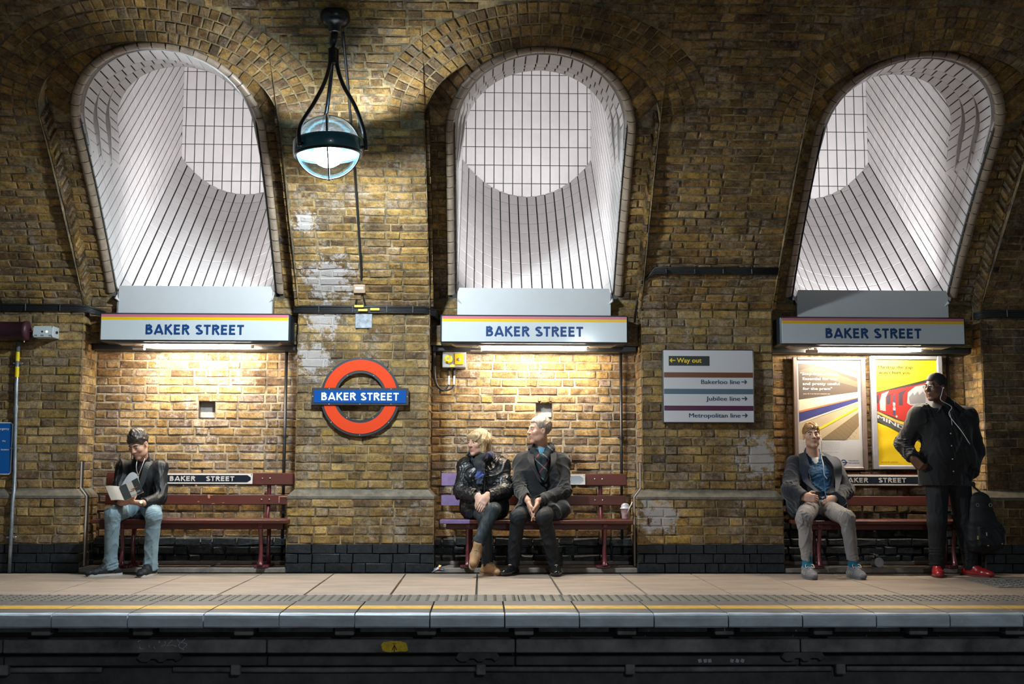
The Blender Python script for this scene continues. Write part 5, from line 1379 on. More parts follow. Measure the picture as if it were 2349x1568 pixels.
def add_head(F, H, male=True, jaw=1.0, nose=1.0):
    k = H.k; E = lambda c, r, kk=.012, op='add': F.ell(H(*c), np.array(r) * k, H.R, kk, op)
    E((0, -.014, .042), (.0745, .096, .082)); E((0, .022, -.028), (.058 * jaw, .072, .082), .03)
    E((0, .066, -.098), (.026 * jaw, .021, .018), .022)
    for sx in (-1, 1):
        E((sx * .042 * jaw, .022, -.068), (.019, .034, .024), .03); E((sx * .043, .058, -.018), (.021, .026, .022), .02)
    F.cone(H(-.030, .080, .030), H(.030, .080, .030), .010 * k, .010 * k, .016)
    for sx in (-1, 1): E((sx * .031, .096, .010), (.0175, .014, .0105), .010, 'cut')
    F.cone(H(0, .088, .020), H(0, .106 * (1 + .03 * (nose - 1)), -.020), .0075 * k, .0115 * k * nose, .008)
    for sx in (-1, 1): E((sx * .0125, .096, -.024), (.0085, .011, .0085), .006)
    F.cone(H(-.025, .077, -.0555), H(0, .0915, -.052), .0038 * k, .0056 * k, .005); F.cone(H(.025, .077, -.0555), H(0, .0915, -.052), .0038 * k, .0056 * k, .005)
    F.cone(H(-.021, .078, -.0625), H(.0, .087, -.0655), .0040 * k, .0060 * k, .006); F.cone(H(.021, .078, -.0625), H(.0, .087, -.0655), .0040 * k, .0060 * k, .006)
    F.cone(H(-.027, .084, -.0585), H(0, .0965, -.0585), .0024 * k, .0028 * k, .003, op='cut'); F.cone(H(.027, .084, -.0585), H(0, .0965, -.0585), .0024 * k, .0028 * k, .003, op='cut')
    for sx in (-1, 1):                           # eyelids
        E((sx * .031, .0790, .0105), (.0150, .0082, .0115), .004)
        E((sx * .0755, -.006, -.004), (.0085, .019, .030), .008); E((sx * .082, -.000, -.002), (.006, .010, .018), .006, 'cut')
def face_cols(H, base, lip, stubble=0.0):
    base, lip = np.array(base), np.array(lip)
    def f(P):
        q = H.loc(P); C = np.repeat(base[None, :], len(P), 0)
        g = lambda c, r: np.exp(-(((q - np.array(c)) / np.array(r)) ** 2).sum(1))
        for sx in (-1, 1):
            w_ = g((sx * .042, .07, -.025), (.022, .03, .022))[:, None] * .35; C = C * (1 - w_) + C * np.array((1.05, .82, .78)) * w_
        w_ = np.clip(g((0, .086, -.0585), (.024, .022, .0090)) * 1.3, 0, 1)[:, None]; C = C * (1 - w_) + lip * w_
        w_ = g((0, .105, -.02), (.016, .02, .014))[:, None] * .35; C = C * (1 - w_) + C * np.array((1.08, .8, .76)) * w_
        if stubble:
            w_ = np.clip(g((0, .05, -.085), (.075, .07, .035)), 0, 1)[:, None] * stubble; C = C * (1 - w_) + C * np.array((.62, .62, .66)) * w_
        return C.astype(np.float32)
    return f
EYEW = mat('eye_white', (.55, .52, .50), .25); PUP = mat('eye_dark', (.02, .014, .01), .15, coat=.6)
def face_bits(root, H, brow, brow_w=.0042, look=0.0, down=0.0):
    off = np.array(base_of(root))
    for sx in (-1, 1):
        c = H(sx * .031, .0762, .0095); R3 = Matrix(((H.r[0], H.f[0], H.u[0]), (H.r[1], H.f[1], H.u[1]), (H.r[2], H.f[2], H.u[2])))
        prof = [(.0001, -.0125)] + [(.0125 * math.cos(a), .0125 * math.sin(a)) for a in np.linspace(-1.4, 1.4, 9)] + [(.0001, .0125)]
        Me = Matrix.Translation(Vector(c)) @ R3.to_4x4() @ Matrix.Diagonal((1.0, 1, .55 if not down else .36, 1))
        e = obj('eye', MB().lathe(prof, 14, Me), EYEW, root, smooth=True)
        ci = H(sx * .031 + look, .0868, .0095 - down)
        Mi = Matrix.Translation(Vector(ci)) @ R3.to_4x4() @ Matrix.Rotation(rad(-90), 4, 'X')
        obj('iris', MB().lathe([(.0056, 0), (.0045, .0022), (0, .003)], 12, Mi), PUP, e, smooth=True)
        pts = [Vector(H(sx * x, y, z)) for x, y, z in ((.012, .0905, .0270), (.024, .0905, .0315), (.036, .0865, .0325), (.048, .0775, .0265))]
        obj('eyebrow', MB().tube(smoothpath(pts, 4), [brow_w * .8] + [brow_w] * 10 + [brow_w * .45, brow_w * .3], 6), brow, root, smooth=True)
def hair_short(H, m, root, top=.016, side=.006, line=(.070, .004, -.055), curl=.004, freq=90, seed=1, fringe=None, recede=0.0, h=.0045):
    lo, hi = H.c - .16 * H.k, H.c + .17 * H.k; F = Solid(lo, hi, h); k = H.k
    F.ell(H(0, -.014, .044 + top * .35), np.array((.0755 + side, .099 + side, .083 + top * .9)) * k, H.R, .01)
    if fringe: F.ell(H(*fringe[0]), np.array(fringe[1]) * k, H.R, .012)
    sl, X, Y, Z = F.box(lo, hi); X, Y, Z = np.broadcast_arrays(X, Y, Z)
    q = H.loc(np.stack([X.ravel(), Y.ravel(), Z.ravel()], 1)); x, y, z = q.T
    zf, zm, zb = line
    hl = np.where(y > .022, zm + (y - .022) / (.095 - .022) * (zf - zm), zm + (.022 - y) / .125 * (zb - zm))
    hl = hl - recede * np.abs(np.abs(x) - .042) / .042 * 0 + recede * np.exp(-((np.abs(x) - .045) / .02) ** 2) * np.clip(y / .08, 0, 1)
    # sideburn and ear notch
    hl = hl + np.where((np.abs(x) > .055) & (y < .012) & (y > -.032), .026, 0) - np.where((np.abs(x) > .05) & (y > .012) & (y < .036), .022, 0)
    d = F.d.ravel(); cutd = (hl - z) * .75 * k
    F.d = np.maximum(d, cutd).astype(np.float32).reshape(F.d.shape)
    F.crumple(curl, freq, seed, (1, 1, .8)).crumple(curl * .6, freq * 2.2, seed + 5)
    return obj('hair', F.mesh('hair', base_of(root), m), None, root)
def hand(F, w_, dr, pn, side, curl=(25, 35, 25), s=1.0, spread=.0, thumb=35, k=.005):
    """w_ wrist, dr direction of the hand, pn direction the palm faces, side +1: thumb lies on the dr x pn side"""
    dr = unit(dr); pn = unit(pn - dr * (np.dot(pn, dr))); ac = np.cross(dr, pn) * side
    w_ = np.asarray(w_, float); R = np.array([ac, pn, dr])
    F.rbox(w_ + dr * .05 * s, (.040 * s, .0135 * s, .046 * s), R, .012 * s, .012)
    F.cone(w_ - dr * .02, w_ + dr * .03 * s, .026 * s, .026 * s, .02, flat=(pn, .72))
    for i, (o, L) in enumerate(((.029, .072), (.0098, .080), (-.0098, .075), (-.029, .058))):
        p = w_ + dr * (.092 - abs(o) * .22) * s + ac * o * s; a = 0.0; d = dr + ac * spread * o / .03
        for q, (cu, f) in enumerate(zip(curl, (.45, .31, .24))):
            a += cu; dd = unit(d * math.cos(rad(a)) + pn * math.sin(rad(a))); e = p + dd * L * f * s
            F.cone(p, e, (.0088 - .0009 * q) * s, (.0082 - .0009 * q) * s, k); p = e
    p = w_ + dr * .028 * s + ac * .032 * s; d1 = unit(dr * math.cos(rad(thumb)) + ac * math.sin(rad(thumb)) + pn * .25); e = p + d1 * .040 * s
    F.cone(p - d1 * .012, e, .0125 * s, .0098 * s, .008); d2 = unit(dr * .95 + ac * .15 + pn * .3); F.cone(e, e + d2 * .030 * s, .0095 * s, .0078 * s, .005)
def foot_shoe(F, ankle, toe_dir, L=.275, wdt=.046, hgt=.058, k=.012, sole=True):
    """shoe standing on the ground under the ankle"""
    a = np.asarray(ankle, float); t = unit((toe_dir[0], toe_dir[1], 0)); g = np.array((a[0], a[1], 0.0))
    sd = np.cross(t, (0, 0, 1)); heel = g - t * .062 + V3(0, 0, .036); ball = g + t * (L * .45) + V3(0, 0, .034); toe = g + t * (L - .10) + V3(0, 0, .030)
    F.cone(heel, ball, wdt * .78, wdt, k, flat=((0, 0, 1), .8)); F.cone(ball, toe, wdt, wdt * .74, k, flat=((0, 0, 1), .72))
    F.cone(g + V3(0, 0, .082), g + t * .065 + V3(0, 0, .060), .045, .038, .02); F.cone(g - t * .03 + V3(0, 0, .045), g + V3(0, 0, .098), .040, .043, .02)
    sl, X, Y, Z = F.box(g - .35, g + .35); F.mix(sl, np.broadcast_to(.006 - Z, F.d[sl].shape), .004, 'and'); return g, t, sd
def sole_part(root, name, g, t, L, wdt, z1, m):
    sd = np.cross(t, (0, 0, 1)); pts = []
    for a in np.linspace(0, 2 * math.pi, 28, endpoint=False):
        c, s_ = math.cos(a), math.sin(a); u = (c * .5 + .5) * (L + .012) - .105; ww = wdt * (1.02 if u > .02 else .86) * math.copysign(abs(s_) ** .7, s_); pts.append((u, ww))
    vs = [g + t * u + sd * w_ + V3(0, 0, .001) for u, w_ in pts] + [g + t * u + sd * w_ + V3(0, 0, z1) for u, w_ in pts]
    n = len(pts); return obj(name, MB().add(vs, [tuple(range(n)), tuple(range(n, 2 * n))] + [(i, (i + 1) % n, n + (i + 1) % n, n + i) for i in range(n)]), m, root)
def lerp(a, b, t): return np.asarray(a) * (1 - t) + np.asarray(b) * t
def cloth(name, col, rough=.8, sheen=.0, bscale=300, bmp=.15, spec=.3, var=.12): return mat(name, col, rough, var=var, vscale=9, bmp=bmp, bscale=bscale, spec=spec, sheen=sheen, bdist=.001)
def torso(F, J, grow, fl=.66, wr=1.0, k=.04, belly=.0):
    hm = lerp(J['ha'], J['hb'], .5); nk = J['nk']; sm = lerp(J['sa'], J['sb'], .5); ax = unit(nk - hm); sd = unit(J['sb'] - J['sa']); fr = np.cross(sd, ax)
    if fr[1] > 0: fr = -fr
    ch = lerp(hm, sm, .74) + fr * .01; wa = lerp(hm, sm, .34) + fr * belly
    h2 = .055 * wr
    for p, q, r1, r2 in ((hm, wa, .098, .092), (wa, ch, .092, .10)):
        for s_ in (-1, 1): F.cone(p + sd * s_ * h2, q + sd * s_ * h2 * 1.15, r1 + grow, r2 + grow + belly * .3, k, flat=(fr, .92))
    for s_, sg in (('a', -1), ('b', 1)):
        F.cone(nk - ax * .055, J['s' + s_] - ax * .0, .052 + grow, .046 + grow, k, flat=(fr, .95)); F.cone(ch + sd * .05 * sg, J['s' + s_], .09 + grow, .048 + grow, k, flat=(fr, .9))
    F.cone(lerp(sm, nk, .2), nk, .075 + grow * .8, .058 + grow * .3, .03)
    return fr, sd, ax, hm, ch
def arm(F, J, s_, r, k=.02): F.cone(J['s' + s_], J['e' + s_], r[0], r[1], k); F.cone(J['e' + s_], J['w' + s_], r[1], r[2], k)
def leg(F, J, s_, r, k=.03): F.cone(J['h' + s_], J['k' + s_], r[0], r[1], k); F.cone(J['k' + s_], J['a' + s_], r[1], r[2], k)
def nparr(d): return {k: np.array(v, float) for k, v in d.items()}
def base_body(J, H, hands, h=.005, neck=.052, male=True, jaw=1.0, nose=1.0, bare=None):
    lo, hi = around(list(J.values()), .16); hi[2] = H.c[2] + .17; lo[2] = -.01; F = Solid(lo, hi, h)
    torso(F, J, -.022)
    for s_ in 'ab': arm(F, J, s_, (.042, .036, .026)); leg(F, J, s_, (.07, .048, .034))
    F.cone(J['nk'], H(0, -.018, -.05), neck + .004, neck * .93, .03)
    add_head(F, H, male, jaw, nose)
    for a in hands: hand(F, *a[:4], **a[4])
    for s_, t in (('a', J['ta']), ('b', J['tb'])): F.cone(J['a' + s_], J['a' + s_] + t * .10 - V3(0, 0, .052), .030, .020, .02)
    return F
def person(name, label, J, H, F, skin, cols):
    base = Vector((float(J['ha'][0] + J['hb'][0]) / 2, float(J['ha'][1]), 0))
    me = F.mesh('body', base, skin, cols); o = bpy.data.objects.new(name, me); COL.objects.link(o); o.location = base
    tag(o, label, 'person'); return o
def garment(root, name, F, m, cols=None): return obj(name, F.mesh(name, base_of(root), m, cols), None, root)
# ---- the reading man
def reader():
    J = nparr(dict(hc=(-2.931, -0.255, 1.098), nk=(-2.942, -0.085, 0.950), sa=(-3.091, -0.080, 0.895), sb=(-2.790, -0.060, 0.895), ea=(-3.105, -0.190, 0.668), eb=(-2.745, -0.170, 0.640), wa=(-3.015, -0.375, 0.605), wb=(-2.850, -0.360, 0.600), ha=(-3.040, 0.030, 0.560), hb=(-2.890, 0.035, 0.560), ka=(-3.077, -0.410, 0.508), kb=(-2.735, -0.410, 0.498), aa=(-3.101, -0.335, 0.094), ab=(-2.770, -0.340, 0.096), ta=(-.80, -.60, 0), tb=(-.18, -.98, 0)))
    H = Head((-2.930, -.235, 1.092), (-.26, -.84, -.48), roll=-3, scale=.97)
    hands = [(J['wb'], V3(-1, -.30, .12), V3(.1, .35, .95), 1, dict(curl=(22, 30, 20), thumb=30)), (J['wa'], V3(.75, -.35, .3), V3(.2, .5, .8), -1, dict(curl=(30, 40, 25)))]
    F = base_body(J, H, hands)
    base, lip = (.52, .30, .22), (.40, .17, .14)
    P = person('person', 'man in dark zip jacket and light jeans reading a paperback on bench', J, H, F, skin_mat('skin_reader', base, lip), face_cols(H, base, lip, .25))
    face_bits(P, H, mat('brow_dark', (.035, .022, .015), .8), .0045, down=.003)
    hair_short(H, mat('hair_dark_brown', (.030, .021, .017), .42, var=.4, vscale=70, bmp=.6, bscale=220, bdist=.002, spec=.6), P, top=.022, side=.008, line=(.062, .0, -.055), curl=.008, freq=70, seed=2, fringe=((-.012, .062, .082), (.055, .032, .030)))
    # jacket
    lo, hi = around([J[k] for k in ('nk', 'sa', 'sb', 'ea', 'eb', 'wa', 'wb', 'ha', 'hb')], .17); F = Solid(lo, hi, .0055)
    fr, sd, ax, hm, ch = torso(F, J, .016, k=.04)
    for s_ in 'ab': arm(F, J, s_, (.066, .056, .043), .025)
    F.cone(J['nk'] - ax * .03, J['nk'] + V3(.005, -.03, .045), .078, .066, .02)
    F.ell(H(0, -.02, -.10), (.06, .062, .055), H.R, .01, 'cut')
    for s_ in 'ab':
        d = unit(J['w' + s_] - J['e' + s_]); F.plane(J['w' + s_] - d * .015, d, .10)
    F.crumple(.010, 42, 11, (1.2, 1, .7))
    for s_ in 'ab': F.crumple(.017, 62, 12, (1, 1, 1), J['e' + s_], .15)
    F.plane(hm + V3(0, -.02, -.045), (0, -.2, -1), .30)
    navy = cloth('jacket_black_nylon', (.0055, .007, .010), .55, bmp=.1, spec=.35)
    jk = garment(P, 'jacket', F, navy)
    # open zip: two metal tapes down to the slider
    zs = V3(-2.921, -.245, .825); fx = fr
    for s_ in (-1, 1):
        p0 = H(0, .0, -.125) + V3(s_ * .032, -.035, -.012)
        pts = [p0 + V3(0, -.012, 0), lerp(p0, zs, .5) + V3(s_ * .006, -.030, 0), zs + V3(0, -.004, 0)]
        obj('zip_tape', MB().tube(smoothpath([Vector(p) for p in pts], 5), .0035, 6), mat('zip_metal', (.6, .55, .5), .35, .5), jk, smooth=True)
    obj('zip_pull', MB().box(zs + V3(0, -.007, -.018), (.012, .006, .034), ch=.002), MATS['zip_metal'], jk)
    # strap of a shoulder bag across the chest
    pts = [J['sb'] + V3(-.07, -.02, .06), J['sb'] + V3(-.085, -.105, .015), lerp(J['sb'], hm, .4) + V3(-.05, -.155, .01), lerp(J['sb'], hm, .75) + V3(-.075, -.155, .0), hm + V3(-.06, -.13, .06)]
    A = smoothpath([Vector(p) for p in pts], 6); q = MB(); q.strip([p + Vector((-.021, -.004, .012)) for p in A], [p + Vector((.021, -.004, -.012)) for p in A]); q.strip([p + Vector((-.021, .004, .012)) for p in A], [p + Vector((.021, .004, -.012)) for p in A])
    obj('bag_strap', q, cloth('strap_grey', (.04, .047, .05), .7), P)
    # jeans
    lo, hi = around([J[k] for k in ('ha', 'hb', 'ka', 'kb', 'aa', 'ab')], .15); F = Solid(lo, hi, .0055)
    hm2 = lerp(J['ha'], J['hb'], .5); F.cone(J['ha'], J['hb'], .102, .102, .03); F.cone(hm2, hm2 + V3(0, .01, .1), .12, .11, .03)
    for s_ in 'ab':
        F.cone(J['h' + s_], J['k' + s_], .096, .068, .03); F.cone(J['k' + s_] + V3(0, .01, 0), J['a' + s_] + V3(0, 0, .01), .066, .056, .03)
        F.cone(J['a' + s_] + V3(0, 0, .03), J['a' + s_] + V3(0, -.0, -.028), .058, .064, .02); F.plane(J['a' + s_] + V3(0, 0, -.042), (0, .25, -1), .12)
        F.crumple(.010, 55, 21, (1, 1, 1.4), J['k' + s_], .15); F.crumple(.012, 62, 23, (.6, .6, 1.6), J['a' + s_] + V3(0, 0, .03), .12)
    F.crumple(.011, 34, 24, (1.3, 1, .40))
    garment(P, 'jeans', F, cloth('denim_pale', (.19, .275, .32), .75, bmp=.2, var=.25))
    # trainers
    for s_, t in (('a', J['ta']), ('b', J['tb'])):
        a = J['a' + s_]; F = Solid(a - V3(.3, .3, .12), a + V3(.3, .3, .10), .0055); g, tt, sd_ = foot_shoe(F, a, t, .28); F.crumple(.003, 90, 31)
        F.plane(g + V3(0, 0, .105), (0, 0, 1), .2)
        sh = garment(P, 'trainer', F, cloth('trainer_black', (.014, .016, .019), .55))
        sole_part(sh, 'sole', g, tt, .285, .049, .020, mat('sole_white', (.50, .48, .44), .5))
        for q in range(4):
            p = g + tt * (.045 + .02 * q) + V3(0, 0, .104 - .011 * q); obj('lace', MB().tube([Vector(p - sd_ * .018), Vector(p + V3(0, 0, .006)), Vector(p + sd_ * .018)], .0028, 5), mat('lace_black', (.03, .03, .032), .7), sh)
    # wrist watch
    d = unit(J['wb'] - J['eb']); wp = J['wb'] + d * .012; q = MB(); n = 14; u = unit(np.cross(d, (0, 0, 1))); v = np.cross(u, d)
    for e in (-.009, .009): pass
    A = [Vector(wp - d * .009 + (u * math.cos(t) * .029 + v * math.sin(t) * .026)) for t in np.linspace(0, 2 * math.pi, 19)]; Bq = [p + Vector(d * .018) for p in A]
    W = thing('wrist_watch', 'gold wrist watch on the reading man\'s wrist', 'watch', tuple(wp))
    obj('strap', MB().strip(A, Bq), cloth('watch_strap', (.03, .02, .016), .5), W)
    cn = unit(V3(.25, -.75, .35)); fc = wp + cn * .03; Mw = Matrix.Translation(Vector(fc)) @ Vector(cn).to_track_quat('Z', 'Y').to_matrix().to_4x4()
    obj('case', MB().lathe([(0, -.004), (.017, -.004), (.019, 0), (.017, .005), (.0145, .006)], 20, Mw), mat('watch_gold', (.75, .55, .25), .25, .9), W, smooth=True)
    obj('dial', MB().lathe([(.0145, .0055), (0, .0056)], 20, Mw), mat('watch_dial', (.75, .72, .6), .3), W)
    # paperback, open and tilted
    B = thing('paperback', 'open dark-covered paperback held by the reading man', 'book', (-2.96, -.43, .64))
    sp0, sp1 = V3(-3.010, -.430, .735), V3(-2.944, -.475, .622)     # spine top, bottom
    def leaf(out, bow, th, nm, m, lift=0.0, n=8):
        o = np.asarray(out, float); q = MB(); G = []; nrm = unit(np.cross(o, sp1 - sp0))
        if nrm[1] > 0: nrm = -nrm
        for i in range(n + 1):
            t = i / n; p = o * t - nrm * 0 + nrm * (bow * math.sin(t * math.pi) + lift)
            G.append([Vector(sp0 + p), Vector(sp1 + p)])
        q.grid(G); G2 = [[Vector(np.array(a) + nrm * th) for a in r] for r in G]; q.grid(G2)
        q.strip([r[0] for r in G], [r[0] for r in G2]); q.strip([r[1] for r in G], [r[1] for r in G2]); q.strip(G[-1], G2[-1]); return obj(nm, q, m, B, smooth=False)
    page = mat('page_cream', (.55, .47, .39), .7, var=.08, vscale=60); pgw = mat('page_pale', (.52, .53, .55), .7)
    lf = V3(-.122, -.015, .004); rt = V3(.148, -.010, .072)
    leaf(lf, .012, .010, 'left_pages', page); leaf(lf * 1.03, .010, .003, 'front_cover', mat('cover_red', (.45, .05, .03), .4), -.004)
    leaf(rt, -.008, .003, 'back_cover', mat('cover_dark', (.05, .055, .055), .4), .022); leaf(rt * .97, .0, .010, 'right_pages', page, .008)
    # the fan of pages curling up
    up = []
    for i in range(9):
        t = i / 8; a = rad(100 - 62 * t); c = V3(.052 * t * 2.3 * math.cos(rad(62)) + .0, 0, 0)
        p0 = sp0 + V3(.0 + .135 * t, -.005 - .01 * t, .125 * math.sin(t * 2.15) * 1.0); p1 = lerp(sp0, sp1, .55) + V3(.006 + .135 * t, -.012, .062 * t + .014 * math.sin(t * 3.1)); up.append([Vector(p0), Vector(p1)])
    q = MB().grid(up); q.grid([[p + Vector((0, .003, .0)) for p in r] for r in up]); obj('curled_pages', q, pgw, B, smooth=True)
    nrm = unit(np.cross(rt, sp1 - sp0)); nrm = -nrm if nrm[1] > 0 else nrm
    xd = unit(rt); zd = unit(sp0 - sp1); zd = unit(zd - xd * np.dot(zd, xd)); o_ = sp1 + rt * .42 + nrm * .031 + zd * .012
    Mt = Matrix(((xd[0], -nrm[0], zd[0], o_[0]), (xd[1], -nrm[1], zd[1], o_[1]), (xd[2], -nrm[2], zd[2], o_[2]), (0, 0, 0, 1)))
    text('cover_title', 'PAPILLON', 0, 0, .015, 0, mat('title_ink', (.62, .60, .55), .5), B, width=.075, bold=.01, M=Mt)
    o_ = sp1 + rt * .62 + nrm * .031 + zd * .058; q = MB()
    for dx, dz, a, b in ((0, 0, .018, .006), (.022, .004, .010, .004), (-.02, .003, .009, .004)): q.add([Vector(o_ + xd * (dx + a * math.cos(t)) + zd * (dz + b * math.sin(t))) for t in np.linspace(0, 5.8, 8)], [tuple(range(8))])
    obj('cover_mark', q, mat('cover_mark', (.30, .07, .03), .5), B)
    return P
reader()
# ---- the woman in the black puffer jacket
def woman():
    J = nparr(dict(nk=(0.005, 0.040, 0.985), sa=(-0.130, 0.030, 0.910), sb=(0.160, 0.050, 0.910), ea=(-0.175, -0.085, 0.705), eb=(0.200, -0.075, 0.705), wa=(-0.045, -0.285, 0.655), wb=(0.045, -0.290, 0.660), ha=(-0.050, 0.060, 0.560), hb=(0.100, 0.060, 0.560), ka=(0.021, -0.310, 0.490), kb=(0.092, -0.370, 0.545), aa=(0.050, -0.235, 0.098), ab=(-0.030, -0.470, 0.272), ta=(.55, -.84, 0), tb=(-.13, -.05, .55)))
    H = Head((-.038, -.070, 1.118), (-.70, -.70, -.06), roll=2, scale=.94)
    hands = [(J['wa'] + V3(.02, -.02, .0), V3(.25, -.45, -.85), V3(.3, .8, -.3), -1, dict(curl=(10, 14, 10), s=.92)), (J['wb'] + V3(-.005, -.02, .005), V3(-.45, -.45, -.75), V3(-.2, .75, -.5), 1, dict(curl=(8, 12, 10), s=.92))]
    F = base_body(J, H, hands, jaw=1.02, neck=.048)
    base, lip = (.58, .35, .27), (.42, .16, .14)
    P = person('person', 'fair-haired woman in black puffer jacket sitting with crossed legs', J, H, F, skin_mat('skin_woman', base, lip), face_cols(H, base, lip))
    face_bits(P, H, mat('brow_fair', (.22, .14, .08), .8), .0035)
    # bobbed hair with a fringe
    lo, hi = H.c - .19, H.c + .18; F = Solid(lo, hi, .0045); k = H.k
    F.ell(H(0, -.022, .040), np.array((.099, .118, .095)) * k, H.R, .01)
    for sx in (-1, 1): F.cone(H(sx * .074, .010, .02), H(sx * .070, .004, -.088), .034 * k, .030 * k, .03); F.cone(H(sx * .055, -.065, .02), H(sx * .05, -.062, -.085), .05 * k, .045 * k, .03)
    F.cone(H(-.04, .072, .072), H(.045, .074, .062), .024 * k, .022 * k, .02); F.cone(H(.045, .074, .06), H(.066, .055, .0), .018 * k, .014 * k, .02)
    F.ell(H(.002, .125, -.045), np.array((.056, .075, .088)) * k, H.R, .008, 'cut'); F.ell(H(0, .02, -.135), np.array((.065, .09, .05)) * k, H.R, .02, 'cut')
    F.crumple(.009, 75, 4, (1.6, 1.6, .35)).crumple(.006, 150, 6, (1.6, 1.6, .3))
    hm_ = mat('hair_blond', (.36, .25, .135), .45, var=.5, vscale=55, bmp=.7, bscale=160, bdist=.003, spec=.5, stretch=(1, 1, .18))
    obj('hair', F.mesh('hair', base_of(P), hm_), None, P)
    # puffer jacket
    lo, hi = around([J[q] for q in ('nk', 'sa', 'sb', 'ea', 'eb', 'wa', 'wb', 'ha', 'hb')], .2); F = Solid(lo, hi, .0055)
    fr, sd, ax, hm, ch = torso(F, J, .034, k=.05, wr=1.1, belly=.02)
    for s_ in 'ab': arm(F, J, s_, (.082, .076, .056), .03)
    F.cone(J['ha'] + V3(-.03, .0, .0), J['ha'] + V3(-.035, -.12, -.01), .115, .10, .05); F.cone(J['hb'] + V3(.03, .0, .0), J['hb'] + V3(.04, -.13, -.01), .11, .095, .05)
    F.cone(hm + V3(0, -.03, .05), hm + V3(-.03, -.16, .02), .12, .10, .05)
    # hood lying on the shoulders
    F.cone(J['sa'] + V3(.02, .03, .07), J['sb'] + V3(-.02, .03, .07), .040, .045, .02); F.cone(J['sb'] + V3(-.02, .02, .07), J['sb'] + V3(-.035, -.08, .035), .042, .03, .02)
    F.ell(H(.01, -.0, -.135), (.068, .075, .06), H.R, .01, 'cut')
    for s_ in 'ab':
        d = unit(J['w' + s_] - J['e' + s_]); F.plane(J['w' + s_] + d * .0, d, .12)
    F.crumple(.011, 40, 41, (1, 1, 1.2)).crumple(.0045, 90, 43, (1, 1, 1.3))
    for s_ in 'ab': F.crumple(.016, 70, 44, (1, 1, 1), J['e' + s_], .17)
    sl, X, Y, Z = F.box(F.lo, F.lo + F.h * F.n); F.mix(sl, np.broadcast_to(.463 - Z, F.d.shape), .004, 'and')
    jk = garment(P, 'puffer_jacket', F, cloth('puffer_black', (.007, .0075, .009), .38, bmp=.12, spec=.5, bscale=120))
    for s_, in ('a', 'b'):
        d = unit(J['w' + s_] - J['e' + s_]); u = unit(np.cross(d, (0, 0, 1))); v = np.cross(u, d); c = J['w' + s_] - d * .006
        A = [c + (u * math.cos(t) + v * math.sin(t)) * .043 for t in np.linspace(0, 2 * math.pi, 21)]; Bq = [p * 1 + d * .012 - (p - c) * .25 for p in A]
        obj('cuff', MB().strip([Vector(p) for p in A], [Vector(p) for p in Bq]), cloth('cuff_black', (.02, .02, .022), .6), jk)
    obj('front_zip', MB().tube(smoothpath([Vector(p) for p in (ch + fr * .16 + V3(-.005, -.02, .04), ch + fr * .175 + V3(-.01, -.02, -.06), hm + fr * .20 + V3(-.02, -.03, .12))], 6), .004, 6), mat('zip_dark', (.03, .03, .032), .35, .5), jk, smooth=True)
    # scarf
    lo, hi = H.c - V3(.2, .28, .42), H.c + V3(.25, .2, .02); F = Solid(lo, hi, .0055)
    n0 = J['nk'] + V3(-.01, -.02, .035)
    ringp = [n0 + V3(.085 * math.cos(t), .075 * math.sin(t) - .01, .02 * math.sin(t) - .01 * math.cos(t)) for t in np.linspace(0, 2 * math.pi, 13)]
    F.chain(ringp, [.034] * 13, .02)
    F.chain([n0 + V3(.06, -.085, .0), n0 + V3(.0, -.125, -.03), n0 + V3(-.055, -.115, -.04)], [.04, .05, .04], .02); F.chain([n0 + V3(-.05, -.11, -.02), n0 + V3(-.02, -.15, -.09), n0 + V3(-.005, -.165, -.14)], [.04, .045, .035], .02)
    F.chain([n0 + V3(-.01, -.16, -.12), n0 + V3(-.02, -.185, -.19), n0 + V3(-.018, -.20, -.275)], [.036, .036, .035], .015, flat=((0, 1, .1), .42))
    F.plane(n0 + V3(-.02, -.20, -.262), (0, -.1, -1), .1)
    F.ell(H(.0, .01, -.085), (.066, .085, .07), H.R, .01, 'cut')
    F.crumple(.010, 60, 51, (1.2, 1, .6))
    def scol(Pt):
        C = np.repeat(np.array([[.018, .022, .034]]), len(Pt), 0); z = Pt[:, 2] - n0[2]; x = Pt[:, 0] - n0[0]
        C[(z < -.145) & (z > -.20)] = (.045, .075, .24); C[(z < -.145) & (z > -.262) & (x > .006)] *= 1.35
        C[(z <= -.20)] = (.030, .045, .075)
        C[(z > -.09) & (np.abs(x + .03) < .03)] = (.025, .028, .024); C[(z > -.03) & (x > .05)] = (.055, .055, .11); return C.astype(np.float32)
    sm = bpy.data.materials.new('scarf_wool'); nt, nd, lk, b = nodes_of(sm); a_ = nd.new('ShaderNodeAttribute'); a_.attribute_name = 'tint'; lk.new(a_.outputs['Color'], b.inputs['Base Color']); b.inputs['Roughness'].default_value = .9; bump(nt, b, noise(nt, 300, 3, .6, 'World'), .3, .001)
    garment(P, 'scarf', F, sm, scol)
    # trousers
    lo, hi = around([J[q] for q in ('ha', 'hb', 'ka', 'kb', 'aa', 'ab')], .15); F = Solid(lo, hi, .0055)
    F.cone(J['ha'], J['hb'], .10, .10, .03)
    F.cone(J['ha'], J['ka'], .088, .062, .02); F.cone(J['ka'], J['aa'] + V3(0, 0, -.01), .060, .052, .02)
    F.cone(J['hb'], J['kb'], .092, .066, .015); F.cone(J['kb'], J['ab'] + V3(.005, .01, .015), .064, .052, .015)
    F.plane(J['aa'] + V3(0, 0, -.028), (0, 0, -1), .11); d = unit(J['ab'] - J['kb']); F.plane(J['ab'] + d * .005, d, .10)
    F.crumple(.010, 60, 61, (1, 1, 1), J['kb'], .15); F.crumple(.007, 34, 62, (1.2, 1, .5)); F.crumple(.009, 70, 63, (1, 1, 1.5), J['aa'], .11)
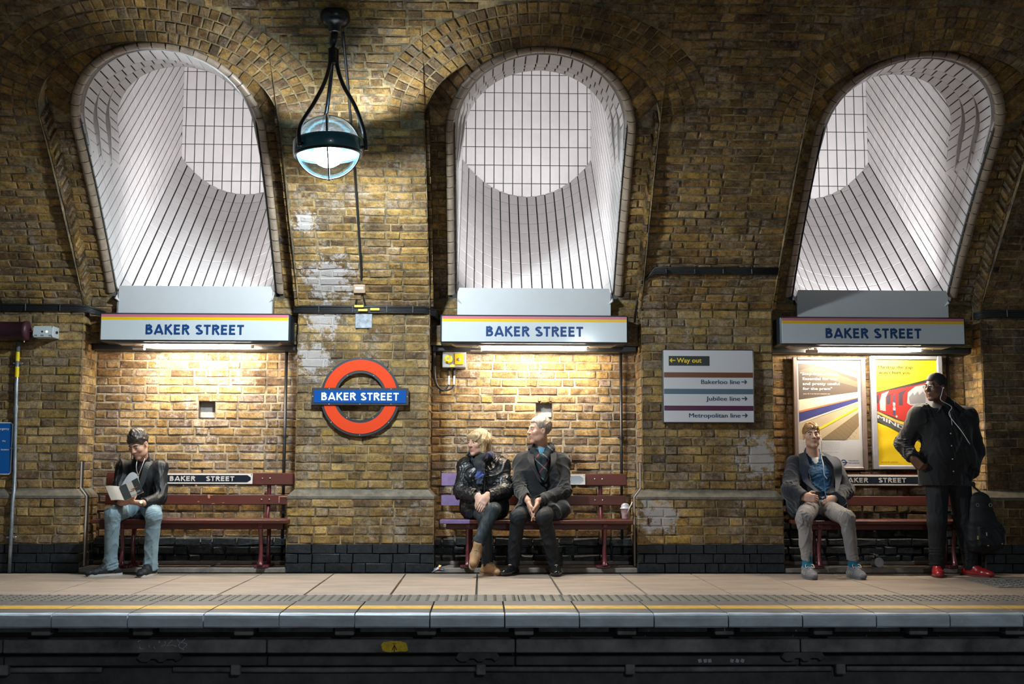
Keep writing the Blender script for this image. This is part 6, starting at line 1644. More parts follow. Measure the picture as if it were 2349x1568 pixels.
    garment(P, 'trousers', F, cloth('trousers_teal_black', (.018, .026, .032), .62, bmp=.2))
    # tan lace-up boots: one on the ground, one dangling
    tan = cloth('boot_tan', (.34, .20, .10), .6, bscale=150); lace = mat('boot_lace', (.30, .24, .17), .8)
    a = J['aa']; F = Solid(a - V3(.3, .3, .12), a + V3(.3, .3, .10), .0055); g, tt, sd_ = foot_shoe(F, a, J['ta'], .25, .044); F.plane(g + V3(0, 0, .11), (0, 0, 1), .2); F.crumple(.003, 90, 64)
    b1 = garment(P, 'boot', F, tan); sole_part(b1, 'sole', g, tt, .255, .046, .016, mat('boot_sole', (.22, .14, .09), .7))
    t = unit(V3(-.22, -.70, -.68)); a = J['ab']; n_ = V3(.10, -.62, .78); n_ = unit(n_ - t * np.dot(n_, t)); sd_ = np.cross(t, n_)
    F = Solid(a - .28, a + .24, .0055); c0 = a - n_ * .045 - t * .03
    F.cone(c0, c0 + t * .12, .037, .042, .02, flat=(n_, .85)); F.cone(c0 + t * .12, c0 + t * .20, .042, .034, .02, flat=(n_, .75)); F.cone(a + n_ * .015 - t * .01, c0 + t * .07 + n_ * .02, .044, .036, .02)
    F.plane(c0 - n_ * .030, -n_, .25); F.plane(a + n_ * .035, n_, .12); F.crumple(.003, 90, 65)
    b2 = garment(P, 'boot', F, tan)
    q = MB(); pts = []
    for aa_ in np.linspace(0, 2 * math.pi, 24, endpoint=False): pts.append(c0 - n_ * .030 + t * (.085 + .155 * math.cos(aa_)) + sd_ * (.044 * math.copysign(abs(math.sin(aa_)) ** .7, math.sin(aa_))))
    n = len(pts); q.add([Vector(p) for p in pts] + [Vector(p - n_ * .016) for p in pts], [tuple(range(n)), tuple(range(n, 2 * n))] + [(i, (i + 1) % n, n + (i + 1) % n, n + i) for i in range(n)]); obj('sole', q, mat('boot_sole_pale', (.30, .22, .15), .6), b2)
    for q_ in range(5):
        p = c0 + t * (.045 + .019 * q_) + n_ * (.066 - .0075 * q_); obj('lace', MB().tube([Vector(p - sd_ * .020 - n_ * .006), Vector(p + n_ * .004), Vector(p + sd_ * .020 - n_ * .006)], .0028, 5), lace, b2)
    for q_ in range(4):
        p = g + tt * (.05 + .018 * q_) + V3(0, 0, .112 - .010 * q_); s2 = np.cross(tt, (0, 0, 1)); obj('lace', MB().tube([Vector(p - s2 * .018), Vector(p + V3(0, 0, .005)), Vector(p + s2 * .018)], .0028, 5), lace, b1)
    return P
woman()
# ---- the grey-haired man in the overcoat
def overcoat():
    J = nparr(dict(nk=(0.524, 0.070, 1.062), sa=(0.350, 0.070, 0.950), sb=(0.700, 0.070, 0.950), ea=(0.322, -0.050, 0.715), eb=(0.712, -0.050, 0.700), wa=(0.388, -0.290, 0.628), wb=(0.478, -0.290, 0.622), ha=(0.450, 0.060, 0.565), hb=(0.600, 0.060, 0.565), ka=(0.303, -0.390, 0.490), kb=(0.521, -0.390, 0.490), aa=(0.267, -0.220, 0.095), ab=(0.632, -0.230, 0.095), ta=(-.45, -.89, 0), tb=(-.05, -1.0, 0)))
    H = Head((.503, .015, 1.228), (-.93, -.37, .02), roll=0, scale=1.0)
    hands = [(J['wa'] + V3(.01, -.025, -.02), V3(.20, -.38, -.90), V3(1, .1, .15), 1, dict(curl=(6, 10, 8), s=.98, thumb=28)), (J['wb'] + V3(-.008, -.025, -.02), V3(-.22, -.38, -.90), V3(-1, .1, .1), -1, dict(curl=(6, 10, 8), s=.98, thumb=28))]
    F = base_body(J, H, hands, neck=.056, jaw=1.05, nose=1.1)
    base, lip = (.56, .32, .235), (.38, .17, .14)
    P = person('person', 'grey-haired man in charcoal overcoat sitting with hands together', J, H, F, skin_mat('skin_overcoat', base, lip), face_cols(H, base, lip, .12))
    face_bits(P, H, mat('brow_grey', (.20, .15, .11), .8), .004)
    hair_short(H, mat('hair_grey', (.26, .21, .17), .42, var=.5, vscale=60, bmp=.6, bscale=200, bdist=.002, spec=.5), P, top=.010, side=.006, line=(.082, .002, -.06), curl=.006, freq=85, seed=8, recede=.03)
    # shirt and scarf at the throat
    lo, hi = around([J['nk'], J['sa'], J['sb']], .15); F = Solid(lo, hi, .005)
    F.cone(J['nk'] + V3(0, -.02, -.06), J['nk'] + V3(-.004, -.03, -.012), .060, .052, .02); F.cone(J['nk'] + V3(-.01, -.065, -.04), lerp(J['sa'], J['sb'], .5) + V3(0, -.07, -.05), .045, .045, .03)
    F.ell(H(.0, .01, -.085), (.058, .066, .05), H.R, .008, 'cut')
    garment(P, 'shirt', F, cloth('shirt_blue', (.11, .30, .42), .7))
    lo, hi = around([J['nk'], J['sa'], J['sb']], .19); lo[2] -= .12; F = Solid(lo, hi, .0055)
    n0 = J['nk'] + V3(0, -.005, .01)
    F.chain([n0 + V3(.0, .075, .03), n0 + V3(.075, .03, .02), n0 + V3(.066, -.075, -.015), n0 + V3(.028, -.120, -.075), n0 + V3(.01, -.14, -.26)], [.036, .036, .036, .036, .032], .02)
    F.chain([n0 + V3(.0, .075, .03), n0 + V3(-.080, .03, .0), n0 + V3(-.070, -.080, -.025), n0 + V3(-.030, -.122, -.085), n0 + V3(-.01, -.135, -.26)], [.036, .036, .036, .036, .032], .02)
    F.ell(H(.0, .01, -.095), (.062, .07, .06), H.R, .01, 'cut'); F.crumple(.007, 70, 71, (1, 1, .6))
    def scol(Pt):
        C = np.repeat(np.array([[.012, .020, .024]]), len(Pt), 0); q = Pt - n0
        C[np.abs((q[:, 2] + q[:, 0] * .9 + .06) % .11 - .02) < .004] = (.20, .24, .26); C[np.abs((q[:, 2] * .8 - q[:, 0] + .03) % .13 - .02) < .004] = (.26, .03, .03); return C.astype(np.float32)
    garment(P, 'scarf', F, bpy.data.materials['scarf_wool'], scol)
    # overcoat
    lo, hi = around([J[q] for q in ('nk', 'sa', 'sb', 'ea', 'eb', 'wa', 'wb', 'ha', 'hb', 'ka', 'kb')], .17); F = Solid(lo, hi, .0055)
    fr, sd, ax, hm, ch = torso(F, J, .028, k=.045, wr=1.15)
    for s_ in 'ab': arm(F, J, s_, (.074, .066, .050), .025); F.cone(J['s' + s_] + V3(0, 0, .018), lerp(J['s' + s_], J['nk'], .6) + V3(0, .02, .01), .052, .05, .03)
    F.cone(J['nk'] + V3(0, .045, -.01), J['nk'] + V3(0, .055, .045), .075, .06, .02)
    # skirts over the thighs
    F.cone(J['ha'], lerp(J['ha'], J['ka'], .70), .112, .092, .03); F.cone(J['hb'], lerp(J['hb'], J['kb'], .62) + V3(.03, 0, 0), .112, .098, .03); F.cone(J['hb'] + V3(.05, -.0, -.0), J['hb'] + V3(.085, -.19, -.015), .095, .085, .04)
    # neck opening
    F.chain([J['nk'] + V3(0, -.05, .07), ch + fr * .10 + V3(0, 0, .06), ch + fr * .14 + V3(0, 0, -.08)], [.075, .055, .012], .01, op='cut')
    F.ell(H(.0, .0, -.10), (.070, .075, .075), H.R, .01, 'cut')
    for s_ in 'ab':
        d = unit(J['w' + s_] - J['e' + s_]); F.plane(J['w' + s_] - d * .0, d, .12)
    F.plane(lerp(J['ha'], J['ka'], .80), (-.15, -1, -.25), .14); F.plane(lerp(J['hb'], J['kb'], .74) + V3(.02, 0, 0), (.3, -1, -.2), .15)
    F.crumple(.009, 34, 73, (1, 1, .7))
    for s_ in 'ab': F.crumple(.016, 60, 74, (1, 1, 1), J['e' + s_], .16); F.crumple(.010, 75, 75, (1, 1, 1), lerp(J['e' + s_], J['w' + s_], .6), .12)
    sl, X, Y, Z = F.box(F.lo, F.lo + F.h * F.n); F.mix(sl, np.broadcast_to(.463 - Z, F.d.shape), .004, 'and')
    wool = cloth('overcoat_charcoal', (.0125, .013, .0155), .85, bmp=.25, sheen=.25)
    ct = garment(P, 'overcoat', F, wool)
    # notched lapels
    for s_ in (-1, 1):
        a0 = J['nk'] + V3(s_ * .070, -.035, .030); a1 = ch + fr * .175 + V3(s_ * .070 + .0, -.012, .085); a2 = ch + fr * .190 + V3(s_ * .012, -.03, -.075)
        o1 = a1 + V3(s_ * .050, .040, .030); o0 = a0 + V3(s_ * .045, .020, -.02)
        L = [a0, a1, a2]; O = [o0, o1, a2 + V3(s_ * .006, 0, 0)]
        P1 = smoothpath([Vector(p) for p in L], 5); P2 = smoothpath([Vector(p) for p in O], 5); q = MB(); q.strip(P1, P2); q.strip([p + Vector((0, -.007, .002)) for p in P1], [p + Vector((0, -.007, .002)) for p in P2]); q.strip(P2, [p + Vector((0, -.007, .002)) for p in P2]); q.strip(P1, [p + Vector((0, -.007, .002)) for p in P1])
        obj('lapel', q, wool, ct, smooth=True)
        c0, c1 = J['nk'] + V3(s_ * .055, .035, .062), a0 + V3(s_ * .05, -.012, -.015); c2 = a0 + V3(s_ * .020, -.035, -.018)
        P1 = smoothpath([Vector(p) for p in (c0, a0 + V3(0, .01, .022), c2)], 4); P2 = smoothpath([Vector(p) for p in (c0 + V3(s_ * .035, .0, -.035), c1 + V3(0, .02, .01), c1 + V3(s_ * .0, -.018, -.012))], 4); q = MB(); q.strip(P1, P2); q.strip([p + Vector((0, -.006, .004)) for p in P1], [p + Vector((0, -.006, .004)) for p in P2]); q.strip(P2, [p + Vector((0, -.006, .004)) for p in P2])
        obj('collar', q, wool, ct, smooth=True)
    for z in (-.10, -.20): obj('button', MB().lathe([(0, .004), (.011, .004), (.012, 0)], 12, Matrix.Translation(Vector(ch + fr * .172 + V3(.03, -.02, z))) @ Matrix.Rotation(rad(90), 4, 'X')), BLK_, ct)
    # trousers and black shoes
    lo, hi = around([J[q] for q in ('ha', 'hb', 'ka', 'kb', 'aa', 'ab')], .15); F = Solid(lo, hi, .0055); F.cone(J['ha'], J['hb'], .10, .10, .03)
    for s_ in 'ab':
        F.cone(J['h' + s_], J['k' + s_], .092, .067, .03); F.cone(J['k' + s_] + V3(0, .005, 0), J['a' + s_] + V3(0, 0, -.0), .065, .054, .03); F.cone(J['a' + s_] + V3(0, 0, .05), J['a' + s_] + V3(0, 0, -.02), .056, .060, .02); F.plane(J['a' + s_] + V3(0, 0, -.022), (0, .2, -1), .11)
        F.crumple(.009, 55, 81, (1, 1, 1.2), J['k' + s_], .14)
    F.crumple(.008, 30, 82, (1.5, 1, .35)); garment(P, 'trousers', F, cloth('trousers_black', (.013, .016, .020), .7, bmp=.15))
    for s_, t in (('a', J['ta']), ('b', J['tb'])):
        a = J['a' + s_]; F = Solid(a - V3(.3, .3, .12), a + V3(.3, .3, .10), .0055); g, tt, sd_ = foot_shoe(F, a, t, .28, .045); F.plane(g + V3(0, 0, .085), (0, 0, 1), .2)
        sh = garment(P, 'shoe', F, mat('shoe_black_leather', (.010, .011, .012), .22, coat=.6)); sole_part(sh, 'sole', g, tt, .285, .048, .014, mat('shoe_sole', (.012, .012, .012), .6))
    return P
overcoat()
# ---- the seated young man
def young():
    J = nparr(dict(nk=(2.950, 0.100, 1.010), sa=(2.782, 0.095, 0.935), sb=(3.128, 0.095, 0.925), ea=(2.672, -0.135, 0.715), eb=(3.225, 0.070, 0.710), wa=(2.775, -0.230, 0.655), wb=(3.065, -0.130, 0.645), ha=(2.882, -0.020, 0.560), hb=(3.022, -0.020, 0.560), ka=(2.700, -0.490, 0.492), kb=(3.063, -0.490, 0.492), aa=(2.710, -0.520, 0.100), ab=(3.098, -0.510, 0.100), ta=(.02, -1, 0), tb=(.12, -.99, 0)))
    H = Head((2.922, .020, 1.190), (-.08, -.99, .08), roll=-3, scale=.93)
    hands = [(J['wa'] + V3(.0, -.01, .005), V3(.75, -.25, -.10), V3(.1, .9, -.2), 1, dict(curl=(45, 40, 20), s=.95, thumb=45)), (J['wb'], V3(-.6, -.2, -.3), V3(0, .9, -.2), -1, dict(curl=(50, 40, 20), s=.95))]
    F = base_body(J, H, hands, neck=.053, jaw=.96)
    base, lip = (.58, .35, .26), (.42, .16, .14)
    P = person('person', 'young man in open navy coat and grey trousers slouching on bench', J, H, F, skin_mat('skin_young', base, lip), face_cols(H, base, lip))
    face_bits(P, H, mat('brow_brown', (.07, .04, .025), .8), .0045)
    hair_short(H, mat('hair_sandy', (.26, .145, .06), .42, var=.5, vscale=60, bmp=.6, bscale=180, bdist=.003, spec=.5), P, top=.012, side=.008, line=(.062, .0, -.05), curl=.010, freq=95, seed=14, fringe=((.0, .060, .078), (.056, .030, .026)))
    # white tee, denim shirt, coat
    lo, hi = around([J['nk'], J['ha'], J['hb'], J['sa'], J['sb']], .16)
    F = Solid(lo, hi, .0055); fr, sd, ax, hm, ch = torso(F, J, -.004)
    garment(P, 'white_tee', F, cloth('tee_white', (.55, .53, .50), .85))
    F = Solid(lo, hi, .0055); torso(F, J, .006)
    F.cone(J['nk'] + V3(0, .0, -.03), J['nk'] + V3(0, .01, .045), .078, .068, .02)
    F.chain([J['nk'] + V3(.0, -.05, .06), J['nk'] + V3(.005, -.10, -.02), ch + fr * .115 + V3(.012, 0, .03)], [.060, .034, .004], .008, op='cut'); F.ell(H(0, .0, -.13), (.062, .078, .05), H.R, .008, 'cut')
    F.crumple(.010, 48, 91, (1, 1, .9)).crumple(.005, 100, 92); F.plane(hm + V3(0, -.05, -.03), (0, -.3, -1), .3)
    sh = garment(P, 'denim_shirt', F, cloth('denim_blue', (.018, .072, .16), .75, bmp=.2, var=.3))
    obj('placket', MB().tube(smoothpath([Vector(p) for p in (ch + fr * .135 + V3(.022, -.006, .03), ch + fr * .14 + V3(.035, -.006, -.07), hm + fr * .135 + V3(.03, -.008, .05))], 6), .005, 6), MATS['denim_blue'], sh, smooth=True)
    lo, hi = around([J[q] for q in ('nk', 'sa', 'sb', 'ea', 'eb', 'wa', 'wb', 'ha', 'hb')], .19); F = Solid(lo, hi, .0055)
    torso(F, J, .026, k=.045, wr=1.15)
    for s_ in 'ab': arm(F, J, s_, (.076, .074, .060), .03)
    F.cone(J['ha'] + V3(-.07, .03, .02), J['ha'] + V3(-.09, -.14, .035), .105, .085, .04); F.cone(J['hb'] + V3(.06, .03, .02), J['hb'] + V3(.07, -.15, .035), .10, .08, .04)
    F.cone(J['ea'] + V3(.04, .0, -.02), J['ha'] + V3(-.12, .02, .0), .075, .085, .04)
    F.cone(J['nk'] + V3(0, .05, -.02), J['nk'] + V3(0, .06, .035), .078, .064, .02)
    # open front
    F.chain([J['nk'] + V3(0, -.06, .06), ch + fr * .16 + V3(.02, 0, .06), ch + fr * .19 + V3(.025, 0, -.07), hm + fr * .19 + V3(.03, 0, .09), hm + fr * .17 + V3(.02, 0, -.03)], [.095, .125, .120, .070, .03], .012, op='cut')
    F.ell(H(0, .0, -.13), (.078, .085, .07), H.R, .01, 'cut')
    for s_ in 'ab':
        d = unit(J['w' + s_] - J['e' + s_]); F.plane(J['w' + s_] + d * .0, d, .13)
    F.crumple(.009, 34, 95, (1, 1, .8))
    for s_ in 'ab': F.crumple(.015, 58, 96, (1, 1, 1), J['e' + s_], .17)
    sl, X, Y, Z = F.box(F.lo, F.lo + F.h * F.n); F.mix(sl, np.broadcast_to(.463 - Z, F.d.shape), .004, 'and')
    wool = cloth('coat_navy', (.009, .012, .022), .85, bmp=.25, sheen=.25); ct = garment(P, 'navy_coat', F, wool)
    for s_ in (-1, 1):          # turned-back lapels
        a0 = J['nk'] + V3(s_ * .075, -.03, .04); a1 = ch + fr * .120 + V3(s_ * .105 + .02, -.0, .06); a2 = ch + fr * .130 + V3(s_ * .120 + .02, -.0, -.05); a3 = hm + fr * .170 + V3(s_ * .075 + .03, 0, .10)
        P1 = smoothpath([Vector(p) for p in (a0, a1, a2, a3)], 5); P2 = smoothpath([Vector(p) for p in (a0 + V3(s_ * .055, .02, -.02), a1 + V3(s_ * .075, .03, .03), a2 + V3(s_ * .06, .02, .0), a3 + V3(s_ * .02, .0, .0))], 5)
        q = MB(); dv = Vector((0, -.008, .003)); q.strip([p + dv * .2 for p in P1], [p + dv * .2 for p in P2]); q.strip([p + dv for p in P1], [p + dv for p in P2]); q.strip([p + dv * .2 for p in P1], [p + dv for p in P1]); q.strip([p + dv * .2 for p in P2], [p + dv for p in P2])
        obj('lapel', q, cloth('lapel_navy', (.018, .024, .042), .8, bmp=.25, sheen=.3), ct, smooth=True)
    # earphone lead
    obj('earphone_lead', MB().tube(smoothpath([Vector(p) for p in (H(-.078, .01, -.012), H(-.082, .035, -.07), J['nk'] + V3(.06, -.07, .0), ch + fr * .145 + V3(.03, -.012, .07), ch + fr * .15 + V3(.035, -.012, -.02), ch + fr * .15 + V3(.06, -.012, -.06))], 6), .0028, 6), mat('lead_white', (.72, .70, .66), .4), P, smooth=True)
    obj('earphone', MB().lathe([(0, -.008), (.007, -.004), (.008, .004), (0, .008)], 10, Matrix.Translation(Vector(H(-.082, .008, -.008)))), MATS['lead_white'], P, smooth=True)
    # trousers
    lo, hi = around([J[q] for q in ('ha', 'hb', 'ka', 'kb', 'aa', 'ab')], .15); F = Solid(lo, hi, .0055); F.cone(J['ha'], J['hb'], .102, .102, .03)
    for s_ in 'ab':
        F.cone(J['h' + s_], J['k' + s_], .090, .067, .03); F.cone(J['k' + s_] + V3(0, .004, 0), J['a' + s_] + V3(0, 0, .02), .065, .050, .03); F.plane(J['a' + s_] + V3(0, 0, .042), (0, .25, -1), .11)
        F.crumple(.013, 68, 101, (.7, 1, 1.6), J['k' + s_], .16); F.crumple(.010, 60, 102, (.6, 1, 1.6), J['a' + s_] + V3(0, 0, .07), .12)
    F.crumple(.009, 36, 103, (1.2, 1, .5)); garment(P, 'trousers', F, cloth('trousers_grey', (.20, .185, .185), .8, bmp=.25))
    for s_, t in (('a', J['ta']), ('b', J['tb'])):
        a = J['a' + s_]; F = Solid(a - .12, a + .12, .0055); F.cone(a + V3(0, 0, .07), a + V3(0, -.005, -.01), .041, .042, .02); F.cone(a, a + unit(t) * .04 - V3(0, 0, .02), .040, .036, .02); garment(P, 'sock', F, cloth('sock_teal', (.008, .10, .17), .9))
        F = Solid(a - V3(.3, .3, .12), a + V3(.3, .3, .10), .0055); g, tt, sd_ = foot_shoe(F, a, t, .28, .046); F.plane(g + V3(0, .02, .092), (0, .5, 1), .2)
        F.ell(g + V3(0, .012, .105), (.036, .045, .03), None, .008, 'cut')
        shoe = garment(P, 'canvas_shoe', F, cloth('shoe_grey_suede', (.17, .165, .185), .85, bscale=200)); sole_part(shoe, 'sole', g, tt, .285, .049, .024, mat('sole_grey', (.10, .10, .105), .6))
        lw = mat('lace_cream', (.60, .55, .44), .7)
        for q in range(5):
            p = g + tt * (.040 + .020 * q) + V3(0, 0, .106 - .0105 * q); obj('lace', MB().tube([Vector(p - sd_ * .026 - V3(0, 0, .010)), Vector(p + V3(0, 0, .004)), Vector(p + sd_ * .026 - V3(0, 0, .010))], .0038, 6), lw, shoe, smooth=True)
        for sg in (-1, 1):
            p = g + tt * .040 + V3(0, 0, .106); obj('lace_loop', MB().tube(smoothpath([Vector(p), Vector(p + sd_ * sg * .03 + tt * .015 + V3(0, 0, .008)), Vector(p + sd_ * sg * .034 + tt * .04 - V3(0, 0, .016)), Vector(p + sd_ * sg * .012 + tt * .028 - V3(0, 0, .008))], 4), .0034, 6), lw, shoe, smooth=True)
            for q in range(3):
                p = g + tt * (.015 + .024 * q) + sd_ * sg * .040 + V3(0, 0, .052 - .006 * q); obj('side_stripe', MB().tube([Vector(p + sd_ * sg * .004 + V3(0, 0, .014) + tt * .008), Vector(p + sd_ * sg * .0065 - V3(0, 0, .010) - tt * .004)], .0036, 5), lw, shoe)
    return P
young()
# ---- the standing man
def standing():
    J = nparr(dict(nk=(3.978, -0.335, 1.440), sa=(3.745, -0.390, 1.355), sb=(4.190, -0.290, 1.345), ea=(3.632, -0.300, 1.115), eb=(4.270, -0.260, 1.060), wa=(3.655, -0.450, 0.985), wb=(4.180, -0.360, 0.872), ha=(3.895, -0.350, 0.870), hb=(4.085, -0.320, 0.870), ka=(3.868, -0.375, 0.460), kb=(4.115, -0.335, 0.458), aa=(3.872, -0.330, 0.092), ab=(4.165, -0.320, 0.092), ta=(-.30, -.95, 0), tb=(.50, -.86, 0)))
    H = Head((3.892, -.385, 1.595), (-.86, -.50, -.02), roll=0, scale=.99)
    hands = [(J['wa'] + V3(.0, -.0, -.0), V3(.62, -.25, -.65), V3(.5, .6, .4), -1, dict(curl=(40, 45, 25), s=1.0, thumb=25)), (J['wb'], V3(-.15, -.12, -.98), V3(-.9, .3, .1), 1, dict(curl=(48, 62, 40), s=1.0, thumb=20))]
    F = base_body(J, H, hands, neck=.064, jaw=1.12, nose=1.25)
    base, lip = (.135, .062, .040), (.13, .05, .042)
    P = person('person', 'standing man in black jacket and red shoes holding a black bag', J, H, F, skin_mat('skin_standing', base, lip, .4), face_cols(H, base, lip))
    face_bits(P, H, mat('brow_black', (.012, .010, .009), .8), .0038)
    hair_short(H, mat('hair_black_crop', (.014, .012, .011), .75, var=.3, vscale=90, bmp=.8, bscale=260, bdist=.002), P, top=.006, side=.004, line=(.072, .004, -.058), curl=.0015, freq=140, seed=21, recede=.02)
    # spectacles
    S = thing('spectacles', 'thin metal spectacles worn by the standing man', 'glasses', tuple(H(0, .09, .01)))
    gm = mat('spectacle_metal', (.55, .45, .35), .25, .9)
    for sx in (-1, 1):
        obj('rim', MB().tube([Vector(H(sx * .032 + .021 * math.cos(t), .102 - .10 * abs(sx * .032 + .021 * math.cos(t)) ** 1.2, .008 + .015 * math.sin(t))) for t in np.linspace(0, 2 * math.pi, 17)], .0014, 6), gm, S, smooth=True)
        q = MB().add([Vector(H(sx * .032 + .020 * math.cos(t), .1005 - .10 * abs(sx * .032 + .020 * math.cos(t)) ** 1.2, .008 + .0145 * math.sin(t))) for t in np.linspace(0, 2 * math.pi, 16, endpoint=False)], [tuple(range(16))]); obj('lens', q, LGLASS, S)
        obj('temple', MB().tube([Vector(H(sx * .054, .092, .012)), Vector(H(sx * .074, .05, .012)), Vector(H(sx * .079, -.005, .010))], .0014, 6), gm, S)
    obj('bridge', MB().tube([Vector(H(-.011, .1015, .011)), Vector(H(0, .104, .014)), Vector(H(.011, .1015, .011))], .0014, 6), gm, S)
    # jumper
    lo, hi = around([J['nk'], J['sa'], J['sb'], J['ha'], J['hb']], .2); F = Solid(lo, hi, .006); fr, sd, ax, hm, ch = torso(F, J, .02, wr=1.25, belly=.035); F.cone(J['nk'] - V3(0, 0, .03), J['nk'] + V3(-.01, -.015, .03), .085, .072, .02); F.ell(H(.0, .01, -.115), (.07, .08, .055), H.R, .01, 'cut'); F.crumple(.006, 40, 111)
    jm = garment(P, 'jumper', F, cloth('jumper_black', (.012, .013, .016), .85))
    obj('zip', MB().tube(smoothpath([Vector(p) for p in (J['nk'] + V3(.005, -.105, -.045), J['nk'] + V3(.008, -.135, -.12), J['nk'] + V3(.008, -.145, -.17))], 5), .0035, 6), mat('zip_steel', (.35, .36, .40), .35, .7), jm, smooth=True)
    # open jacket
    lo, hi = around([J[q] for q in ('nk', 'sa', 'sb', 'ea', 'eb', 'wa', 'wb', 'ha', 'hb')], .21); lo[2] = .70; F = Solid(lo, hi, .006)
    torso(F, J, .044, k=.05, wr=1.35, belly=.03)
    for s_ in 'ab': arm(F, J, s_, (.088, .080, .060), .03)
    for s_, dx in (('a', -.03), ('b', .03)): F.cone(J['h' + s_] + V3(dx, 0, .1), J['h' + s_] + V3(dx * 1.2, -.01, -.08), .135, .13, .05)
    F.cone(J['nk'] + V3(0, .03, -.03), J['nk'] + V3(0, .03, .03), .09, .078, .02)
    F.chain([J['nk'] + V3(-.02, -.10, .05), ch + fr * .20 + V3(-.0, 0, .02), hm + fr * .22 + V3(.01, 0, .05), hm + fr * .22 + V3(.01, 0, -.12)], [.06, .05, .045, .045], .012, op='cut')
    F.ell(H(.0, .01, -.12), (.078, .09, .065), H.R, .01, 'cut')
    for s_ in 'ab':
        d = unit(J['w' + s_] - J['e' + s_]); F.plane(J['w' + s_] - d * .005, d, .13)
    F.plane(hm + V3(0, 0, -.105), (0, 0, -1), .42)
    F.crumple(.012, 30, 113, (1.4, 1.4, .35))
    F.crumple(.020, 62, 114, (.7, .7, 1.4), lerp(J['ea'], J['wa'], .35), .20); F.crumple(.012, 60, 115, (1, 1, 1), J['eb'], .16)
    jk = garment(P, 'jacket', F, cloth('jacket_black_wool', (.010, .010, .012), .75, bmp=.2, sheen=.2))
    for s_ in (-1, 1):
        a0 = J['nk'] + V3(s_ * .075, -.03, .045); P1 = smoothpath([Vector(p) for p in (a0 + V3(0, .05, .01), a0, a0 + V3(-s_ * .02, -.065, -.05))], 4); P2 = smoothpath([Vector(p) for p in (a0 + V3(s_ * .05, .05, -.05), a0 + V3(s_ * .06, -.01, -.05), a0 + V3(s_ * .03, -.09, -.11))], 4)
        q = MB(); dv = Vector((0, -.008, .004)); q.strip(P1, P2); q.strip([p + dv for p in P1], [p + dv for p in P2]); q.strip(P2, [p + dv for p in P2]); q.strip(P1, [p + dv for p in P1]); obj('collar', q, MATS['jacket_black_wool'], jk, smooth=True)
    for t in (.12, .34, .58, .80):
        p = lerp(ch + fr * .175 + V3(-.075, -.005, .03), hm + fr * .185 + V3(-.07, 0, -.08), t); obj('press_stud', MB().lathe([(.0065, 0), (.005, .004), (0, .005)], 10, Matrix.Translation(Vector(p + fr * .02)) @ Matrix.Rotation(rad(90), 4, 'X')), RIV, jk, smooth=True)
    obj('earphone_lead', MB().tube(smoothpath([Vector(p) for p in (H(-.080, .006, -.01), H(-.083, .03, -.06), H(-.078, .035, -.11), J['nk'] + V3(.02, -.115, -.01), J['nk'] + V3(-.015, -.145, -.08), ch + fr * .195 + V3(.01, -.02, .0), hm + fr * .215 + V3(.06, -.02, .24))], 6), .0032, 6), MATS['lead_white'], P, smooth=True)
    obj('earphone', MB().lathe([(0, -.008), (.008, -.004), (.008, .004), (0, .008)], 10, Matrix.Translation(Vector(H(-.084, .004, -.004)))), MATS['lead_white'], P, smooth=True)
    # trousers
    lo, hi = around([J[q] for q in ('ha', 'hb', 'ka', 'kb', 'aa', 'ab')], .17); F = Solid(lo, hi, .006); F.cone(J['ha'], J['hb'], .125, .125, .03)
    for s_ in 'ab':
        F.cone(J['h' + s_], J['k' + s_], .108, .080, .03); F.cone(J['k' + s_], J['a' + s_] + V3(0, 0, .0), .080, .066, .03); F.plane(J['a' + s_] + V3(0, 0, -.042), (0, .2, -1), .12); F.crumple(.014, 55, 121, (.7, .7, 1.6), J['a' + s_] + V3(0, 0, .06), .16); F.crumple(.010, 45, 122, (1, 1, 1), J['k' + s_], .16)
    F.crumple(.008, 28, 123, (1.3, 1, .4)); garment(P, 'trousers', F, cloth('trousers_black_denim', (.012, .013, .016), .75, bmp=.2))
    for s_, t in (('a', J['ta']), ('b', J['tb'])):
        a = J['a' + s_]; F = Solid(a - V3(.3, .3, .12), a + V3(.3, .3, .10), .0055); g, tt, sd_ = foot_shoe(F, a, t, .29, .048); F.plane(g + V3(0, 0, .09), (0, 0, 1), .2)
        sh = garment(P, 'red_shoe', F, mat('shoe_red', (.34, .018, .022), .3, coat=.4)); sole_part(sh, 'sole', g, tt, .295, .051, .016, mat('sole_dark_red', (.12, .03, .03), .6))
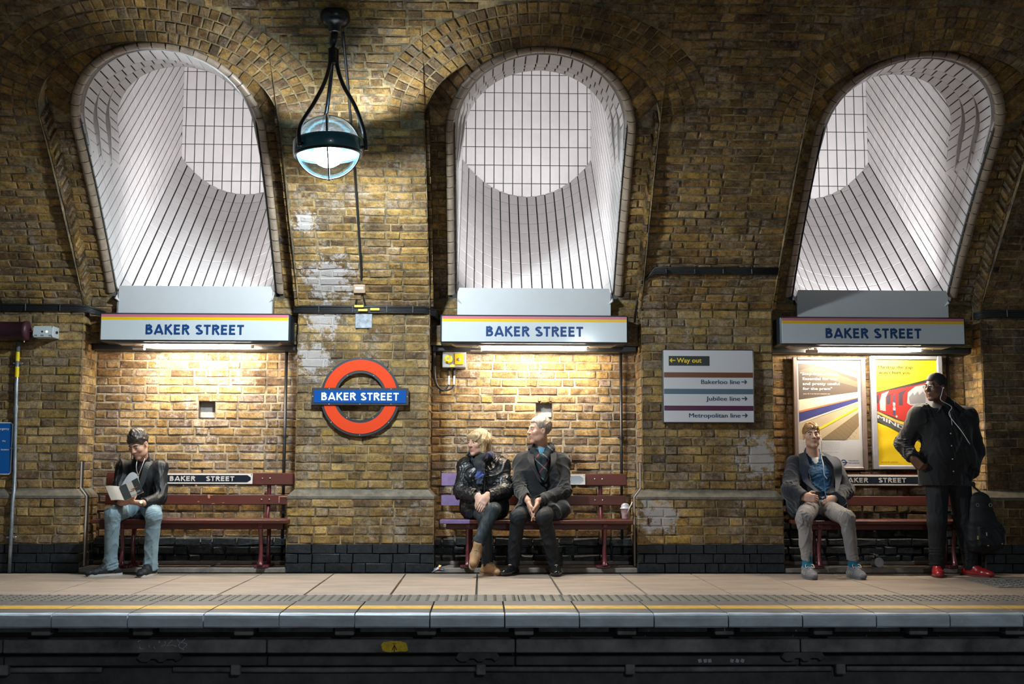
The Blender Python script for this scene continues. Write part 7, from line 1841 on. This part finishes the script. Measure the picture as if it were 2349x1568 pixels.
    # soft black bag hanging from his hand
    hw_ = J['wb'] + V3(-.015, -.03, -.09)
    B = thing('shoulder_bag', 'soft black bag hanging from the standing man\'s hand', 'bag', (float(hw_[0]) + .06, float(hw_[1]), .31))
    c = hw_ + V3(.075, -.02, -.33); bm_ = cloth('bag_black', (.012, .012, .014), .6, bmp=.2)
    F = Solid(c - V3(.22, .18, .32), c + V3(.22, .18, .34), .006)
    F.cone(c + V3(-.01, 0, .17), c + V3(.01, 0, -.10), .095, .155, .04, flat=((0, 1, 0), .52)); F.rbox(c + V3(.015, 0, -.12), (.145, .075, .11), None, .045, .05); F.rbox(c + V3(.03, -.075, -.11), (.105, .025, .085), None, .022, .01)
    F.crumple(.009, 32, 131, (1, 1, .8)); obj('bag_body', F.mesh('bag_body', base_of(B), bm_), None, B)
    for sx in (-1, 1): obj('handle', MB().tube(smoothpath([Vector(p) for p in (hw_ + V3(0, -.008 * sx, .012), hw_ + V3(sx * .02, -.012 * sx, -.03), c + V3(sx * .055 - .01, -.035 * sx, .20))], 5), .009, 8), bm_, B, smooth=True); obj('ring', MB().tube([Vector(c + V3(sx * .055 - .01 + .012 * math.cos(t), -.075, .15 + .014 * math.sin(t))) for t in np.linspace(0, 2 * math.pi, 13)], .003, 6), mat('bag_ring', (.45, .42, .36), .3, .9), B, smooth=True)
    obj('zip_pull', MB().box(c + V3(-.01, -.108, -.09), (.012, .006, .03), ch=.002), MATS['zip_steel'], B); obj('pocket_zip', MB().tube(smoothpath([Vector(p) for p in (c + V3(-.07, -.098, -.035), c + V3(.03, -.106, -.028), c + V3(.13, -.098, -.035))], 4), .0035, 6), mat('zip_dark', (.03, .03, .032), .35, .5), B, smooth=True)
    for sx, sz in ((-.085, -.12), (.0, -.185), (.12, -.17)): obj('bag_tag', MB().box(c + V3(sx, -.104, sz), (.012, .004, .03 if sx < 0 else .01)), mat('tag_ochre', (.40, .28, .10), .5), B)
    return P
standing()
print('OBJECTS built', len(bpy.data.objects), 'bricks', NBR[0], 'time', round(time.time() - T0, 1))
